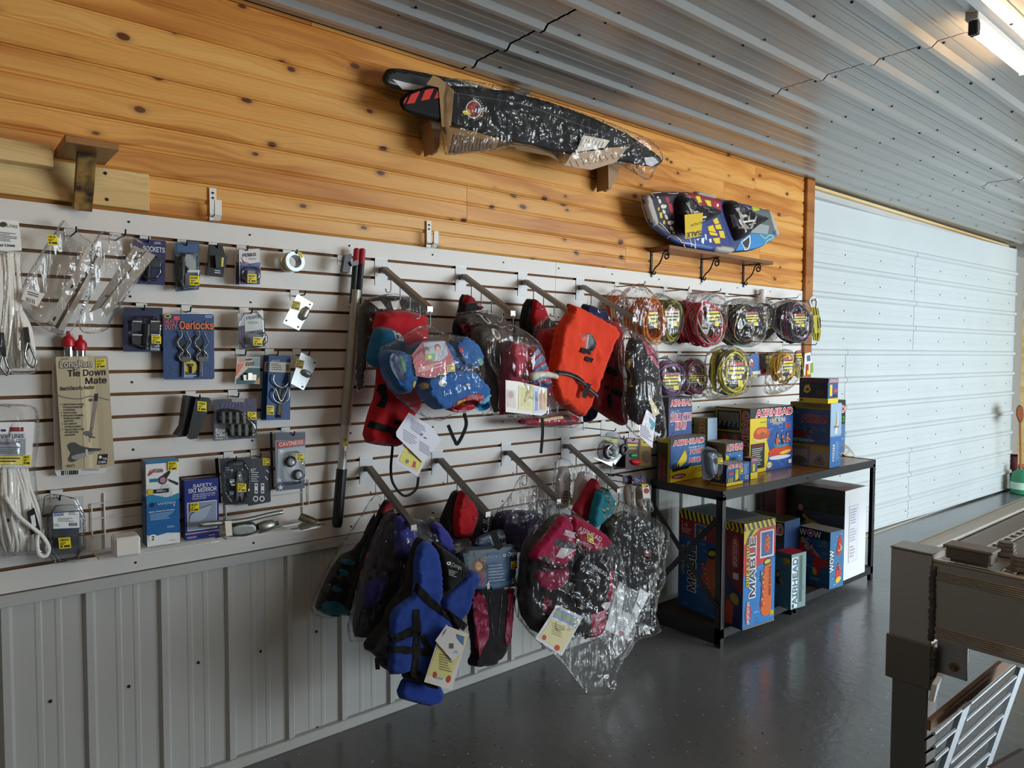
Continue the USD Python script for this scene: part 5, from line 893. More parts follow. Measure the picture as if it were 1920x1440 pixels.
v.art(0.003, 'x'); a = v.a
for i in range(5): y0 = 590+i*65; a.poly(U2(570-i*6, y0+60, 610+i*22, y0, 640+i*20, y0+40, 575, y0+92), '#35507f', 1)
v.put('stripes'); v.art(0.004); a = v.a; a.poly(U2(415, 570, 470, 560, 475, 620, 410, 640), '#2f3f6b', 1); v.put('yoke')
v.panel(U2(520, 800, 600, 775, 720, 790, 755, 815, 745, 845, 640, 825, 540, 860), '#d9d2c2', 0.01, 0.068, 'belt')
def vinsert(a):
    a.poly(U2(530, 890, 635, 895, 635, 1085, 525, 1070), '#dfd69b', 1); a.lines(976, 727, 995, 762, 12, '#c5b86a', 2); a.poly(U2(640, 905, 735, 920, 735, 1090, 640, 1100), '#c9d2e6', 1); a.rect(1011, 732, 1017, 768, '#d28a4f', 2); a.rect(1003, 734, 1008, 770, '#7f8fb6', 2); a.rect(1019, 735, 1022, 768, '#d8a43c', 2); a.poly(U2(440, 920, 500, 925, 510, 1060, 445, 1050), '#d8c9c0', 1); a.ell(*U2(470, 960)[0], 5, 7, '#b88e84', 2)
v.tag(U2(432, 850, 530, 862, 742, 912, 740, 1095, 700, 1118, 432, 1090), '#e9e5dd', 0.078, 'insert_card', vinsert)
v.bag(U2(455, 420, 560, 470, 690, 570, 725, 800, 835, 1110, 700, 1135, 370, 1135, 385, 850, 290, 690, 278, 600, 370, 480), 0.09, 31, ((954, 603), 15, 0.008, 0.14)).loop(U2(650, 1130, 652, 1250, 640, 1390), 5, 0.05).done()
v = Vest('child_vest', 'pink and cream folded vest in a clear bag, under the striped one', 0.15); v.body(U2(500, 1150, 700, 1120, 960, 1095, 965, 1190, 800, 1195, 560, 1190), '#b93145', 0.03); a = v.art(); a.poly(U2(650, 1140, 830, 1115, 830, 1135, 650, 1160), '#e0d7b0'); a.poly(U2(840, 1110, 880, 1105, 890, 1170, 860, 1170), '#2b2f33'); v.put().loop([(1003, 786), (975, 690), (962, 600)], 5, 0.0).bag(U2(490, 1145, 700, 1110, 980, 1085, 992, 1215, 780, 1205, 540, 1200), 0.045, 33).done()
# upper row, third arm
v = Vest('life_vest', 'red vest with black sides behind the bright orange one', 0.09); v.body(U2(570, 240, 650, 243, 730, 370, 860, 480, 860, 600, 700, 620, 540, 470, 530, 420), BLK, 0.03).panel(U2(592, 243, 645, 246, 720, 365, 700, 415, 620, 465, 580, 430), RED, 0.025).done()
v = Vest('life_vest', 'plain red vest in a clear bag, directly behind the bright orange one', 0.22); v.body(U2(640, 480, 780, 455, 880, 450, 880, 800, 860, 1000, 760, 980, 720, 760), '#b31d22', 0.04).bag(U2(750, 345, 840, 400, 900, 480, 890, 1000, 740, 990, 700, 700, 610, 490), 0.055, 35, ((1028, 588), 12, 0.006, 0.1)).done()
v = Vest('life_vest', 'bright orange vest with black straps hanging open on the third upper arm', 0.385, at=(1090, 690))
v.body(U2(885, 285, 910, 275, 1000, 312, 1285, 480, 1205, 600, 1200, 625, 1150, 770, 1015, 1115, 990, 1135, 860, 1055, 770, 990, 735, 850, 770, 640, 800, 460, 880, 350, 905, 330), ORG, 0.032, rnd=1, wr=0.010, R=0.014, ridge=0.014).panel(U2(805, 470, 880, 360, 930, 380, 945, 500, 990, 640, 960, 740, 905, 980, 860, 1040, 775, 980, 742, 850, 775, 640), '#e43d19', 0.02)
a = v.art(0.0025); a.poly(smooth_px(U2(985, 500, 1040, 505, 1068, 560, 1055, 615, 1010, 640, 985, 600)), '#14202c', 1); a.poly(U2(940, 500, 1015, 510, 990, 650, 950, 580), '#b02112', 2); a.line(U2(1008, 510, 992, 648), 1.2, '#c9c2c8', 3); v.put('neck_opening')
v.strap(U2(725, 790, 800, 795, 880, 820, 960, 890, 1060, 975), 8, off=0.024); v.strap(U2(730, 796, 880, 826, 1050, 968), 1.5, '#8c8c90', off=0.027, name='strap_stripe'); v.strap(U2(985, 872, 940, 978), 10, off=0.028, name='buckle').strap(U2(928, 622, 990, 645), 9, off=0.026, name='tab').strap(U2(965, 682, 1020, 705), 8, off=0.012, name='tab').done()
# upper row, fourth arm
v = Vest('life_vest', 'navy vest at the back of the fourth upper arm', 0.10); v.body(U2(1000, 275, 1060, 285, 1160, 320, 1200, 390, 1180, 700, 1110, 1120, 1060, 1170, 1000, 1165, 1010, 600, 990, 350), NAVY, 0.03).done()
v = Vest('life_vest', 'dark red vest with black buckles, between the orange vest and the bagged black one', 0.22); v.body(U2(1140, 400, 1250, 400, 1300, 520, 1290, 900, 1330, 1200, 1260, 1180, 1080, 1060, 1040, 1020, 1120, 700), '#86131c', 0.04).panel(U2(1130, 860, 1300, 940, 1300, 990, 1110, 920), BLK, 0.012, None, 'strap', 1).panel(U2(1150, 930, 1200, 950, 1190, 1080, 1140, 1060), BLK, 0.012, None, 'strap', 1).panel(U2(1140, 720, 1240, 780, 1220, 840, 1120, 790), BLK, 0.012, None, 'strap', 1).done()
v = Vest('life_vest', 'black vest with magenta trim in a long clear bag, front of the fourth upper arm', 0.375, at=(1200, 700))
v.body(U2(1340, 560, 1390, 520, 1480, 560, 1540, 650, 1550, 820, 1580, 1050, 1560, 1200, 1380, 1180, 1320, 1050, 1350, 850, 1320, 720), '#1b181b', 0.045); a = v.art(0.002); a.poly(U2(1378, 510, 1420, 560, 1500, 690, 1545, 780, 1500, 740, 1430, 640), MAG); a.poly(U2(1420, 560, 1500, 620, 1520, 700, 1470, 640), '#8a1440', 2); a.line(curve(U2(1335, 690, 1325, 800, 1345, 900)), 3, '#b59a50', 2); a.poly(U2(1390, 1100, 1460, 1140, 1440, 1180, 1380, 1160), '#8a1440'); v.put()
def wtag(a): a.poly(U2(1510, 1130, 1560, 1180, 1530, 1230, 1510, 1200), '#3f9fb4', 1); a.lines(1200, 795, 1224, 818, 7, '#8b86a0', 1, 0.55); a.ell(*U2(1500, 1190)[0], 5, 6, '#dfe3e8', 2)
v.tag(U2(1500, 960, 1540, 1010, 1590, 1100, 1540, 1130), '#d8c9a0', 0.06, 'safety_card').tag(U2(1490, 1070, 1560, 1130, 1532, 1362, 1428, 1262), '#eceaf0', 0.068, 'paper_tag', wtag)
v.bag(U2(1340, 455, 1380, 495, 1490, 515, 1555, 600, 1562, 820, 1625, 1230, 1590, 1325, 1350, 1255, 1295, 1050, 1330, 850, 1265, 730, 1300, 520), 0.075, 37, ((1185, 622), 14, 0.008, 0.14)).done()

# lower row, first arm
v = Vest('life_vest', 'black and teal vest in a clear bag, leftmost of the lower row', 0.09)
v.body(V4(210, 550, 330, 500, 400, 340, 440, 290, 400, 500, 300, 885, 110, 865, 85, 820), '#121317', 0.03); a = v.art(0.002)
for q in ((110, 790, 190, 780, 240, 820, 300, 870, 190, 885, 110, 860), (215, 545, 300, 560, 290, 590, 210, 575), (160, 690, 215, 710, 210, 740, 165, 730), (330, 500, 360, 470, 340, 560, 310, 600), (205, 600, 260, 620, 250, 650, 200, 640)): a.poly(smooth_px(V4(*q), 1), '#1d6f88')
v.put('teal_panel').bag(V4(425, 190, 475, 220, 455, 420, 310, 890, 250, 900, 90, 895, 55, 820, 190, 550, 330, 350), 0.045, 41, ((702, 924), 13, 0.006, 0.15)).done()
v = Vest('life_vest', 'black vest with a red edge, second on the first lower arm', 0.16); v.body(V4(470, 240, 500, 225, 555, 245, 520, 330, 440, 420, 400, 620, 300, 860, 250, 860, 350, 560, 420, 350), BLK, 0.03).panel(V4(480, 228, 550, 245, 530, 275, 460, 290, 420, 370, 380, 540, 270, 850, 262, 840, 360, 530, 430, 320), '#a5142a', 0.012, None, 'edge_panel', 1).done()
v = Vest('life_vest', 'purple vest in a wrinkled clear bag behind the plain blue one', 0.27)
v.body(V4(450, 360, 540, 290, 640, 340, 720, 350, 760, 330, 840, 450, 860, 600, 700, 600, 560, 700, 460, 1000, 400, 1010, 285, 1000, 340, 700), '#1c1a2c', 0.04).panel(V4(500, 340, 540, 285, 630, 400, 630, 530, 560, 545, 495, 530, 500, 430), '#3a3c8f', 0.03).panel(V4(690, 380, 750, 330, 830, 440, 845, 560, 790, 550), '#3b3e96', 0.03).panel(V4(330, 700, 470, 600, 470, 700, 400, 820, 340, 830), '#2d2c6a', 0.02)
v.bag(V4(540, 275, 640, 330, 700, 350, 740, 315, 790, 360, 845, 450, 865, 600, 700, 620, 580, 720, 460, 1020, 400, 1030, 250, 1030, 330, 700, 440, 360), 0.075, 43, ((743, 952), 16, 0.008, 0.13)).done()
v = Vest('life_vest', 'plain blue vest with black straps and paper tags, front of the first lower arm', 0.42, at=(820, 1150))
v.body(V4(650, 450, 690, 430, 800, 500, 985, 640, 975, 700, 890, 920, 860, 1080, 835, 1290, 700, 1260, 590, 1250, 570, 1190, 470, 1190, 430, 1100, 345, 1060, 420, 960, 475, 900, 490, 820, 590, 740, 610, 560), BLK, 0.04, wr=0.006)
v.panel(V4(612, 500, 680, 432, 745, 500, 770, 580, 772, 745, 756, 800, 800, 870, 834, 925, 800, 1060, 762, 1100, 745, 1235, 690, 1225, 632, 1185, 600, 1168, 530, 1190, 465, 1195, 472, 1060, 478, 960, 478, 838, 560, 780, 612, 745), BLUE, 0.020, None, 'front_panel', 1, 0.010, ridge=0.008); v.front = v.last; v.panel(V4(930, 600, 985, 640, 965, 720, 885, 920, 800, 875, 765, 840, 775, 760, 860, 690), BLUE, 0.018, None, 'shoulder_panel').panel(V4(590, 1210, 700, 1250, 832, 1295, 772, 1400, 640, 1370, 536, 1338), '#21429c', 0.016, 0.0, 'bottom_flap', 1)
v.panel(V4(690, 440, 800, 500, 930, 605, 860, 690, 775, 755, 768, 560), '#121215', 0.016, None, 'collar', 1); a = Art(v.f, v.last, base=0.002); a.text('Onyx', V4(812, 585)[0], V4(862, 604)[0], 7.5, '#e6e6e8'); a.ell(*V4(791, 568)[0], 3.6, 3.2, '#e6e6e8', 1, 20); a.ell(*V4(791, 567)[0], 2, 1.7, '#121215', 2); a.line(V4(803, 556, 806, 590), 0.6, '#e6e6e8'); a.lines(823, 1060, 840, 1072, 4, '#a9a9ad', 1, 0.3); v.t.part('collar_print', a.m, 'print')
for q, w in (((600, 690, 700, 790, 800, 860, 885, 925), 14), ((480, 990, 590, 940, 610, 920), 14), ((610, 820, 612, 1000, 600, 1180), 13), ((470, 1040, 620, 1050, 770, 1090), 13), ((640, 960, 700, 1060, 780, 1090), 10), ((590, 1170, 680, 1230, 730, 1240), 13)): v.strap(V4(*q), w, off=0.003, on='front')
v.loop(V4(425, 1110, 430, 1175), 8, 0.02)
def otag(a): a.poly(V4(800, 1000, 945, 1000, 850, 1240, 722, 1215), '#e3d98f', 1); a.lines(823, 1225, 850, 1257, 7, '#8d8550', 2, 0.25); a.ell(*V4(765, 1215)[0], 4, 6, '#b8462e', 2); a.poly(smooth_px(V4(830, 1225, 850, 1215, 858, 1235, 845, 1262, 828, 1255)), '#c24a28', 2); a.rect(816, 1268, 830, 1272, '#9fb0d8', 2, 0.2); a.poly(V4(885, 985, 930, 1000, 925, 1050, 890, 1020), '#5a7ba8', 2)
v.tag(V4(835, 940, 955, 985, 862, 1302, 705, 1256, 775, 1040), '#e9e3d6', 0.095, 'safety_card', otag)
def owt(a): a.text('Onyx', V4(808, 1000)[0], V4(830, 965)[0], 6, '#3a3a40', True, 2); a.bars(842, 1206, 851, 1216, layer=1); a.lines(850, 1220, 862, 1226, 2, '#888', 1)
v.tag(V4(833, 932, 930, 1068, 868, 1140, 768, 1024), '#e9e6e4', 0.105, 'paper_tag', owt).done()
# lower row, second arm
v = Vest('life_vest', 'black vest with a large red front panel, on the second lower arm', 0.14); v.body(V4(830, 250, 870, 165, 940, 200, 1000, 260, 1090, 320, 1190, 390, 1165, 470, 1000, 500, 850, 450, 780, 370), BLK, 0.035).panel(V4(868, 172, 905, 167, 965, 250, 970, 330, 930, 430, 880, 435, 838, 420, 836, 300), '#bb141f', 0.03).panel(V4(1095, 320, 1150, 350, 1190, 392, 1165, 425, 1100, 390), '#c22a22', 0.025).art(0.002); v.a.text('Onyx', V4(1020, 320)[0], V4(1045, 335)[0], 6, '#bdbdc0'); v.a.lines(895, 970, 910, 978, 3, '#9a9a9e', 1, 0.3); v.put().done()
def pouch(lab, d, q, c, fn, belt=None):
    v = Vest('belt_pack', lab, d, 'belt pack'); v.body(V4(*q), c, 0.016, rnd=1, wr=0.004, m='print', name='pouch', ridge=0.003, R=0.02); a = v.art(0.001); fn(a); v.put('printed_front')
    if belt: belt(v)
    return v.done()
pouch('grey labelled belt pack, leftmost of three belt packs', 0.24, (843, 465, 900, 450, 975, 440, 965, 500, 950, 560, 850, 560), '#23262c', lambda a: (a.poly(V4(850, 480, 960, 460, 955, 495, 850, 535), '#b9b5ae'), a.text('AUTOMATIC', V4(860, 488)[0], V4(945, 470)[0], 4.5, '#3c3c3e', True), a.text('INFLATABLE VEST', V4(860, 500)[0], V4(950, 483)[0], 4.5, '#3c3c3e', True)))
pouch('small blue belt pack behind the one showing a portrait', 0.30, (985, 450, 1060, 415, 1150, 390, 1168, 450, 1165, 520, 990, 530), '#2b4468', lambda a: (a.text('Onyx', V4(1102, 448)[0], V4(1145, 440)[0], 7, '#e3e8ee', True), a.poly(V4(1055, 430, 1080, 425, 1095, 480, 1075, 490), '#8fa3b8'), a.poly(V4(1128, 470, 1150, 465, 1152, 485, 1130, 490), '#e0c92f', 2), a.text('A/M|24', V4(985, 482)[0], V4(1060, 465)[0], 5, '#a9b6c4'), a.poly(V4(985, 452, 1150, 392, 1155, 402, 985, 465), '#394a57')))
def portrait(a):
    a.poly(V4(910, 530, 1040, 510, 1040, 600, 1030, 725, 960, 730, 925, 620), '#5d6a74', 1)
    for k, (x, y, r) in enumerate(((985, 590, 9), (1005, 580, 9), (978, 608, 8), (1012, 605, 8), (980, 630, 7), (1014, 628, 7))): a.ell(*V4(x, y)[0], r*0.9, r, '#7a5a3c', 2)
    a.ell(*V4(996, 600)[0], 6.5, 9, '#d3a184', 3); a.ell(*V4(991, 597)[0], 0.9, 0.7, '#2d201a', 4, n=8); a.ell(*V4(1002, 596)[0], 0.9, 0.7, '#2d201a', 4, n=8); a.line(V4(992, 611, 1001, 610), 1.1, '#f0e6e0', 4)
    a.poly(smooth_px(V4(960, 725, 975, 650, 1000, 625, 1030, 650, 1045, 725), 1), '#4a5578', 2); a.poly(V4(1015, 640, 1030, 645, 1025, 700, 1012, 700), '#a5325a', 3); a.poly(V4(1040, 700, 1055, 680, 1062, 725, 1045, 728), '#d9d9d6', 3)
    a.text('A/M|24', V4(1030, 556)[0], V4(1098, 549)[0], 5.5, '#b9c6d2'); a.text('Onyx', V4(1160, 545)[0], V4(1212, 537)[0], 8, '#e6ebf0', True); a.ell(*V4(1142, 538)[0], 3, 2.8, '#e6ebf0', 2); a.ell(*V4(1142, 538)[0], 1.6, 1.4, '#24406a', 3); a.lines(910, 1058, 945, 1092, 6, '#8fa6bf', 2, -0.1); a.poly(V4(900, 508, 1232, 478, 1233, 497, 900, 530), '#38424c', 1); a.poly(V4(1183, 665, 1213, 657, 1210, 692, 1182, 698), '#e8e8e6', 2); a.bars(955, 1081, 963, 1089, layer=3, n=6); a.poly(V4(1060, 700, 1215, 670, 1215, 712, 1080, 738), '#55708f', 1); a.price(952.7, 1051, 12, 14, -0.08)
def beltbody(v):
    base = v.p; v.panel(V4(945, 735, 1210, 715, 1195, 900, 1168, 1060, 1115, 1148, 1040, 1170, 965, 1172, 955, 1140, 985, 1110, 950, 870), '#161317', 0.035, -0.01, 'belt_body'); v.p = v.last
    v.art(0.002); a = v.a; a.poly(smooth_px(V4(955, 742, 1018, 740, 1040, 860, 1052, 985, 1010, 1050, 985, 1112, 960, 870), 1), '#8b1c42'); a.poly(smooth_px(V4(1150, 722, 1196, 714, 1182, 900, 1165, 1052, 1130, 1020, 1150, 860), 1), '#8b1c42'); a.line(V4(1030, 990, 990, 1100), 1, '#c9436d', 2); a.line(V4(1048, 760, 1070, 980), 0.8, '#3a3438', 2); a.line(V4(1120, 760, 1100, 980), 0.8, '#3a3438', 2); v.put('magenta_stripe'); v.p = base
    v.loop(V4(1075, 400, 1100, 470, 1120, 500), 12, 0.02, '#141416', 'carry_strap')
pouch('belt pack with a printed portrait of a smiling person and magenta stripes below', 0.385, (895, 505, 1060, 490, 1237, 475, 1215, 700, 1170, 722, 1080, 740, 960, 742, 905, 600), '#2c4a72', portrait, beltbody)
# lower row, third arm
v = Vest('life_vest', 'dark purple vest under the tall clear bag of the third lower arm', 0.17); v.body(V5(15, 310, 90, 285, 200, 290, 300, 300, 290, 400, 200, 520, 90, 540, 20, 470), '#241c3c', 0.04).bag(V5(160, 95, 200, 88, 240, 110, 320, 300, 310, 400, 200, 560, 80, 560, 5, 480, 5, 320, 110, 210), 0.065, 47, ((983, 892), 16, 0.008, 0.16)).done()
v = Vest('life_vest', 'magenta and black vest with a card in a very large clear bag, third lower arm', 0.43, at=(1060, 1100))
v.body(V5(380, 295, 480, 330, 645, 440, 660, 600, 650, 800, 600, 1005, 480, 1000, 380, 960, 250, 1000, 140, 840, 160, 560, 180, 500, 300, 350), '#17141a', 0.05)
v.panel(V5(385, 292, 480, 330, 645, 445, 600, 495, 505, 522, 435, 470), '#a0133f', 0.02, None, 'collar', 1); a = Art(v.f, v.last, base=0.0015); a.text('AIRHEAD', V5(428, 385)[0], V5(556, 450)[0], 8, '#e7c7d0', True, up=(0.3, -1)); a.lines(1067, 1008, 1095, 1016, 3, '#c98aa2', 1, 0.35); a.price(1078, 994, 12, 14, 0.5, 0.1); v.t.part('collar_print', a.m, 'print')
v.panel(V5(340, 310, 385, 300, 425, 440, 425, 540, 330, 600, 180, 560, 170, 520, 300, 370), MAG, 0.028, None, 'shoulder_panel'); a = Art(v.f, v.last, base=0.0012)
for q, c in (((300, 430, 420, 460, 400, 490, 290, 470), '#17141a'), ((330, 480, 420, 490, 340, 540, 300, 530), '#d8cfd6'), ((200, 530, 260, 520, 300, 600, 230, 590), '#3a1626'), ((350, 380, 420, 400, 410, 430, 340, 410), '#d6b5c2')): a.poly(V5(*q), c)
v.t.part('camouflage_print', a.m, 'print'); v.panel(V5(190, 600, 320, 610, 400, 570, 380, 700, 270, 740, 200, 690), '#8f1742', 0.02); v.panel(V5(440, 515, 600, 505, 622, 640, 600, 760, 530, 860, 430, 840, 385, 720), '#131216', 0.02, None, 'back_panel', 1); a = Art(v.f, v.last, base=0.0015); a.text('AIRHEAD', V5(485, 582)[0], V5(582, 640)[0], 6.5, '#e3e3e5', True, up=(0.4, -1)); a.line(V5(400, 655, 610, 700), 0.8, '#3c3c40'); v.t.part('panel_print', a.m, 'print')
v.art(0.003); a = v.a
for q, c in (((600, 640, 640, 600, 655, 740, 640, 800, 605, 760), MAG), ((520, 860, 600, 830, 590, 960, 520, 1005), '#a01a47'), ((540, 880, 590, 870, 530, 950), '#cfc3cb'), ((490, 960, 560, 930, 510, 1008), '#2a2430'), ((250, 760, 300, 780, 290, 860, 240, 830), '#7a153a'), ((560, 790, 640, 790, 600, 840), '#d3c8cf')): a.poly(V5(*q), c)
for cx, cy in ((320, 400), (265, 560)): a.line(curve(V5(cx-30, cy-40, cx-30, cy+20, cx+10, cy+50, cx+30, cy+20), 5), 5, '#19161a', 2)
v.put('camouflage_print')
def acard(a): a.poly(V5(375, 840, 505, 900, 480, 950, 350, 890), '#8fa4b8', 1); a.text('LIFE JACKET', V5(362, 872)[0], V5(495, 930)[0], 5, '#d9c84a', True, 2, up=(0.4, -1)); a.poly(V5(345, 900, 475, 960, 400, 1085, 270, 1005), '#d9cfa2', 1); a.lines(1034, 1166, 1060, 1190, 6, '#a59a6a', 2, 0.4); a.ell(*V5(300, 1005)[0], 4, 5, '#b54a38', 2); a.ell(*V5(373, 1063)[0], 5, 5.5, '#c2482e', 2)
v.tag(V5(372, 822, 522, 890, 400, 1110, 250, 1012), '#d9d6da', 0.082, 'safety_card', acard)
v.bag(V5(330, 255, 375, 238, 420, 260, 640, 425, 730, 520, 745, 700, 800, 900, 790, 1010, 700, 1150, 680, 1300, 602, 1392, 490, 1260, 380, 1115, 245, 1020, 115, 850, 140, 700, 160, 500, 280, 330), 0.085, 49, ((1045, 942), 16, 0.012, 0.22), wr=0.018, ridge=0.024).done()
# lower row, fourth arm
v = Vest('clear_pack', 'narrow frosted bag of white fabric at the back of the fourth lower arm', 0.10, 'bagged goods'); v.body(L8(535, 480, 700, 470, 690, 960, 610, 990, 500, 980), '#b9b4b2', 0.02, name='fabric'); a = v.art(0.002); [a.rect(1051+i*4.5, 919+j*6, 1054+i*4.5, 922+j*6, '#3c3a3a') for i in range(2) for j in range(4)]; a.rect(1064, 932, 1073, 946, '#c99a2a'); v.put(); v.bag(L8(520, 380, 620, 370, 720, 420, 710, 980, 600, 1010, 460, 1000, 490, 560), 0.035, 51).done()
v = Vest('clear_pack', 'frosted gathered bag beside the red vest of the fourth lower arm', 0.16, 'bagged goods'); v.body(L8(760, 560, 900, 520, 1000, 600, 850, 900, 720, 960), '#cbc4c4', 0.025, name='fabric').bag(L8(730, 500, 780, 440, 960, 450, 1060, 560, 900, 860, 700, 1010, 735, 700), 0.045, 53, ((1076, 868), 14, 0.006, 0.12)).done()
v = Vest('life_vest', 'plain red vest at the back of the fourth lower arm', 0.22); v.body(L8(930, 620, 1000, 615, 1040, 700, 1000, 900, 900, 1150, 760, 1120, 690, 1020, 830, 800), '#a01c2e', 0.03).done()
v = Vest('life_vest', 'teal vest with a yellow leaf pattern, fourth lower arm', 0.29); v.body(L8(1040, 730, 1110, 715, 1200, 850, 1190, 1000, 1000, 1230, 900, 1200, 980, 800), '#1f7f93', 0.03); a = v.art(0.001)
rr = random.Random(8)
for _ in range(40): x, y = rr.uniform(1010, 1160), rr.uniform(740, 1080); a.poly(L8(x, y, x+24, y-10, x+44, y+14, x+14, y+12), rr.choice(['#8c8a3c', '#24424a', '#1a5f6e']), clip=v.p.poly)
v.put('leaf_print').done()
v = Vest('life_vest', 'black vest with a red round badge in a large shiny clear bag, lower right', 0.30, at=(1160, 1060))
v.body(V5(590, 400, 720, 280, 830, 320, 910, 420, 905, 600, 870, 690, 760, 760, 690, 720, 640, 560), '#1b1c1f', 0.05); a = v.art(0.0015); a.ell(*V5(830, 530)[0], 7, 10, '#8e2f33'); a.ell(*V5(830, 530)[0], 4.5, 7, '#1b1c1f', 2); a.line(V5(822, 545, 838, 515), 1.5, '#8e2f33', 3); v.put()
v.tag(V5(725, 690, 880, 780, 770, 1020, 640, 960), '#d3d5d8', 0.055, 'paper_insert', lambda a: (a.poly(V5(760, 720, 830, 760, 790, 880, 740, 850), '#6f777c', 1), a.ell(*V5(735, 985)[0], 4, 5, '#b5564a', 2), a.lines(1160, 1160, 1180, 1180, 5, '#9a9a9e', 1, 0.3))).tag(V5(840, 730, 895, 760, 850, 850, 820, 800), '#dcdee0', 0.06, 'paper_tag')
v.bag(V5(720, 232, 760, 250, 900, 320, 985, 380, 995, 440, 960, 560, 970, 680, 900, 820, 950, 955, 905, 1000, 800, 1020, 760, 1100, 690, 1150, 640, 1000, 600, 700, 590, 400), 0.075, 55, ((1158, 940), 16, 0.012, 0.2), wr=0.018, ridge=0.024).done()
# ---------------------------------------------------------------- tow ropes on the right panel
def coil(label, d, c, rx, ry, thick, cols, n=26, r=0.0055, rot=0, lab=None, labfn=None, bag=None, seed=1, cat='tow rope', pleat=None, name='tow_rope'):
    f = wallface(d); t = Thing(name, label, cat); rr = random.Random(seed); b = M(); (cx, cy) = R6(*c)[0]; rx, ry = rx/4.36, ry/4.36
    for i in range(n):
        k = rr.uniform(0.72, 1.0); th = np.linspace(0, 2*math.pi, 22)+rr.random()*6; w = 1+0.05*np.sin(th*3+rr.random()*6); q = math.radians(rot+rr.uniform(-5, 5))
        x, y = rx*k*w*np.cos(th), ry*k*w*np.sin(th); uv = f.px(np.c_[cx+x*math.cos(q)-y*math.sin(q), cy+x*math.sin(q)+y*math.cos(q)])
        b.add(*tube(f.w(uv, -thick*i/n+0.012*np.sin(th*2+rr.random()*6)), r, 5, False), cols[i % len(cols)])
    t.part('rope', b, 'rope', smooth=True)
    if lab:
        ff = wallface(d-(-0.012)); t.part('label_card', card(ff, R6(*lab), 0.001, '#26262a', rad=0.004), 'print'); a = Art(ff)
        x0, y0 = np.min(R6(*lab), 0); x1, y1 = np.max(R6(*lab), 0); (labfn or ropelabel)(a, x0, y0, x1-x0, y1-y0); t.part('label_print', a.m, 'print')
    if bag:
        p = Pillow(f, R6(*bag), 0.05, wr=0.010, wf=14, seed=seed+60, ridge=0.013, rf=18, back=max(0.6, thick/0.05*0.9), rnd=1, pleat=pleat); t.part('clear_bag', p.mesh()[:2], 'film', smooth=True)
    return t.done()
def ropelabel(a, x, y, w, h, c='#e3cf35'):
    a.rect(x+w*0.1, y+h*0.06, x+w*0.9, y+h*0.18, '#b94a56', 1, -0.03)
    for k, (u, v) in enumerate(((0.12, 0.92), (0.08, 0.95), (0.2, 0.8))): a.rect(x+w*u, y+h*(0.24+0.17*k), x+w*v, y+h*(0.34+0.17*k), c, 1, -0.04)
    a.lines(x+w*0.15, y+h*0.76, x+w*0.8, y+h*0.9, 2, '#b9b9b4', 1); a.rect(x+w*0.6, y+h*0.72, x+w*0.85, y+h*0.95, '#e8d42c', 2)
coil('rear orange tow rope in a clear bag, half hidden behind another orange one', 0.07, (180, 370), 75, 130, 0.05, ['#c4561c', '#d8762a', '#b04a18'], 18, lab=None, bag=(60, 240, 150, 170, 240, 230, 260, 420, 200, 520, 90, 480), seed=3)
coil('bright orange tow rope coil in a clear bag beside the fourth arm', 0.22, (465, 440), 82, 190, 0.11, ['#d4641f', '#e8842e', '#c25518', '#e8a04c'], 34, lab=(410, 340, 490, 330, 500, 500, 420, 510), bag=(330, 130, 380, 150, 470, 240, 550, 380, 560, 600, 470, 660, 330, 560, 210, 480, 205, 280, 240, 190), seed=4, pleat=((1202, 532), 12, 0.006, 0.08))
coil('lime green tow rope with a tall white label, right of the orange coils', 0.17, (615, 440), 72, 165, 0.08, ['#8f8f2a', '#b9b53a', '#5c5f25', '#2f3028'], 24, lab=(552, 340, 670, 345, 665, 510, 600, 560, 560, 510), bag=(470, 210, 540, 220, 680, 300, 700, 480, 625, 650, 540, 630, 490, 480), seed=5, labfn=lambda a, x, y, w, h: (a.rect(x, y+h*0.08, x+w, y+h*0.5, '#d9d6b0', 1), ropelabel(a, x, y, w, h*0.7, '#3c3a24'), a.rect(x+w*0.4, y+h*0.5, x+w*0.6, y+h*0.75, '#e6e2da', 2)))
coil('dark red tow rope coil behind the red and white one', 0.06, (745, 450), 62, 170, 0.05, ['#8c1526', '#a81d33', '#6b0f1c'], 24, bag=(680, 280, 760, 250, 830, 300, 830, 560, 790, 660, 720, 610, 690, 480), seed=6)
coil('red and white speckled tow rope with a printed label in a clear bag', 0.21, (925, 470), 112, 178, 0.09, ['#b8223e', '#d9d2c8', '#c23a52', '#3d6b4f', '#cf4a5e'], 34, rot=-8, lab=(885, 330, 1000, 325, 1010, 480, 900, 495), bag=(760, 190, 900, 200, 1045, 250, 1055, 420, 1020, 600, 930, 665, 830, 600, 790, 420), seed=7)
coil('black and multicoloured tow rope with looped ends in a clear bag', 0.22, (1225, 470), 118, 165, 0.12, ['#232326', '#3a2f33', '#b9a88a', '#6f2a34', '#4c5a3a'], 36, lab=(1205, 370, 1320, 365, 1325, 485, 1215, 490), bag=(1070, 290, 1130, 250, 1290, 270, 1370, 340, 1370, 560, 1300, 660, 1140, 660, 1075, 520), seed=8)
coil('flat black tow rope with a narrow label, behind the multicoloured one', 0.05, (1400, 450), 58, 140, 0.03, ['#242427', '#35353a', '#5a5a60'], 20, lab=(1350, 330, 1405, 330, 1410, 500, 1360, 520), bag=(1300, 250, 1420, 270, 1470, 360, 1470, 590, 1390, 620, 1330, 580), seed=9)
coil('thick black tow rope flecked with pink, rightmost large coil of the upper row', 0.22, (1650, 455), 88, 165, 0.10, ['#26262b', '#3b3b44', '#8f8f9a', '#2b2b30', '#c05a86'], 42, rot=-6, lab=(1600, 390, 1690, 380, 1710, 490, 1620, 500), bag=(1440, 310, 1510, 270, 1660, 270, 1740, 340, 1750, 560, 1680, 640, 1560, 600, 1450, 480), seed=10)
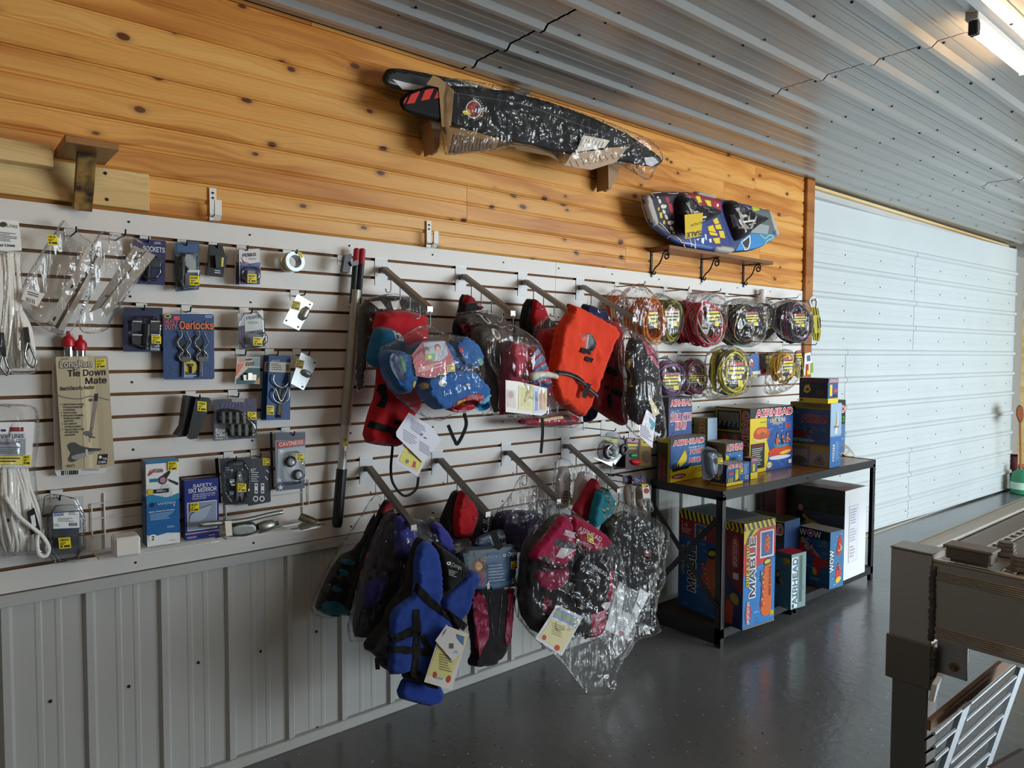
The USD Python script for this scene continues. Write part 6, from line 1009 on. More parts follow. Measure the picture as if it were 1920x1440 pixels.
coil('purple tow rope gathered in a clear bag, leftmost of the lower row', 0.24, (612, 915), 112, 140, 0.08, ['#6b4b78', '#8a6a94', '#a5879f', '#4f3a5c'], 28, lab=(522, 870, 680, 865, 690, 1000, 560, 1015), bag=(545, 720, 580, 750, 720, 860, 750, 1000, 640, 1075, 520, 1060, 478, 940, 490, 800), seed=11, pleat=((1245, 668), 14, 0.008, 0.12))
coil('purple and red tow rope with a pale yellow label, between the purple and yellow coils', 0.10, (810, 905), 90, 140, 0.05, ['#7a4e66', '#a34f5e', '#c9a9a0', '#5c3a58'], 28, lab=(740, 880, 875, 865, 885, 950, 750, 965), bag=(700, 780, 780, 730, 900, 790, 930, 930, 880, 1070, 770, 1085, 710, 950), seed=12)
coil('large yellow and black netted tow rope with a dark label', 0.26, (1130, 860), 112, 182, 0.09, ['#cbbd3e', '#b3a52f', '#e0d45a', '#3a3a28'], 40, r=0.0062, lab=(1062, 815, 1200, 770, 1210, 950, 1080, 990), bag=(930, 740, 980, 640, 1120, 640, 1240, 720, 1255, 960, 1180, 1060, 1000, 1080, 880, 1090, 930, 960), seed=13)
t, f, a = pack('jacket_card', 'small blue card with printed vest pictures beside the yellow netted rope', 'boat hardware', R6(1240, 720, 1322, 715, 1326, 905, 1245, 880), 0.16, '#3b5f9e'); a.ell(*R6(1258, 785)[0], 3.5, 7, '#e6e2e0', 1); a.ell(*R6(1262, 800)[0], 3, 5, '#c42f34', 2); a.poly(R6(1255, 860, 1330, 850, 1335, 880, 1270, 880), '#d9d5c9', 2); [a.rect(1408+i*3.2, 702, 1409.6+i*3.2, 707, '#e3cf3a', 2) for i in range(4)]; fin(t, a)
t, f, a = pack('float_card', 'dark maroon card with four yellow squares over a red float', 'boat hardware', R6(1328, 712, 1436, 705, 1440, 840, 1330, 845), 0.07, '#3a1f22')
for i, (x, y) in enumerate(((1382, 730), (1410, 730), (1382, 765), (1410, 765))): a.poly(R6(x-6, y, x+16, y-2, x+18, y+26, x-4, y+28), '#d6c13a', 1)
t.part('float', (*Pillow(f, R6(1335, 840, 1460, 832, 1468, 880, 1340, 888), 0.03, rnd=1, off=0.0).mesh('#a3202b'),), 'plastic', smooth=True); fin(t, a)
coil('golden yellow rope coil with an oval black label, right end of the lower row', 0.22, (1545, 830), 72, 122, 0.06, ['#d9a92c', '#e8bd45', '#c2901f'], 28, lab=(1510, 765, 1590, 740, 1608, 860, 1530, 885), bag=(1440, 700, 1560, 660, 1640, 740, 1640, 900, 1570, 1010, 1430, 1060, 1380, 1040, 1400, 900), seed=14)
coil('thin yellow and black rope on a slim dark card, right of the golden coil', 0.13, (1655, 800), 22, 110, 0.03, ['#cfc04a', '#35342a'], 12, r=0.004, lab=(1622, 690, 1675, 680, 1672, 800, 1630, 810), seed=15)
t, f, a = pack('fuse_card', 'narrow white card with red and green vials at the panel end', 'boat hardware', R6(1697, 712, 1745, 700, 1768, 870, 1690, 890), 0.06, '#e4e3df'); a.poly(R6(1705, 800, 1728, 795, 1728, 885, 1702, 888), '#a3202e', 1); a.poly(R6(1740, 790, 1765, 785, 1766, 868, 1742, 872), '#8a9a3a', 1); a.poly(R6(1716, 850, 1738, 845, 1738, 880, 1716, 882), '#ead92f', 2); a.poly(R6(1712, 730, 1740, 722, 1745, 770, 1715, 775), '#4a5f8c', 1); fin(t, a)
t = Thing('dock_line', 'slim yellow and black twisted line hanging over the door post', 'tow rope'); f = wallface(0.20)
t.part('line', hank(f, R6(1745, 335, 1742, 420, 1752, 540, 1765, 600), R6(1795, 330, 1808, 420, 1815, 540, 1800, 610), 7, 0.02, 0.0065, '#c9ba3a', 5, cols=['#c9ba3a', '#8a8426', '#c9ba3a', '#3b3a20']), 'rope', smooth=True); t.part('sleeve', card(f, R6(1745, 400, 1800, 395, 1808, 540, 1755, 545), 0.03, '#b9ab3c', 0.02, 0.004), 'plastic'); t.part('label', card(f, R6(1780, 420, 1802, 418, 1806, 500, 1784, 505), 0.001, '#2b2e3c', 0.022), 'print'); t.part('white_loop', M().tube(f.w(f.px(curve(R6(1735, 330, 1720, 280, 1750, 250, 1780, 280, 1775, 340))), 0.012), 0.010, '#e0ddd6', 8), 'plastic', smooth=True); t.done()
t = Thing('white_tube', 'short white plastic tube upright on the panel above the black rope', 'tube'); f = wallface(0.04); q = f.w(f.px(R6(1350, 190, 1340, 300)), 0.0); t.part('tube', M().tube(q, 0.026, '#e9e6e0', 16), 'plastic'); t.done(single=True)
for i, (px, py, L, lab) in enumerate(((1156, 538, 0.20, 'the orange tow ropes'), (1247, 545, 0.17, 'the lime green tow rope'), (1293, 545, 0.22, 'the red tow ropes'), (1362, 550, 0.24, 'the multicoloured tow rope'), (1426, 555, 0.27, 'nothing at its far tip, right of the white tube'), (1468, 560, 0.24, 'the thick black and pink rope'), (1273, 663, 0.20, 'the purple and red rope'), (1345, 650, 0.24, 'the yellow netted rope'), (1470, 640, 0.24, 'the golden rope coil'))): hook(px, py, L, 'long dark panel hook holding '+lab, plate='#cfcfcc')
for px, py, L, lab in ((1245, 672, 0.25, 'the purple tow rope'), (1149, 808, 0.215, 'the clear pack with the pale ball'), (1166, 822, 0.15, 'the black knob pack'), (1168, 824, 0.09, 'the plain dark bait card'), (1186, 826, 0.14, 'the red and green lure card'), (1208, 830, 0.11, 'the yellow lure card'), (1176, 895, 0.17, 'the left pale lure pack'), (1196, 897, 0.20, 'the middle pale lure pack'), (1209, 912, 0.25, 'the white lure card'), (1437, 665, 0.085, 'the dark maroon float card'), (1003, 785, 0.15, 'the pink and cream folded vest')): hook_at(px, py, L, 'dark wire hook holding '+lab)

# small packs between the vests and the table
t, f, a = pack('steering_knob_pack', 'clear blister with a pale ball in a black ring, front of two', 'boat hardware', L8(1060, 60, 1130, 30, 1285, 70, 1300, 110, 1200, 478, 985, 378), 0.20, '#c9d0d4', m='blister'); a = Art(f); a.poly(L8(1120, 140, 1270, 150, 1245, 200, 1100, 200), '#d9d06a', 1); a.poly(L8(1140, 60, 1240, 70, 1230, 120, 1130, 110), '#9fa8ae', 2); a.lines(1133, 825, 1150, 832, 4, '#55585c', 2)
c_ = f.w(f.px(L8(1120, 300)), 0.02)[0]; rg = trimesh.creation.torus(0.026, 0.011, 20, 10); rg.apply_transform(rotm((1, 0, 0), 90)); rg.apply_translation(c_); t.part('ring', M().mesh(rg, '#17181a'), 'plastic', smooth=True); sp = trimesh.creation.icosphere(2, 0.021); sp.apply_translation(f.w(f.px(L8(1168, 308)), 0.035)[0]); t.part('ball', M().mesh(sp, '#b9cfd0'), 'plastic', smooth=True); t.part('blister_dome', blister(f, L8(1060, 150, 1240, 190, 1190, 440, 1000, 370), 0.05, R=0.02), 'blister', smooth=True); fin(t, a)
t, f, a = pack('steering_knob_pack', 'clear blister with a black knob, behind the one with the pale ball', 'boat hardware', L8(1290, 100, 1350, 180, 1360, 300, 1240, 460, 1215, 430), 0.14, '#b9c1c6', m='blister'); c_ = f.w(f.px(L8(1305, 270)), 0.02)[0]; rg = trimesh.creation.torus(0.022, 0.010, 20, 10); rg.apply_transform(rotm((1, 0, 0), 90)); rg.apply_translation(c_); t.part('knob', M().mesh(rg, '#1d1e20'), 'plastic', smooth=True); fin(t, None)
t, f, a = pack('bait_card', 'dark card without print, behind the red and green lure card', 'boat hardware', L8(1215, 430, 1370, 130, 1380, 500, 1225, 515), 0.08, '#241a1e'); fin(t, a)
t, f, a = pack('bait_card', 'maroon card with bright green and red soft lures', 'boat hardware', L8(1368, 128, 1532, 150, 1520, 512, 1360, 512), 0.13, '#3b1a22'); a.poly(L8(1385, 140, 1515, 155, 1512, 195, 1385, 185), '#b98a92', 1); a.poly(L8(1385, 205, 1510, 208, 1508, 235, 1385, 235), '#d8c43c', 1); a.rect(1178, 838, 1193, 843, '#8f8a4a', 1)
for q, cc, k in (((1410, 320, 1500, 320, 1500, 365, 1412, 370), '#2fae4a', 0.012), ((1400, 400, 1470, 385, 1540, 400, 1535, 460, 1440, 465), '#d41f2c', 0.018)): t.part('lure', (*Pillow(f, L8(*q), k, off=0.002, rnd=1, step=0.006, wr=0.006, wf=50).mesh(cc),), 'plastic', smooth=True)
fin(t, a)
t, f, a = pack('bait_card', 'yellow and brown lure card beside the table post', 'boat hardware', L8(1535, 150, 1660, 170, 1680, 480, 1525, 470), 0.10, '#7a6420'); a.poly(L8(1545, 160, 1650, 180, 1640, 240, 1550, 230), '#cdb52c', 1); a.poly(smooth_px(L8(1550, 300, 1660, 280, 1670, 440, 1560, 430)), '#5c3a1c', 1); fin(t, a)
for q, lab, cc in (((1330, 590, 1442, 580, 1438, 690, 1330, 692), 'dark blue header pack of pale lures, left of three by the table post', '#2a2538'), ((1450, 600, 1580, 580, 1622, 680, 1470, 712), 'blue header pack of pale lures, middle of three by the table post', '#2c2f52')):
    t, f, a = pack('lure_pack', lab, 'boat hardware', L8(*q), 0.16 if cc[1:3] == '2a' else 0.19, cc); x0, y0 = L8(q[0], q[1])[0]; a.lines(x0+4, y0+3, x0+14, y0+12, 4, '#8f93b0', 1, -0.1); a.ell(x0+18, y0+8, 2.5, 2, '#b5404a', 2); xx = q[6]
    p = Pillow(f, L8(xx+5, q[7], xx+115, q[7]-5, xx+90, q[7]+270, xx+20, q[7]+250), 0.02, wr=0.006, off=-0.002); t.part('lure_bundle', p.mesh('#a89a86'), 'matte', smooth=True); p2 = Pillow(f, L8(xx, q[7]-10, xx+125, q[7]-15, xx+110, q[7]+300, xx+5, q[7]+280), 0.03, wr=0.008, ridge=0.008, rnd=1); t.part('clear_bag', p2.mesh()[:2], 'film', smooth=True); fin(t, a)
t, f, a = pack('lure_pack', 'white lure card with a red oval mark by the table post', 'boat hardware', L8(1560, 690, 1640, 685, 1662, 860, 1575, 870), 0.24, '#e2ddd4'); a.ell(*L8(1612, 770)[0], 5, 5, '#a8272b', 1); a.poly(L8(1550, 690, 1625, 685, 1605, 740, 1560, 720), '#d9c03a', 1); p = Pillow(f, L8(1560, 860, 1665, 850, 1685, 1040, 1590, 1030), 0.025, wr=0.008, ridge=0.008, rnd=1); t.part('clear_bag', p.mesh()[:2], 'film', smooth=True); t.part('lure', M().tube(f.w(f.px(L8(1625, 890, 1635, 1010)), 0.004), [0.006, 0.010], '#c9c4ba', 8), 'chrome'); fin(t, a)

# ---------------------------------------------------------------- black metal table with a wooden top
TX0, TX1, TY0, TY1, TZ, LZ = 3.24, 5.075, -0.52, -0.045, 0.845, 0.10
t = Thing('display_table', 'black steel table with a wooden top and lower shelf', 'table', at=((TX0+TX1)/2, (TY0+TY1)/2, 0)); K = '#17171a'
t.part('table_top', (lambda m: (m.arr()[0], m.arr()[1]))(M().box((TX0+0.006, TY0+0.006, TZ-0.02), (TX1-0.006, TY1-0.006, TZ-0.002))), 'table_wood')
for lo, hi in (((TX0, TY0, TZ-0.048), (TX1, TY0+0.006, TZ+0.001)), ((TX0, TY1-0.006, TZ-0.048), (TX1, TY1, TZ+0.001)), ((TX0, TY0, TZ-0.048), (TX0+0.006, TY1, TZ+0.001)), ((TX1-0.006, TY0, TZ-0.048), (TX1, TY1, TZ+0.001))): t.part('apron', M().box(lo, hi, K), 'black_steel')
for x in (TX0, TX1):
    for y in (TY0, TY1):
        sx, sy = (1 if x == TX0 else -1), (1 if y == TY0 else -1); t.part('leg', M().box((x, y, 0), (x+sx*0.036, y+sy*0.004, TZ-0.03), K).box((x, y, 0), (x+sx*0.004, y+sy*0.036, TZ-0.03), K), 'black_steel')
t.part('lower_shelf', M().box((TX0+0.004, TY0+0.004, LZ-0.02), (TX1-0.004, TY1-0.004, LZ-0.002), '#3b3027'), 'matte')
for lo, hi in (((TX0, TY0, LZ-0.05), (TX1, TY0+0.005, LZ-0.001)), ((TX0, TY0, LZ-0.085), (TX0+0.005, TY1, LZ+0.004))): t.part('shelf_rail', M().box(lo, hi, K), 'black_steel')
for x in (4.00, 4.05): t.part('middle_foot', M().box((x, TY0+0.01, 0), (x+0.006, TY0+0.09, LZ-0.02), K), 'black_steel')
def flatbar(p, q, w=0.03):
    p, q = np.array(p), np.array(q); d = (q-p)/np.linalg.norm(q-p); n = np.cross(d, [1, 0, 0])*w/2; e = np.array([0.003, 0, 0]); v = np.array([p-n-e, p+n-e, q+n-e, q-n-e, p-n, p+n, q+n, q-n]); m = trimesh.Trimesh(v, [[0, 1, 2], [0, 2, 3], [4, 6, 5], [4, 7, 6], [0, 5, 1], [0, 4, 5], [1, 6, 2], [1, 5, 6], [2, 7, 3], [2, 6, 7], [3, 4, 0], [3, 7, 4]], process=False); m.fix_normals(); b = M(); flat(b, m, K); return b
for a_, b_ in (((TX0-0.001, TY0+0.02, 0.70), (TX0-0.001, TY1-0.02, 0.22)), ((TX0-0.004, TY0+0.02, 0.22), (TX0-0.004, TY1-0.02, 0.70))): t.part('cross_brace', flatbar(a_, b_), 'black_steel')
m = M()
for x, z in ((TX0+0.018, TZ-0.02), (TX0+0.9, TZ-0.024), (TX1-0.018, TZ-0.09)): screw_head(m, (x, TY0-0.0005, z), (0, -1, 0), 0.006)
t.part('bolt', m, 'metal', kind='stuff'); t.done()

T1, T2 = crop(1200, 690, 4.174), crop(1200, 880, 4.0)
def carton(xn, xr, d, ytop, z, depth, cols, x_from=T1, h=None):
    (pn, py), (pr, _) = x_from(xn, ytop)[0], x_from(xr, ytop)[0]; bx = PY(pn, py, d); cx = PY(pr, py, d); c = Carton.__new__(Carton)
    c.b = np.array([bx[0], -d, z]); c.ex = np.array([1.0, 0, 0]); c.ey = np.array([0, 1.0, 0]); c.w = cx[0]-bx[0]; c.d = depth; c.h = h or bx[2]-z; c.z = z; c.cols = cols
    c.front = Face(c.b, -c.ey); c.side = Face(c.b, -c.ex); c.top = Face(c.b+np.array([0, 0, c.h]), (0, 0, 1), up=c.ey); return c
YEL, DKB = '#e9cd22', '#191a26'
def boxthing(name, label, c, fr=None, sd=None, tp=None):  # most side prints use dimmer colours than the fronts, painting their shade
    t = Thing(name, label, 'box'); t.part('carton', c.box(), 'print')
    for nm, mk, fn in (('printed_front', front_art, fr), ('printed_side', side_art, sd), ('printed_top', top_art, tp)):
        if fn: a = mk(c); fn(a); t.part(nm, a.m, 'print')
    return t.done()
AH = dict(c='#e01f33', bold=True, l=5, out='#f3f3f3')
def air(a, u0, v, u1, h): a.text('AIRHEAD', u0, v, u1, h, '#d81f34', True, 6, out='#f1efef')
# top of the table
c = carton(225, 408, 0.087, 232, TZ, 0.08, ('#20223a', '#222', '#1b2138', '#222', '#222', '#2a2b33'))
def fr(a): a.water(0.02, 0.02, 0.98, 0.86, 3, 18, ('#2a4f93', '#3f6fb4', '#1e3d78', '#6f97cc')); air(a, 0.06, 0.895, 0.97, 0.07); a.text('MULTI', 0.1, 0.80, 0.42, 0.035, '#9fd0e6', True, 5); a.text('DOUBLE ACTION', 0.06, 0.705, 0.97, 0.085, '#d8415a', True, 5, out='#f2e9ea'); a.text('AIR PUMP', 0.26, 0.60, 0.76, 0.085, '#d8415a', True, 5, out='#f2e9ea'); a.poly([(0.55, 0), (0.72, 0.5), (0.62, 0.5), (0.5, 0)], '#1d1e24', 5); a.poly([(0.6, 0.0), (0.85, 0.0), (0.84, 0.26), (0.68, 0.26)], YEL, 6); a.rect(0.06, 0.24, 0.36, 0.42, '#d9d8cf', 5); a.rect(0.06, 0.02, 0.36, 0.2, '#d9d8cf', 5); a.ell(0.2, 0.33, 0.09, 0.04, '#8a7a35', 6); a.ell(0.2, 0.11, 0.09, 0.05, '#3a3528', 6)
boxthing('pump_box', 'tall dark air pump box at the left back of the table', c, fr, lambda a: (a.text('AIRHEAD', 0.1, 0.9, 0.9, 0.03, '#8a2a3a', True), a.vtext('PUMP', 0.6, 0.25, 0.7, 0.28, '#5a2a38', True)))
c = carton(237, 512, 0.18, 556, TZ, 0.09, ('#3a351c', '#222', '#2b5794', '#222', '#222', '#8d8468'))
def fr(a): a.water(0.02, 0.3, 0.98, 0.84, 5, 22, ('#2c66a8', '#4f8cc4', '#1d4a86', '#7fb0da')); a.rect(0, 0.84, 1, 1, '#1a1b22', 2); a.rect(0, 0, 1, 0.3, YEL, 2); air(a, 0.07, 0.84, 0.94, 0.11); a.text('Double Action', 0.5, 0.73, 0.97, 0.05, '#cfe3f2', True, 5); a.text('POWER', 0.54, 0.60, 0.98, 0.1, '#c62c40', True, 5, out='#e9e1e4'); a.text('AERIAL', 0.5, 0.40, 0.98, 0.1, '#c62c40', True, 5, out='#e9e1e4'); a.poly([(0.02, 0.3), (0.2, 0.42), (0.36, 0.72), (0.44, 0.76), (0.46, 0.56), (0.3, 0.36)], '#6b6f76', 4); a.poly([(0.14, 0.36), (0.4, 0.7), (0.46, 0.56), (0.44, 0.44), (0.3, 0.34)], YEL, 5); a.poly([(0.05, 0.30), (0.5, 0.33), (0.6, 0.40), (0.5, 0.27), (0.08, 0.24)], '#1d1e24', 5); [a.poly([(0.06+i*0.05, 0.26), (0.09+i*0.05, 0.26), (0.09+i*0.05, 0.42), (0.06+i*0.05, 0.40)], '#1d1e24', 5) for i in range(4)]; a.ell(0.24, 0.12, 0.2, 0.055, '#8e1c2c', 5); a.text('Pompe de Pied', 0.1, 0.095, 0.38, 0.05, '#efe6e0', True, 6); [a.poly([(0.55, 0.25-i*0.035), (0.99, 0.28-i*0.035), (0.99, 0.265-i*0.035)], '#1d1e24', 5) for i in range(4)]
boxthing('pump_box', 'yellow and blue foot pump box at the left front of the table', c, fr, lambda a: (a.rect(0, 0.9, 1, 1, '#c9b226'), a.rect(0.82, 0, 1, 1, '#b3a02c'), a.vtext('AIRHEAD', 0.34, 0.06, 0.6, 0.2, '#b9384c', True), a.vtext('COMPETENT', 0.66, 0.06, 0.55, 0.2, '#b9384c', True)))
c = carton(530, 605, 0.115, 395, TZ, 0.10, ('#8a7d3a', '#222', '#a9c2d8', '#222', '#222', '#8d8a80')); boxthing('cooler_box', 'narrow olive box with large vertical red letters, behind the small boxes', c, lambda a: (a.water(0, 0, 1, 0.9, 7, 10, ('#a9c4dc', '#c9dcea', '#86a9c8', '#dfe9f0')),), lambda a: (a.vtext('COOLER', 0.78, 0.12, 0.96, 0.3, '#a8243a', True, 5, out='#d9c98a'), a.rect(0.05, 0.1, 0.3, 0.9, '#6f6a3a')))
c = carton(862, 1199, 0.296, 318, TZ, 0.245, ('#2a2718', '#222', '#2f5fa8', '#222', '#222', '#b4aea4'))
def fr(a):
    a.water(0.36, 0.02, 0.99, 0.84, 9, 40, ('#2b56a0', '#3f74bd', '#1c3f80', '#6a94cc')); a.rect(0, 0, 0.37, 0.84, YEL, 2); a.rect(0, 0.84, 1, 1, '#191a20', 2); air(a, 0.12, 0.865, 0.97, 0.10)
    rr = random.Random(2)
    for i in range(26): th = i/26*6.28; a.poly([(0.62+0.1*math.cos(th), 0.78+0.035*math.sin(th)), (0.62+0.2*math.cos(th)*rr.uniform(0.9, 1.3), 0.78+0.085*math.sin(th)*rr.uniform(0.9, 1.3)), (0.62+0.1*math.cos(th+0.2), 0.78+0.035*math.sin(th+0.2))], rr.choice(['#e9dc3a', '#f3efd0']), 4)
    a.text('LIVE WIRE', 0.44, 0.755, 0.80, 0.055, '#f3f1e6', True, 6, out='#2a2a35'); a.text('Aeroport', 0.22, 0.765, 0.36, 0.02, '#3a3a3a', False, 5)
    a.poly(smooth_px([(0.06, 0.58), (0.14, 0.70), (0.36, 0.70), (0.46, 0.60), (0.42, 0.52), (0.14, 0.50)]), '#c9521e', 5); a.poly(smooth_px([(0.10, 0.62), (0.18, 0.68), (0.34, 0.68), (0.40, 0.61), (0.28, 0.57)]), '#e8742a', 6); a.poly(smooth_px([(0.04, 0.55), (0.16, 0.51), (0.38, 0.50), (0.46, 0.54), (0.36, 0.48), (0.12, 0.48)]), '#d9d39a', 6); a.ell(0.27, 0.60, 0.05, 0.02, '#7d6a3a', 7)
    a.rect(0.02, 0.06, 0.33, 0.45, '#1d1d20', 4); a.text('LIVE WIRE', 0.05, 0.40, 0.28, 0.03, '#b5303a', True, 6); a.lines(0.05, 0.10, 0.30, 0.38, 9, '#b9b9b4', 5); a.rect(0.78, 0.60, 0.96, 0.74, '#3b67ab', 5); a.poly([(0.8, 0.64), (0.94, 0.66), (0.92, 0.70), (0.82, 0.7)], '#c93a2c', 6)
    a.poly(smooth_px([(0.40, 0.28), (0.52, 0.35), (0.80, 0.36), (0.97, 0.33), (0.98, 0.26), (0.84, 0.20), (0.55, 0.20), (0.42, 0.23)]), '#d8431f', 5); a.poly(smooth_px([(0.5, 0.37), (0.7, 0.40), (0.95, 0.37), (0.8, 0.34), (0.6, 0.34)]), '#3a8fae', 6); a.poly(smooth_px([(0.66, 0.26), (0.95, 0.30), (0.94, 0.24), (0.70, 0.22)]), '#e8cf3a', 6); a.poly(smooth_px([(0.40, 0.2), (0.6, 0.22), (0.98, 0.2), (0.9, 0.15), (0.5, 0.15)]), '#dfe8f2', 6)
    for u, v, k, cc in ((0.62, 0.38, 0.20, '#d8682a'), (0.74, 0.38, 0.17, '#2b2f55'), (0.86, 0.40, 0.18, '#d8682a')): a.rider(u, v, k, cc, 7)
    a.ell(0.44, 0.085, 0.075, 0.055, '#b9913a', 5); a.ell(0.44, 0.085, 0.055, 0.04, '#efe9d2', 6); a.text('1-3', 0.40, 0.07, 0.48, 0.03, '#4a2a1a', True, 7); a.rect(0.9, 0.06, 0.97, 0.12, '#e6e6e6', 5); a.poly([(0.30, 0.02), (0.37, 0.02), (0.44, 0.30), (0.37, 0.5), (0.37, 0.84), (0.33, 0.84)], YEL, 3)
def sd(a): a.rect(0.02, 0.62, 0.76, 0.98, '#a08a2c', 2); a.rect(0.06, 0.65, 0.72, 0.95, '#17171a', 3); [a.rect(0.12+i*0.045, 0.70+0.04*((i*7) % 3), 0.145+i*0.045, 0.92, '#8a8578', 4) for i in range(13)]; a.rect(0.02, 0.1, 0.76, 0.60, '#5c4a3a', 2); a.ell(0.3, 0.5, 0.1, 0.08, '#a8402c', 4); a.ell(0.6, 0.5, 0.08, 0.08, '#b5562c', 4); a.rect(0.78, 0, 1, 1, '#5f531f', 2); a.vtext('AIRHEAD', 0.96, 0.1, 0.94, 0.16, '#b9283c', True, 4, out='#c9c2b0')
boxthing('tube_box', 'large towable tube box with yellow panel and riders on blue water', c, fr, sd)
c = carton(668, 806, 0.29, 590, TZ, 0.13, ('#6b5f24', '#222', '#2a5a94', '#222', '#222', '#9a948a'))
boxthing('small_box', 'small pump box with a blue and yellow front, left of the large tube box', c, lambda a: (a.rect(0, 0.72, 1, 1, '#1a1a22', 2), air(a, 0.05, 0.78, 0.97, 0.16), a.water(0.02, 0, 0.98, 0.72, 4, 10, ('#3a78b4', '#86b4d8', '#d9e4ec', '#5a93c4')), a.rect(0.4, 0.30, 0.98, 0.42, '#17181c', 5), a.poly([(0.02, 0.1), (0.02, 0.68), (0.2, 0.6), (0.2, 0.1)], YEL, 4)), lambda a: (a.rect(0.04, 0.08, 0.6, 0.9, '#2b2718'), a.vtext('AIR', 0.92, 0.1, 0.55, 0.25, '#b9283c', True, 4)))
c = carton(678, 804, 0.445, 760, TZ, 0.105, ('#1f2d4e', '#222', '#2a5a98', '#222', '#222', '#b5aca6'))
def sfr(a): a.rect(0, 0.80, 1, 1, '#1a1a22', 2); air(a, 0.05, 0.82, 0.95, 0.15); a.rect(0, 0, 1, 0.14, YEL, 3); a.rect(0.52, 0.2, 0.72, 0.72, YEL, 4); a.ell(0.62, 0.6, 0.1, 0.12, '#c9b020', 5); a.poly([(0.5, 0.15), (0.75, 0.3), (0.85, 0.15)], '#17181c', 5); a.poly([(0.1, 0.6), (0.4, 0.66), (0.38, 0.5), (0.12, 0.48)], '#c83a50', 4); [a.rect(0.1+i*0.1, 0.15, 0.15+i*0.1, 0.36, YEL, 4) for i in range(3)]; a.price(0.78, 0.46, 0.2, 0.3)
boxthing('small_box', 'lowest small pump box at the front edge of the table, with a price sticker', c, sfr, lambda a: (a.text('AIRHEAD', 0.05, 0.84, 0.9, 0.12, '#93304a', True, 4), a.rect(0.35, 0.25, 0.65, 0.66, '#b39a24', 3), a.ell(0.5, 0.66, 0.15, 0.12, '#a38a20', 4), a.rect(0, 0, 1, 0.12, '#b39a24', 3), a.ell(0.8, 0.5, 0.1, 0.1, '#3a3f5c', 3)))
c = carton(803, 858, 0.415, 742, TZ, 0.09, ('#2a3f66', '#222', '#345f9c', '#222', '#222', '#7d8a9a')); boxthing('small_box', 'plain blue small box between two printed small boxes', c, lambda a: (a.lines(0.15, 0.35, 0.85, 0.9, 8, '#8fb0d8'), a.rect(0.4, 0.12, 0.8, 0.3, '#dfe3e6'), a.rect(0.5, 0.15, 0.7, 0.27, '#22252c', 3)))
c = carton(865, 920, 0.405, 705, TZ, 0.05, ('#3a2f2a', '#222', '#3a5f9c', '#222', '#222', '#b5a59a')); boxthing('small_box', 'small yellow printed box standing before the large tube box', c, lambda a: (a.rect(0, 0.82, 1, 1, '#1a1a22', 2), air(a, 0.05, 0.85, 0.95, 0.1), a.rect(0, 0, 1, 0.3, YEL, 3), a.rect(0.25, 0.35, 0.6, 0.7, YEL, 4), a.lines(0.1, 0.72, 0.8, 0.8, 2, '#d85a6a', 4)))
fb = wallface(0.40); t = Thing('blister_pack', 'dark blister pack standing between the foot pump box and the small boxes', 'boat hardware'); t.part('backing_card', card(fb, T1(480, 640, 530, 612, 600, 640, 612, 720, 600, 850, 540, 880, 490, 870), 0.002, '#2a2c33', 0, 0.004), 'print'); p = Pillow(fb, T1(510, 650, 590, 660, 600, 740, 585, 840, 530, 850, 510, 740), 0.03, wr=0.008, off=0.002, back=0); t.part('contents', p.mesh('#7a8698'), 'plastic', smooth=True); t.part('blister_dome', blister(fb, T1(490, 630, 590, 640, 608, 730, 595, 850, 530, 870, 495, 760), 0.05, R=0.02), 'blister', smooth=True); sticker(t, fb, *T1(545, 695)[0], 9, 11, 0.052); t.done()
c = carton(1493, 1578, 0.50, 280, TZ, 0.272, ('#2c4a74', '#222', '#7fa6c8', '#222', '#222', '#4a4222'))
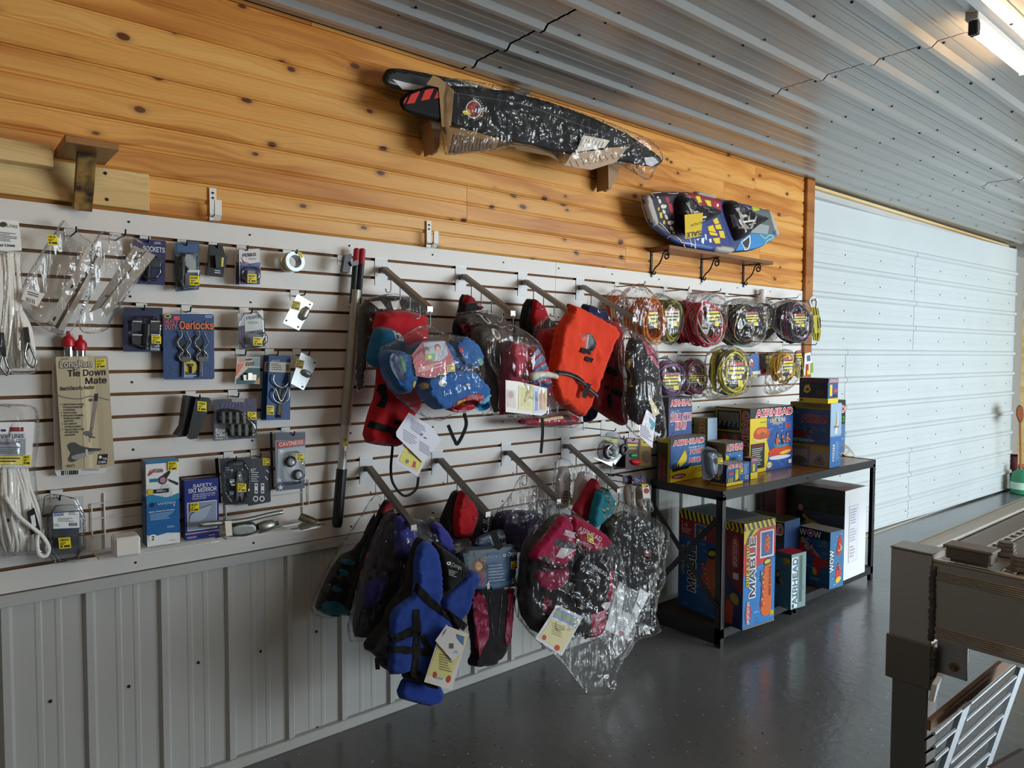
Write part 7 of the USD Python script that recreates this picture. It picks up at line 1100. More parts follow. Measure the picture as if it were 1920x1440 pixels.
def psd(a):
    a.water(0, 0.34, 1, 0.90, 12, 46, ('#2e4f7c', '#4a6f9c', '#23406a', '#5f83ac')); a.rect(0, 0.90, 1, 1, '#8f7d22', 2); a.text('TOWABLES', 0.32, 0.925, 0.98, 0.045, '#5c5118', True, 4); a.text('PRISM', 0.30, 0.70, 0.90, 0.10, '#3a4a66', True, 5, out='#c45a3a'); a.rect(0, 0, 1, 0.34, '#6a6f78', 2); a.rect(0, 0.30, 1, 0.345, '#8f7d22', 3)
    a.rect(0, 0.02, 0.46, 0.26, '#8a8c92', 3); a.poly(smooth_px([(0, 0.1), (0.2, 0.16), (0.46, 0.12), (0.46, 0.02), (0, 0.02)]), '#55585e', 4); a.poly([(0.5, 0), (1, 0), (1, 0.31), (0.56, 0.31), (0.5, 0.26)], '#9a8a3a', 3); a.poly([(0.52, 0.02), (0.98, 0.02), (0.98, 0.25), (0.52, 0.25)], '#8c8b86', 4); a.poly(smooth_px([(0.62, 0.05), (0.64, 0.14), (0.76, 0.22), (0.88, 0.14), (0.9, 0.05), (0.76, 0.03)]), '#38606e', 5); [a.poly([(0.76, 0.12), (0.76+0.14*math.cos(k), 0.12+0.085*math.sin(k)), (0.76+0.14*math.cos(k+0.12), 0.12+0.085*math.sin(k+0.12))], '#c9c3b4', 6) for k in np.arange(0, 6.28, 0.5)]; a.ell(0.76, 0.12, 0.05, 0.025, '#8c3a34', 7)
    a.poly(smooth_px([(0.02, 0.44), (0.3, 0.43), (0.6, 0.42), (0.66, 0.39), (0.3, 0.37), (0.02, 0.38)]), '#5aa3b4', 4); a.poly(smooth_px([(0.02, 0.5), (0.16, 0.57), (0.34, 0.55), (0.46, 0.52), (0.4, 0.45), (0.02, 0.42)]), '#6b2a24', 5); a.ell(0.5, 0.56, 0.06, 0.045, '#3a2218', 6); a.ell(0.53, 0.545, 0.045, 0.035, '#8a5a42', 7); a.poly([(0.4, 0.5), (0.56, 0.46), (0.6, 0.43), (0.5, 0.43)], '#8a5a42', 6); [a.poly([(0.2+i*0.15, 0.42), (0.24+i*0.15, 0.36), (0.19+i*0.15, 0.37)], '#a33a2c', 6) for i in range(3)]; a.ell(0.0, 0.90, 0.14, 0.05, '#1d1c1c', 4)
boxthing('tube_box', 'box with a printed swimmer lying on a board, under the smallest top box', c, lambda a: (a.rect(0, 0.5, 1, 1, '#9fbcd4', 1), a.rect(0, 0, 1, 0.48, '#3474b8', 2), a.poly([(0.4, 0.55), (0.65, 0.9), (0.72, 0.72), (0.6, 0.5)], '#e3e6e8', 3), a.poly([(0.45, 0.6), (0.6, 0.88), (0.64, 0.7)], '#c9a43a', 4), a.vtext('PRISM', 0.42, 0.10, 0.36, 0.2, '#e9e6e6', True, 4), a.lines(0.5, 0.1, 0.9, 0.4, 12, '#7fa9d4', 3), a.text('AIRHEAD', 0.3, 0.62, 0.75, 0.03, '#b5303c', True, 5)), psd); pb = c
c = carton(1472, 1552, 0.495, 83, TZ+pb.h+0.001, 0.19, ('#1c2740', '#222', '#2a4f8c', '#222', '#222', '#3a3a3c'))
boxthing('small_box', 'small blue and yellow pump box on top of the swimmer box', c, lambda a: (a.rect(0, 0.84, 1, 1, '#1a1a22', 2), air(a, 0.06, 0.86, 0.94, 0.11), a.rect(0, 0, 1, 0.2, YEL, 3), a.rect(0.15, 0.3, 0.4, 0.75, YEL, 4), a.poly([(0.5, 0.56), (0.95, 0.6), (0.92, 0.46), (0.52, 0.42)], '#c83a50', 4), a.ell(0.7, 0.3, 0.2, 0.06, '#17181c', 5)), lambda a: (a.rect(0, 0, 1, 0.2, '#b9a626', 3), a.text('AIRHEAD', 0.1, 0.86, 0.95, 0.10, '#8f2c44', True, 4), a.poly([(0.15, 0.45), (0.2, 0.7), (0.36, 0.75), (0.42, 0.5), (0.3, 0.38)], '#b9a02a', 4), a.ell(0.3, 0.54, 0.05, 0.05, '#1d2030', 5), a.ell(0.74, 0.45, 0.13, 0.08, '#7d3448', 4), a.ell(0.74, 0.45, 0.1, 0.055, '#1e2c4a', 5), a.bars if False else a.rect(0.04, 0.07, 0.14, 0.14, '#2b2b20', 5)))
c = carton(1530, 1610, 0.22, 255, TZ, 0.15, ('#15161c', '#222', '#1b1d22', '#222', '#222', '#3a3a3c'))
boxthing('tube_box', 'dark box peeking out behind the swimmer box at the right end', c, lambda a: (a.text('D', 0.55, 0.78, 0.9, 0.11, '#d81f34', True, 5, out='#f1efef'), a.text('ZE', 0.55, 0.60, 0.9, 0.09, '#4aa33a', True, 5), a.water(0, 0, 1, 0.55, 6, 12, ('#4a6f98', '#8fb0cc', '#2f4f78', '#c9d6e0'))))
f = wallface(0.30); t = Thing('rope_bag', 'clear bag of yellow rope lying at the right end of the table', 'rope'); q = T1(1585, 690, 1630, 670, 1655, 700, 1640, 738, 1590, 735); b = M()
for i in range(8): b.add(*tube(f.w(f.px(curve(T1(1590, 700+i*3, 1615, 735-i*2, 1645, 720-i*4, 1640, 690+i*2, 1605, 680+i*4), 5)), 0.006*i-0.02), 0.007, 5, False), '#d9b33a')
t.part('rope', b, 'rope', smooth=True); p = Pillow(f, T1(1578, 600, 1600, 590, 1640, 650, 1668, 710, 1650, 742, 1580, 740), 0.05, wr=0.01, ridge=0.012, rnd=1, seed=5); t.part('clear_bag', p.mesh()[:2], 'film', smooth=True); t.done()
# lower shelf
c = Carton(T2(205, 1030)[0], T2(765, 1207)[0], T2(1003, 1130)[0], T2(770, 410)[0], LZ, ('#1f3f74', '#222', '#2a68b0', '#222', '#222', '#6f7f90')); c.d = 0.455
def haz(a, u0, v0, u1, v1, n, l=3):
    a.rect(u0, v0, u1, v1, '#1b1b1c', l); w = (u1-u0)/n
    for i in range(n): a.poly([(u0+w*i, v1), (u0+w*(i+0.5), v1), (min(u1, u0+w*(i+1.0)), v0), (u0+w*(i+0.5), v0)], '#d9c62c', l+1)
def mfr(a):
    a.water(0, 0, 1, 0.62, 15, 40, ('#2f78bc', '#4a94d0', '#1f5f9e', '#63a8dc')); a.poly([(0, 0.5), (1, 0.66), (1, 1), (0, 1)], '#c4262c', 3); a.poly([(0, 0), (0.36, 0), (0.36, 0.56), (0, 0.5)], '#2f78bc', 2); haz(a, 0, 0.93, 1, 1.0, 7); a.poly([(0.0, 0.80), (0.5, 0.93), (0, 0.93)], '#d9c62c', 4); a.poly([(0.08, 0.84), (0.22, 0.93), (0.32, 0.93), (0.08, 0.80)], '#1b1b1c', 5)
    a.vtext('MABLE', 0.36, 0.29, 0.86, 0.17, '#2a2a30', True, 6, out='#f4f4f4'); a.vtext('GREAT BIG', 0.17, 0.40, 0.80, 0.085, '#e6d63a', True, 6, out='#2a2a30'); a.rect(0.5, 0.64, 0.94, 0.90, '#e9e5df', 5); a.rect(0.54, 0.655, 0.90, 0.885, '#2a5fa0', 6); a.poly(smooth_px([(0.62, 0.68), (0.66, 0.86), (0.80, 0.86), (0.84, 0.68)]), '#c9501f', 7); [a.rider(0.72, 0.71+i*0.045, 0.07, '#b5302c', 8) for i in range(3)]
    a.poly(smooth_px([(0.52, 0.12), (0.62, 0.38), (0.66, 0.60), (0.86, 0.62), (0.90, 0.30), (0.88, 0.08), (0.7, 0.06)]), '#d8641f', 5); a.poly(smooth_px([(0.6, 0.56), (0.66, 0.63), (0.88, 0.63), (0.84, 0.56)]), '#1b1b1c', 6); a.poly(smooth_px([(0.62, 0.58), (0.7, 0.62), (0.86, 0.61), (0.8, 0.575)]), '#d9c62c', 7); a.vtext('GREAT BIG MABLE', 0.86, 0.26, 0.54, 0.06, '#2b2018', True, 7)
    for u, v, k, cc in ((0.56, 0.42, 0.10, '#2b2b3a'), (0.60, 0.33, 0.10, '#b5283a'), (0.60, 0.25, 0.09, '#8a2a3a'), (0.58, 0.17, 0.10, '#a8283a')): a.rider(u, v, k, cc, 7)
    a.ell(0.16, 0.14, 0.09, 0.11, '#b9283a', 6); a.vtext('SPORTSSTUFF', 0.2, 0.04, 0.26, 0.08, '#f1f1f1', True, 7, out='#3a1a20'); a.price(0.86, 0.06, 0.1, 0.05); a.poly([(0, 0), (1, 0), (1, 0.012), (0, 0.012)], '#8a7a5a', 8)
def msd(a):
    a.water(0, 0, 1, 0.8, 17, 40, ('#1f4f8c', '#2f68a8', '#173f74', '#3f78b4')); haz(a, 0, 0.91, 1, 1.0, 14); a.rect(0, 0.74, 0.72, 0.91, '#8f1f26', 3); a.rect(0.26, 0.75, 0.44, 0.89, '#c9c3ba', 4); a.rect(0.275, 0.755, 0.425, 0.885, '#2a5590', 5); a.rider(0.35, 0.77, 0.09, '#b5482a', 6); a.text('1-4', 0.04, 0.83, 0.14, 0.055, '#cfc5b8', True, 5); a.lines(0.04, 0.76, 0.22, 0.82, 5, '#c9a9a0', 4); a.rect(0.72, 0, 1, 1, '#7a1a22', 3); a.poly([(0.76, 0.5), (1, 0.3), (1, 0), (0.76, 0)], '#1c2c5c', 4); haz(a, 0.76, 0.93, 1, 0.99, 4, 4); a.ell(0.89, 0.72, 0.07, 0.16, '#a8323a', 5); a.vtext('SPORTSSTUFF', 0.92, 0.58, 0.84, 0.06, '#cfc9c4', True, 6); a.rect(0.86, 0.46, 0.94, 0.52, '#c9ccd2', 5)
    a.vtext('MABLE', 0.28, 0.20, 0.68, 0.12, '#2a2a30', True, 6, out='#cfd3d6'); a.vtext('GREAT BIG', 0.10, 0.34, 0.64, 0.055, '#b9aa30', True, 6); a.poly(smooth_px([(0.34, 0.30), (0.44, 0.50), (0.52, 0.68), (0.64, 0.66), (0.66, 0.3), (0.66, 0.1), (0.58, 0.14)]), '#a5481a', 5); a.poly(smooth_px([(0.44, 0.58), (0.5, 0.7), (0.64, 0.68), (0.6, 0.58)]), '#1f1f1c', 6); a.poly(smooth_px([(0.46, 0.61), (0.52, 0.67), (0.62, 0.66), (0.56, 0.61)]), '#b5a52a', 7); a.vtext('GREAT BIG MABLE', 0.63, 0.3, 0.64, 0.04, '#c9a23a', True, 7)
    for u, v, k in ((0.40, 0.44, 0.09), (0.44, 0.35, 0.09), (0.48, 0.27, 0.08)): a.rider(u, v, k, '#a5283a', 7)
    a.poly([(0.74, 0.02), (0.86, 0.02), (0.88, 0.2), (0.8, 0.26), (0.74, 0.2)], '#a83a24', 5); a.poly(smooth_px([(0.8, 0.26), (0.86, 0.34), (0.96, 0.3), (0.94, 0.2)]), '#9a8f2a', 6)
boxthing('tube_box', 'big towable box with hazard stripes and tall vertical lettering on the lower shelf', c, mfr, msd, lambda a: (haz(a, 0, 0, 1, 0.06, 6), a.rect(0.1, 0.2, 0.9, 0.9, '#4f5c66', 1)))
c = Carton(T2(1015, 1010)[0], T2(1128, 1055)[0], T2(1238, 1022)[0], T2(1128, 640)[0], LZ, ('#3f6f8c', '#222', '#6f8f96', '#222', '#222', '#a81f28')); boxthing('tube_box', 'low box with a red top and white vertical lettering, right of the hazard striped box', c, lambda a: (a.rect(0, 0, 1, 1, '#7d979a', 1), a.rect(0.02, 0.02, 0.42, 0.94, '#e9ebec', 2), a.rect(0.55, 0.1, 0.75, 0.95, '#3c5c4c', 2), a.vtext('AIRHEAD', 0.40, 0.08, 0.92, 0.30, '#2f6f8c', True, 4), a.lines(0.6, 0.3, 0.95, 0.4, 4, '#4f6f7c', 3), a.ell(0.14, 0.06, 0.08, 0.04, '#2f5f7c', 4)), lambda a: (a.water(0, 0, 1, 0.9, 19, 14, ('#4a7fa0', '#6fa0bc', '#35617f', '#8fb6cc')), a.rider(0.2, 0.4, 0.25, '#2a2f45', 5), a.price(0.55, 0.80, 0.34, 0.11)))
c = carton(1085, 1200, 0.36, 395, LZ, 0.30, ('#1f3a64', '#222', '#1f3a64', '#222', '#222', '#4a4a22'), T2); boxthing('tube_box', 'dark box with cut off red letters behind the red topped low box', c, None, lambda a: (a.rect(0, 0.66, 1, 1, '#1a1b20', 2), a.text('AIRHEAD', 0.1, 0.80, 0.97, 0.14, '#d0283c', True, 5, out='#e3e0e0'), a.rect(0, 0.98, 1, 1, '#b9a82c', 3)))
c = Carton(T2(1245, 862)[0], T2(1418, 902)[0], T2(1520, 870)[0], T2(1425, 475)[0], LZ, ('#27507f', '#222', '#4f7fa8', '#222', '#222', '#a39f98')); c.d = 0.22
def wowsd(a): a.water(0, 0, 1, 0.84, 21, 36, ('#2f5f8c', '#4a7fa8', '#23496f', '#7f9fb8')); a.rect(0, 0.84, 1, 1, '#17181b', 2); a.text('W', 0.03, 0.86, 0.26, 0.11, '#e6e6e6', True, 5); a.text('W', 0.50, 0.86, 0.72, 0.11, '#e6e6e6', True, 5); a.ell(0.38, 0.915, 0.11, 0.065, '#d9d4d0', 4); a.ell(0.38, 0.915, 0.09, 0.05, '#a82a30', 5); a.ell(0.38, 0.915, 0.045, 0.025, '#e6e3e0', 6); a.poly([(0.1, 0.84), (0.7, 0.55), (0.75, 0.5), (0.06, 0.72)], '#8fa3b4', 4); a.rider(0.12, 0.55, 0.30, '#b52f2a', 6); a.rider(0.42, 0.5, 0.24, '#b52f2a', 6); a.poly(smooth_px([(0.46, 0.44), (0.62, 0.56), (0.82, 0.48), (0.98, 0.52), (0.9, 0.40), (0.72, 0.34), (0.66, 0.18), (0.56, 0.2)]), '#c9281f', 6); a.poly(smooth_px([(0.46, 0.34), (0.6, 0.30), (0.62, 0.2), (0.5, 0.18)]), '#d9b52c', 7); a.ell(0.83, 0.78, 0.1, 0.07, '#4f6f8c', 5); a.lines(0.4, 0.08, 0.7, 0.14, 2, '#9fb4c8', 5)
boxthing('tube_box', 'box with a red winged tube picture in front of the big white sided box', c, lambda a: (a.water(0, 0, 1, 1, 23, 20, ('#3f78a8', '#5f98c4', '#2f5f8c', '#8fb8d4')), a.vtext('WOW', 0.24, 0.30, 0.68, 0.26, '#f1f1f1', True, 5, out='#1b1b1e'), a.poly(smooth_px([(0.4, 0.60), (0.6, 0.9), (0.75, 0.95), (0.9, 0.7), (0.7, 0.55)]), '#c9281f', 5), a.poly(smooth_px([(0.5, 0.62), (0.7, 0.78), (0.95, 0.66)]), '#d9b52c', 6), a.rider(0.66, 0.66, 0.14, '#8a3a5a', 7), a.poly(smooth_px([(0.4, 0.15), (0.5, 0.4), (0.7, 0.45), (0.85, 0.25), (0.6, 0.12)]), '#d83a1f', 5), a.poly(smooth_px([(0.36, 0.12), (0.6, 0.2), (0.9, 0.16), (0.6, 0.06)]), '#e3c23a', 6), a.rider(0.62, 0.3, 0.12, '#3a3a5a', 7)), wowsd)
c = carton(1540, 1700, 0.545, 165, LZ, 0.46, ('#2f3848', '#222', '#e9e9ec', '#222', '#222', '#9a8078'), T2)
c9 = c; boxthing('tube_box', 'largest box with white label side and yellow raft picture on the lower shelf', c, lambda a: (a.rect(0.2, 0.18, 0.62, 0.82, '#cfcfd8', 2), a.rect(0.22, 0.19, 0.6, 0.81, '#e3e3ea', 3), a.lines(0.25, 0.60, 0.56, 0.78, 6, '#a9a9b8', 4), a.lines(0.25, 0.40, 0.56, 0.56, 5, '#b5b5c2', 4), a.lines(0.25, 0.22, 0.5, 0.36, 4, '#b9a9a9', 4)), lambda a: (a.rect(0, 0.72, 1, 1, '#2a3326', 2), [a.ell(0.11+i*0.086, 0.77+0.02*(i % 3), 0.09, 0.05, ['#2f3d28', '#38472c', '#263220'][i % 3], 3) for i in range(10)], a.rect(0, 0.92, 1, 1, '#3a3f3c', 2), a.water(0, 0, 1, 0.72, 25, 60, ('#3f4a60', '#55617a', '#2f394c', '#6a7488')), a.poly(smooth_px([(0.28, 0.52), (0.45, 0.62), (0.62, 0.60), (0.82, 0.50), (0.8, 0.42), (0.55, 0.42), (0.34, 0.44)]), '#c2a92c', 5), a.poly(smooth_px([(0.36, 0.5), (0.46, 0.57), (0.60, 0.56), (0.74, 0.49), (0.58, 0.45)]), '#26301f', 6), a.poly(smooth_px([(0.28, 0.5), (0.4, 0.6), (0.46, 0.58), (0.38, 0.46)]), '#3a8f9e', 6), a.ell(0.79, 0.47, 0.025, 0.03, '#a33a24', 7), a.rider(0.34, 0.56, 0.24, '#1f2420', 7), a.rider(0.62, 0.40, 0.14, '#2f2f34', 7)), lambda a: (a.rect(0, 0, 0.8, 0.5, '#8a5a54', 1), a.rect(0.3, 0.2, 1, 0.9, '#b5a39c', 2)))

t = Thing('tube_box', 'plain dark red box wedged behind the largest box on the lower shelf', 'box'); x0 = PY(1433, 950, 0.05)[0]; t.part('carton', M().box((x0, -0.14, LZ), (c9.b[0]-0.004, -0.05, LZ+0.60), '#5c1c22', bev=0.002), 'print'); t.done(single=True)
# ---------------------------------------------------------------- water skis in plastic on two tan brackets
S = crop(700, 100, 3.4286); f = wallface(0.17)
t = Thing('water_ski', 'rear black water ski with a rounded tip and white fin showing, up by the ceiling', 'water ski'); fr_ = wallface(0.10)
t.part('ski', (*Pillow(fr_, S(60, 130, 110, 85, 380, 135, 640, 190, 1560, 470, 1840, 660, 1800, 720, 1500, 600, 900, 420, 430, 270, 180, 245, 55, 200), 0.012, R=0.012, rnd=2, wr=0).mesh('#17181b'),), 'plastic', smooth=True); fz = wallface(0.113); t.part('fin', card(fz, S(122, 165, 200, 185, 330, 212, 290, 235, 190, 232), 0.004, '#d6d5da'), 'plastic'); t.done()
t = Thing('water_ski', 'front black water ski with red slanted stripes, in torn clear plastic', 'water ski')
p = Pillow(f, S(160, 320, 190, 265, 300, 220, 470, 200, 980, 255, 1560, 470, 1855, 668, 1858, 705, 1790, 735, 1560, 690, 1250, 650, 900, 570, 430, 440, 300, 405, 200, 375), 0.010, R=0.010, rnd=1, wr=0); t.part('ski', p.mesh('#0e0e10'), 'matte', smooth=True); a = Art(f, p, base=0.001); clip = p.poly.buffer(-0.012)
for q in ((160, 330, 185, 270, 230, 245, 190, 330), (245, 245, 300, 232, 255, 325, 205, 330), (330, 228, 385, 222, 350, 300, 295, 310), (415, 220, 460, 222, 440, 290, 380, 295)): a.poly(S(*q), '#c9281f', clip=clip)
a.ell(*S(635, 365)[0], 15, 17, '#d9d0c4'); a.ell(*S(635, 365)[0], 13, 15, '#7d1f22', 2); a.poly(S(560, 380, 610, 360, 620, 400, 575, 400), '#c9bb3a', 3); a.poly(S(600, 350, 640, 320, 660, 360, 620, 400), '#b5282c', 3); a.poly(S(640, 340, 680, 350, 670, 390, 640, 400), '#1b1b1e', 4); [a.ell(*S(635+62*math.cos(k), 365+68*math.sin(k))[0], 1, 1, '#d9d0c4', 2, n=6) for k in np.arange(-1.6, 1.6, 0.25)]; a.line(S(520, 260, 960, 330, 1500, 530), 0.8, '#5a5a5e'); t.part('ski_print', a.m, 'print')
t.part('toe_plate', card(wallface(0.19), S(1740, 670, 1800, 665, 1835, 700, 1790, 728, 1755, 715), 0.006, '#c9ccd6', 0, 0.002), 'plastic')
ca = Art(wallface(0.19)); 
t.part('kraft_sheet', card(wallface(0.185), S(340, 200, 385, 140, 430, 160, 520, 240, 500, 460, 480, 480, 440, 470, 420, 220), 0.001, '#9a7a54').join(card(wallface(0.18), S(470, 470, 640, 500, 810, 550, 790, 610, 640, 640, 480, 650), 0.001, '#8c6a42')).join(card(wallface(0.18), S(890, 570, 1020, 590, 1150, 640, 1200, 700, 1130, 660, 920, 620), 0.001, '#7d6142')), 'matte'); a = Art(wallface(0.1815))
[a.rect(S(515+i*22, 0)[0][0], 252+i*1.1, S(527+i*22, 0)[0][0], 286-i*0.6, '#4a361f', 1, 0, -0.2) for i in range(12)]; t.part('kraft_print', a.m, 'print')
fs_ = wallface(0.20); t.part('paper_insert', card(fs_, S(1350, 525, 1520, 560, 1480, 620, 1300, 640), 0.0008, '#d9d2c8').join(card(fs_, S(1280, 640, 1450, 610, 1640, 600, 1560, 700, 1400, 750, 1230, 720), 0.0008, '#b59a80')), 'print'); a = Art(fs_); [a.line(S(1350+i*22, 545+i*4, 1325+i*22, 600+i*2), 1, '#6f665c') for i in range(7)]; [a.line(S(1260+i*38, 690-i*6, 1280+i*38, 735-i*8), 1.4, '#6a523c') for i in range(9)]; t.part('insert_print', a.m, 'print')
p = Pillow(f, S(430, 160, 560, 160, 960, 235, 1020, 280, 1400, 400, 1650, 500, 1790, 560, 1860, 690, 1790, 760, 1770, 830, 1660, 760, 1560, 700, 1400, 745, 1220, 725, 1140, 650, 900, 590, 820, 620, 640, 640, 490, 660, 440, 640), 0.05, wr=0.016, wf=14, ridge=0.022, rf=20, seed=71, rnd=1, back=0.4, step=0.010); t.part('clear_bag', p.mesh()[:2], 'film', smooth=True); t.done()
for q, lab in (((305, 500, 360, 440, 430, 395, 425, 600, 385, 655), 'left tan plastic bracket under the water skis'), ((1445, 770, 1500, 720, 1640, 545, 1560, 810, 1500, 890), 'right tan plastic bracket under the water skis')):
    x0 = PY(*S(q[0], q[1])[0], 0.0)[0]; t = Thing('ski_bracket', lab, 'bracket'); ff = wallface(0.012); t.part('wall_plate', card(ff, S(q[0], q[1], q[2], q[3], q[2]+45, q[3]-20, q[8]+30, q[9]-20, q[8], q[9]), 0.012, '#8c6d50', 0, 0.004), 'plastic'); t.part('arm', card(wallface(0.10), S(q[2]+10, q[3]-10, q[4], q[5], q[6], q[7], q[8]+12, q[9]-12), 0.085, '#9a7a5c', 0, 0.002), 'plastic'); m = M(); fx = S(q[0]+40, q[1]+20)[0]; screw_head(m, PY(*fx, 0.0125), (0, -1, 0), 0.004); t.part('screw', m, 'metal'); t.done()
fk = wallface(0.06); t = Thing('ski_hanger', 'black metal hanger tip above the middle of the water skis', 'bracket'); t.part('arm', card(fk, S(900, 245, 960, 220, 1010, 235, 1005, 262, 960, 250, 920, 262), 0.05, '#1d1d20', 0, 0.002), 'black_steel'); t.done(single=True)

# ---------------------------------------------------------------- wakeboard on its bracket shelf
B = crop(1180, 340, 6.4); x0, x1 = PY(*B(480, 800)[0], 0.15)[0], PY(*B(1730, 980)[0], 0.15)[0]; zs_ = PY(*B(1700, 975)[0], 0.15)[2]
t = Thing('wall_shelf', 'narrow brown wooden shelf under the wakeboard', 'shelf'); t.part('board', (lambda m: (m.arr()[0], m.arr()[1]))(M().box((x0, -0.15, zs_-0.011), (x1, 0.002, zs_+0.011), bev=0.002)), 'walnut'); t.done(single=True); SB = None
for i, (bx, by) in enumerate(((282, 960), (885, 1050), (1385, 1100))):
    xx = PY(*B(bx, by)[0], 0.01)[0]; zt_ = zs_-0.0115; lab = ('left', 'middle', 'right')[i]+' black scroll bracket under the wakeboard shelf'
    if SB is None:
        SB = Thing('scroll_bracket', lab, 'bracket', at=(xx, 0, zt_)); SB.part('wall_bar', M().box((xx-0.008, -0.004, zt_-0.145), (xx+0.008, 0.0025, zt_), '#1b1a1c', bev=0.001), 'black_steel'); SB.part('shelf_bar', M().box((xx-0.008, -0.13, zt_-0.004), (xx+0.008, -0.001, zt_-0.0003), '#1b1a1c'), 'black_steel')
        sc_ = curve([(-0.118, -0.032), (-0.112, -0.022), (-0.100, -0.024), (-0.097, -0.040), (-0.108, -0.050), (-0.124, -0.040), (-0.124, -0.018), (-0.108, -0.006), (-0.088, -0.012), (-0.078, -0.035), (-0.066, -0.060), (-0.050, -0.078), (-0.030, -0.092), (-0.014, -0.112), (-0.010, -0.122), (-0.020, -0.130), (-0.030, -0.124), (-0.028, -0.114)], 5); SB.part('scroll', M().tube([(xx, y, zt_+z) for y, z in sc_], 0.0042, '#1b1a1c', 7), 'black_steel', smooth=True); m = M()
        for dz in (0.02, 0.125): screw_head(m, (xx, -0.0045, zt_-dz), (0, -1, 0), 0.0045)
        SB.part('screw', m, 'metal'); SB.done()
    else: copy_of(SB, (xx, 0, zt_), lab)
f = wallface(0.13); t = Thing('wakeboard', 'colourful printed wakeboard with two black boots standing on the wall shelf', 'wakeboard')
p = Pillow(f, B(135, 190, 220, 155, 420, 125, 760, 125, 1050, 205, 1330, 260, 1600, 330, 1660, 350, 1765, 650, 1700, 720, 1500, 830, 1230, 862, 960, 842, 700, 800, 480, 720, 300, 575, 240, 550, 180, 360), 0.022, R=0.03, rnd=2, wr=0, back=0.4); t.part('board', p.mesh('#3b4770'), 'plastic', smooth=True); a = Art(f, p, base=0.001); cl = p.poly.buffer(-0.008)
def bp(q, c, l=1, s=0): a.poly(smooth_px(B(*q), s) if s else B(*q), c, l, clip=cl)
bp((150, 180, 420, 120, 620, 140, 560, 430, 620, 700, 480, 720, 300, 570), '#2c2433'); bp((290, 560, 420, 640, 560, 720, 960, 790, 960, 845, 700, 800, 470, 725), '#3b63a5', 2); bp((600, 120, 800, 120, 1050, 200, 1090, 330, 1030, 400, 700, 280), '#8c2a33'); bp((560, 430, 700, 520, 900, 480, 1000, 820, 700, 790, 600, 700), '#2a3f86'); bp((880, 480, 1010, 420, 1190, 780, 960, 840), '#2b3a7c', 2); bp((1030, 240, 1330, 260, 1450, 330, 1300, 700, 1190, 780, 1050, 400), '#34407f'); bp((1300, 700, 1400, 640, 1700, 640, 1740, 690, 1500, 830, 1230, 860), '#3a86c4', 2); bp((1380, 330, 1640, 345, 1700, 520, 1680, 640, 1400, 640), '#5f6a6c', 2); bp((1410, 540, 1500, 510, 1640, 540, 1620, 640, 1420, 620), '#9aa0a2', 3)
for q in ((290, 185, 315, 190, 310, 215, 290, 210), (300, 215, 335, 225, 345, 275, 315, 275), (330, 285, 410, 290, 400, 330, 345, 340), (350, 345, 385, 350, 400, 395, 365, 400), (375, 405, 405, 405, 430, 460, 400, 470), (410, 480, 500, 480, 490, 520, 430, 535), (440, 545, 480, 550, 495, 600, 460, 600), (470, 610, 500, 605, 510, 630, 485, 640)): bp(q, '#dcd6cc', 3, 1)
for q in ((385, 190, 430, 200, 440, 260, 410, 270), (415, 265, 470, 280, 490, 380, 455, 390), (530, 480, 570, 500, 620, 630, 580, 620)): bp(q, '#b3283c', 3, 1)
for q in ((750, 190, 800, 180, 830, 260, 790, 270), (860, 230, 930, 240, 945, 310, 900, 300), (900, 550, 960, 530, 1000, 620, 910, 600), (960, 470, 1010, 440, 1040, 510, 985, 520), (985, 530, 1050, 520, 1070, 580, 1000, 580), (1030, 600, 1090, 600, 1110, 690, 1050, 680), (960, 690, 1040, 680, 1050, 750, 990, 750), (915, 610, 1010, 630, 1020, 660, 930, 650)): bp(q, '#e0c92c', 4); bp([v + (8 if i % 2 else -9) for i, v in enumerate(q)], '#8c2026', 3)
bp((960, 250, 1050, 265, 1070, 350, 990, 330), '#b5242c', 3); a.ell(*B(1018, 295)[0], 2, 3, '#efe9e0', 4); bp((1430, 290, 1500, 300, 1540, 350, 1440, 370), '#b9c23a', 4, 1); bp((1300, 740, 1340, 700, 1410, 650, 1415, 740, 1390, 830, 1350, 830), '#e8e8e6', 4); bp((1310, 740, 1345, 715, 1400, 670, 1400, 740, 1380, 820, 1350, 810), '#2f3236', 5)
for q in ((430, 690, 480, 650, 560, 700, 600, 740, 720, 760, 780, 810), (630, 740, 640, 800), (680, 690, 720, 790), (740, 700, 760, 800), (255, 190, 250, 150, 370, 135), (430, 150, 520, 155, 560, 140), (640, 150, 680, 210), (320, 500, 380, 560, 450, 640)): a.line(curve(B(*q)) if len(q) > 4 else B(*q), 1.1, '#e6e4e0', 5)
a.line(curve(B(1530, 645, 1590, 690, 1640, 650, 1690, 680, 1610, 720, 1595, 780)), 2, '#a5c98a', 5); bp((590, 730, 620, 720, 625, 755, 595, 760), '#c9384c', 5, 1); bp((315, 380, 350, 385, 355, 450, 325, 445), '#d9c63a', 5); a.ell(*B(310, 340)[0], 2, 3.5, '#c9b04a', 4); a.ell(*B(375, 500)[0], 2.4, 4, '#c9b04a', 4)
for q in ((820, 690, 860, 680, 850, 760, 820, 740), (860, 640, 880, 640, 890, 720, 870, 700), (910, 700, 940, 690, 945, 740, 920, 740), (760, 700, 800, 690, 780, 720)): bp(q, '#dfe6ee', 5)
t.part('board_print', a.m, 'print')
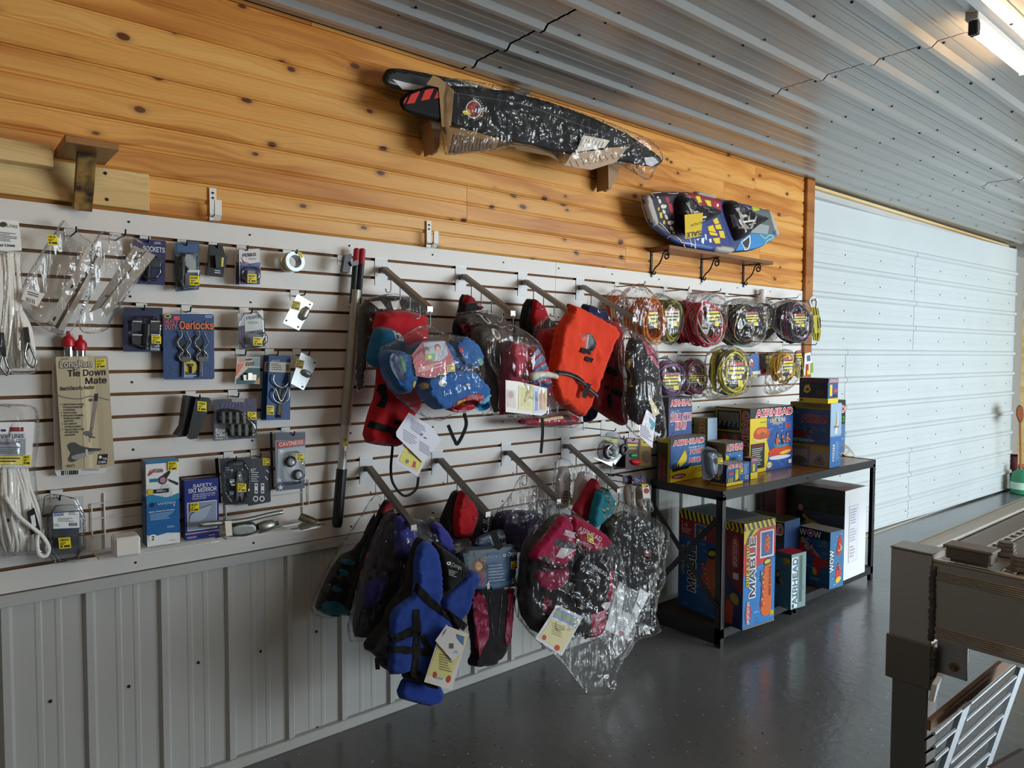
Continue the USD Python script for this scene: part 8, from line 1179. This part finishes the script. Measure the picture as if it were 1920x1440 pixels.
for q in ((128, 175, 200, 155, 225, 170, 325, 520, 305, 545, 245, 560), (760, 128, 800, 118, 980, 155, 1045, 215, 1010, 225, 800, 185), (975, 765, 1090, 765, 1230, 790, 1225, 870, 1100, 868, 980, 845), (1610, 335, 1660, 340, 1772, 650, 1760, 668, 1705, 660)): t.part('foam_guard', (*Pillow(f, B(*q), 0.03, R=0.014, rnd=1, wr=0, back=0.6).mesh('#b3aca6'),), 'matte', smooth=True)
for q, chev in (((490, 260, 520, 190, 590, 150, 640, 180, 690, 240, 770, 300, 880, 290, 1055, 372, 985, 440, 890, 490, 760, 540, 690, 690, 620, 670, 540, 540, 495, 420), ((530, 290, 560, 280, 680, 480, 690, 600, 660, 560), (610, 510, 690, 530, 690, 560, 615, 560), (565, 205, 630, 190, 640, 215, 580, 230))), ((1070, 300, 1100, 240, 1160, 225, 1220, 270, 1290, 290, 1400, 370, 1590, 440, 1580, 490, 1420, 580, 1340, 680, 1230, 742, 1195, 690, 1150, 560, 1100, 430), ((1120, 350, 1150, 340, 1270, 560, 1290, 600, 1180, 590, 1175, 560, 1230, 575), (1275, 400, 1300, 395, 1300, 490, 1275, 500), (1380, 410, 1400, 410, 1320, 600, 1300, 580)))):
    bt = Pillow(f, B(*q), 0.075, R=0.05, rnd=2, wr=0.012, wf=20, off=0.01, back=0.0, seed=len(q), ridge=0.008, step=0.009); k = t.part('boot', bt.mesh('#17161a'), 'fabric', smooth=True); a = Art(f, bt, base=0.0015)
    for c_ in chev: a.poly(B(*c_), '#9c938c')
    ox, oy = q[0], q[1]; cb = bt.poly.buffer(-0.004)
    for s_, c_ in (((30, 20, 90, -20, 150, 40, 110, 60, 60, 50), '#3a3740'), ((60, -60, 130, -70, 140, -40, 80, -30), '#8f8a88'), ((70, 60, 230, 40, 260, 80, 110, 110), '#2b2930'), ((200, 20, 235, 20, 250, 60, 215, 60), '#e3e3e3'), ((150, -30, 175, -35, 185, -5, 160, 0), '#e3e3e3'), ((110, 130, 180, 120, 200, 150, 130, 165), '#b9b2ac'), ((90, 180, 110, 178, 190, 330, 170, 340), '#c9c2bc'), ((260, 60, 330, 90, 320, 110, 250, 85), '#77727a'), ((300, 110, 400, 140, 380, 160, 300, 135), '#4a4750'), ((40, 120, 60, 115, 110, 260, 90, 270), '#5a5660'), ((150, 200, 290, 180, 300, 200, 160, 222), '#d9d5d0'), ((200, 240, 300, 215, 300, 232, 210, 258), '#8f8a88')): a.poly([B(ox+s_[k_], oy+s_[k_+1])[0] for k_ in range(0, len(s_), 2)], c_, 2, clip=cb)
    t.part('boot_stripe', a.m, 'print', sub=k)
t.done(); fs_ = wallface(0.235); t = Thing('sale_sign', 'yellow upside down SALE sign hanging on the left wakeboard boot', 'sign'); t.part('card', card(fs_, B(663, 402, 885, 375, 862, 655, 672, 692), 0.0012, '#d3b21a'), 'print'); a = Art(fs_); a.text('SALE', B(862, 590)[0], B(682, 622)[0], 8.5, '#2a2410', True, 2, up=(0.05, 1)); a.text('21.94.99', B(872, 480)[0], B(735, 515)[0], 4.5, '#4c4212', False, 2, up=(0.05, 1)); t.part('sign_print', a.m, 'print'); t.done()

# ---------------------------------------------------------------- aluminium dock section with its folded steps, right foreground
DX, DY, DZ = 2.356, -1.852, 0.95; t = Thing('dock_section', 'brushed aluminium dock section with a slotted deck and corner post', 'dock section', at=(DX, DY, 0)); AL, ALW = '#c6bfb7', '#d6cfc4'
t.part('corner_post', M().box((DX, DY, 0.675), (DX+0.10, DY+0.122, DZ+0.012), AL, bev=0.003), 'metal'); t.part('post_cap', M().box((DX-0.002, DY+0.0, DZ+0.012), (DX+0.102, DY+0.124, DZ+0.018), '#a59c94', bev=0.002), 'metal')
t.part('leg_sleeve', M().box((DX-0.006, DY-0.006, 0.545), (DX+0.10, DY+0.128, 0.685), '#8a827a', bev=0.003), 'metal'); t.part('leg', M().box((DX+0.008, DY+0.006, 0.0), (DX+0.085, DY+0.112, 0.56), '#8a8580', bev=0.004), 'metal')
rr = random.Random(5)
for y, z0, z1 in ((DY-0.003, 0.70, DZ-0.02), (DY-0.012, 0.56, 0.68)): t.part('weld_bead', M().tube([(DX-0.001+rr.uniform(-0.002, 0.002), y+rr.uniform(-0.0015, 0.0015), z) for z in np.linspace(z0, z1, 24)], [0.008+0.003*(i % 2) for i in range(24)], '#6f6862', 7), 'galvanized', smooth=True)
BY = -3.3; prof = [(0, 0.708), (0, 0.950), (0.045, 0.950), (0.045, 0.708)]; t.part('side_beam', M().box((DX-0.001, BY, 0.708), (DX+0.045, DY-0.002, DZ-0.004), '#bdb5ac'), 'metal')
for z in list(np.linspace(0.893, 0.918, 5))+list(np.linspace(0.722, 0.747, 5)): t.part('beam_rib', M().tube([(DX-0.0005, DY-0.002, z), (DX-0.0005, BY, z)], 0.0030, '#c9b9a6', 8), 'chrome', smooth=True)
t.part('beam_lip', M().tube([(DX+0.004, DY-0.002, DZ-0.004), (DX+0.004, BY, DZ-0.004)], 0.0065, '#cbb79f', 10), 'chrome', smooth=True)
EX = 5.4; t.part('edge_rail', M().box((DX+0.10, DY+0.045, 0.71), (EX, DY+0.122, DZ), '#cfc8bc', bev=0.002).box((DX+0.10, DY+0.095, DZ), (EX, DY+0.102, DZ+0.006), '#8f877c').box((DX+0.10, DY+0.045, DZ), (EX, DY+0.052, DZ+0.004), '#e3ddd2'), 'metal')
y = DY+0.036
for r in range(9):
    t.part('deck_board', M().box((DX+0.045, y-0.078, DZ-0.035), (EX, y, DZ-0.004), '#8d8176', bev=0.002), 'metal'); y -= 0.082
    m = M(); m.box((DX+0.045, y-0.006, DZ-0.030), (EX, y, DZ-0.002), ALW).box((DX+0.045, y-0.034, DZ-0.030), (EX, y-0.028, DZ-0.002), ALW); x = DX+0.06
    while x < EX-0.1: m.box((x, y-0.028, DZ-0.030), (x+0.022, y-0.006, DZ-0.003), ALW); x += 0.062
    t.part('slotted_strip', m, 'metal', kind='stuff'); y -= 0.038
t.part('corner_bracket', M().box((DX+0.02, DY-0.095, 0.60), (DX+0.026, DY-0.012, 0.71), '#b4b2b4', bev=0.001), 'metal'); b = lathe([(0.001, 0.012), (0.007, 0.012), (0.008, 0.004), (0.014, 0.003), (0.014, 0.0)], 12); b.apply_transform(rotm((0, 1, 0), -90)); b.apply_translation((DX+0.02, DY-0.06, 0.632)); t.part('bracket_bolt', M().mesh(b, '#8a7658'), 'galvanized'); t.done()
q = PZ(1782, 1062, DZ+0.002); t = Thing('deck_plug', 'ribbed grey plastic plug lying loose on the dock beam', 'plug'); m = M().box((0, 0, 0.010), (0.062, 0.118, 0.044), '#847c74', bev=0.003).box((-0.006, -0.006, 0.044), (0.068, 0.124, 0.052), '#958d85', bev=0.002)
for k in range(3): m.box((-0.003, 0.004, 0.014+k*0.010), (0.065, 0.114, 0.018+k*0.010), '#756d66')
m.box((0.01, 0.01, 0.0), (0.052, 0.108, 0.012), '#756d66'); m.xf(trans((DX+0.006, DY-0.150, DZ+0.003))); t.part('plug', m, 'matte'); t.done(single=True)
PL = None
for i, (px, py) in enumerate(((1887, 1040), (1912, 1068), (1945, 1100))):
    q = PZ(px, py, DZ-0.002); lab = ('far', 'near', 'nearest')[i]+' stacked grey hexagonal plug on the slotted deck'
    if PL is None:
        PL = Thing('hex_plug', lab, 'plug', at=tuple(q)); th = np.arange(7)/6*2*math.pi
        for k, (z, r_) in enumerate(((0, 0.036), (0.006, 0.028), (0.012, 0.024), (0.018, 0.026), (0.024, 0.023), (0.030, 0.025), (0.036, 0.022))): mm = extr(Polygon(np.c_[r_*np.cos(th[:6]), r_*np.sin(th[:6])]), 0.005); mm.apply_translation(q+np.array([0, 0, z])); PL.part('plate', flat(M(), mm, ['#8a8279', '#9a9289'][k % 2]), 'matte')
        PL.done()
    else: copy_of(PL, q, lab)
D2 = crop(1640, 1160, 5.143); f = wallface(2.02); t = Thing('folding_steps', 'aluminium louvred steps leaning under the dock', 'steps')
def rail(q, nm='side_rail'): t.part(nm, card(f, D2(*q), 0.012, '#cdd3d8', 0.004), 'metal')
rail((1395, 470, 1440, 470, 1075, 1500, 1030, 1500)); rail((835, 880, 915, 812, 670, 1500, 625, 1500), 'middle_rail'); rail((585, 640, 635, 560, 560, 800, 550, 800), 'far_rail')
for x0, y0, x1, y1 in ((570, 1106, 830, 880), (920, 815, 1345, 450), (575, 1235, 770, 1070), (870, 980, 1360, 555), (575, 1362, 700, 1250), (790, 1205, 1300, 720), (720, 1390, 1230, 930), (640, 1560, 1160, 1100), (760, 1600, 1100, 1300)):
    (a0, b0) = (PY(*q_, 2.02) for q_ in D2(x0, y0, x1, y1)); dv = np.array([0.022, 0.03, -0.036]); v = np.array([a0, b0, b0+dv, a0+dv]); e = np.array([0, 0.002, 0.004]); m = M(); m.add(np.vstack([v, v-e]), [[0, 1, 2, 3], [4, 7, 6, 5], [0, 4, 5, 1], [2, 6, 7, 3]], '#8f9296'); m.tube([a0, b0], 0.0045, '#dfe4e8', 6); t.part('step_blade', m, 'galvanized')  # pale bead along each blade paints its lit upper edge
t.done()
t = Thing('brown_plank', 'brown painted plank leaning behind the aluminium steps', 'plank'); t.part('plank', card(wallface(1.96), D2(545, 985, 1235, 415, 1350, 452, 538, 1085), 0.012, '#8c6f5a'), 'matte'); t.done(single=True)
t = Thing('dark_beam', 'dark brown beam end at the bottom right corner', 'beam'); t.part('beam', card(wallface(2.35), D2(1120, 1445, 1445, 1262, 1445, 1460), 0.006, '#463a31'), 'matte'); t.done(single=True)
# ---------------------------------------------------------------- far end
p = PZ(1907, 925, 0.0); k = 0.5; p = np.array([9.25, -0.42, 0]); s_ = PZ(1906, 922, 0)
t = Thing('pink_bucket', 'pink plastic bucket on the floor at the far door post', 'bucket'); lt = lathe([(0.001, 0.002), (0.10, 0.002), (0.115, 0.02), (0.13, 0.36), (0.138, 0.37), (0.138, 0.385), (0.126, 0.385), (0.112, 0.03), (0.001, 0.02)], 24); lt.apply_translation(PZ(1906, 915, 0)+np.array([0, 0, 0])); t.part('body', M().mesh(lt, '#c9808c'), 'plastic', smooth=True); lab_ = lathe([(0.117, 0.01), (0.128, 0.14)], 24); lab_.apply_translation(PZ(1906, 915, 0)); t.part('base_band', M().mesh(lab_, '#8c1f30'), 'plastic', smooth=True); t.done()
t = Thing('green_jug', 'green plastic jug with a red cap beside the pink bucket', 'jug'); lt = lathe([(0.001, 0.001), (0.098, 0.001), (0.106, 0.02), (0.106, 0.18), (0.085, 0.24), (0.035, 0.285), (0.033, 0.30), (0.001, 0.30)], 24); o_ = PZ(1914, 926, 0); lt.apply_translation(o_); t.part('body', M().mesh(lt, '#2f7d58'), 'plastic', smooth=True); cp = lathe([(0.001, 0.335), (0.034, 0.335), (0.037, 0.30), (0.001, 0.30)], 18); cp.apply_translation(o_); t.part('cap', M().mesh(cp, '#a81f2c'), 'plastic', smooth=True); lb = lathe([(0.1072, 0.06), (0.1072, 0.14)], 24); lb.apply_translation(o_); t.part('label', M().mesh(lb, '#b9d2c2'), 'print', smooth=True); t.done()
f = wallface(0.265, 0, (1912, 780)); t = Thing('feather_ornament', 'carved brown wooden paddle hanging on the pale far post', 'ornament'); t.part('blade', (*Pillow(f, [(1906, 765), (1911, 758), (1917, 762), (1919, 780), (1914, 795), (1908, 788), (1905, 776)], 0.012, rnd=1, step=0.02).mesh('#7a4526'),), 'matte', smooth=True); t.part('handle', M().tube(f.w(f.px([(1913, 792), (1914, 880)]), 0.0), 0.012, '#a5683a', 8), 'matte'); t.done()
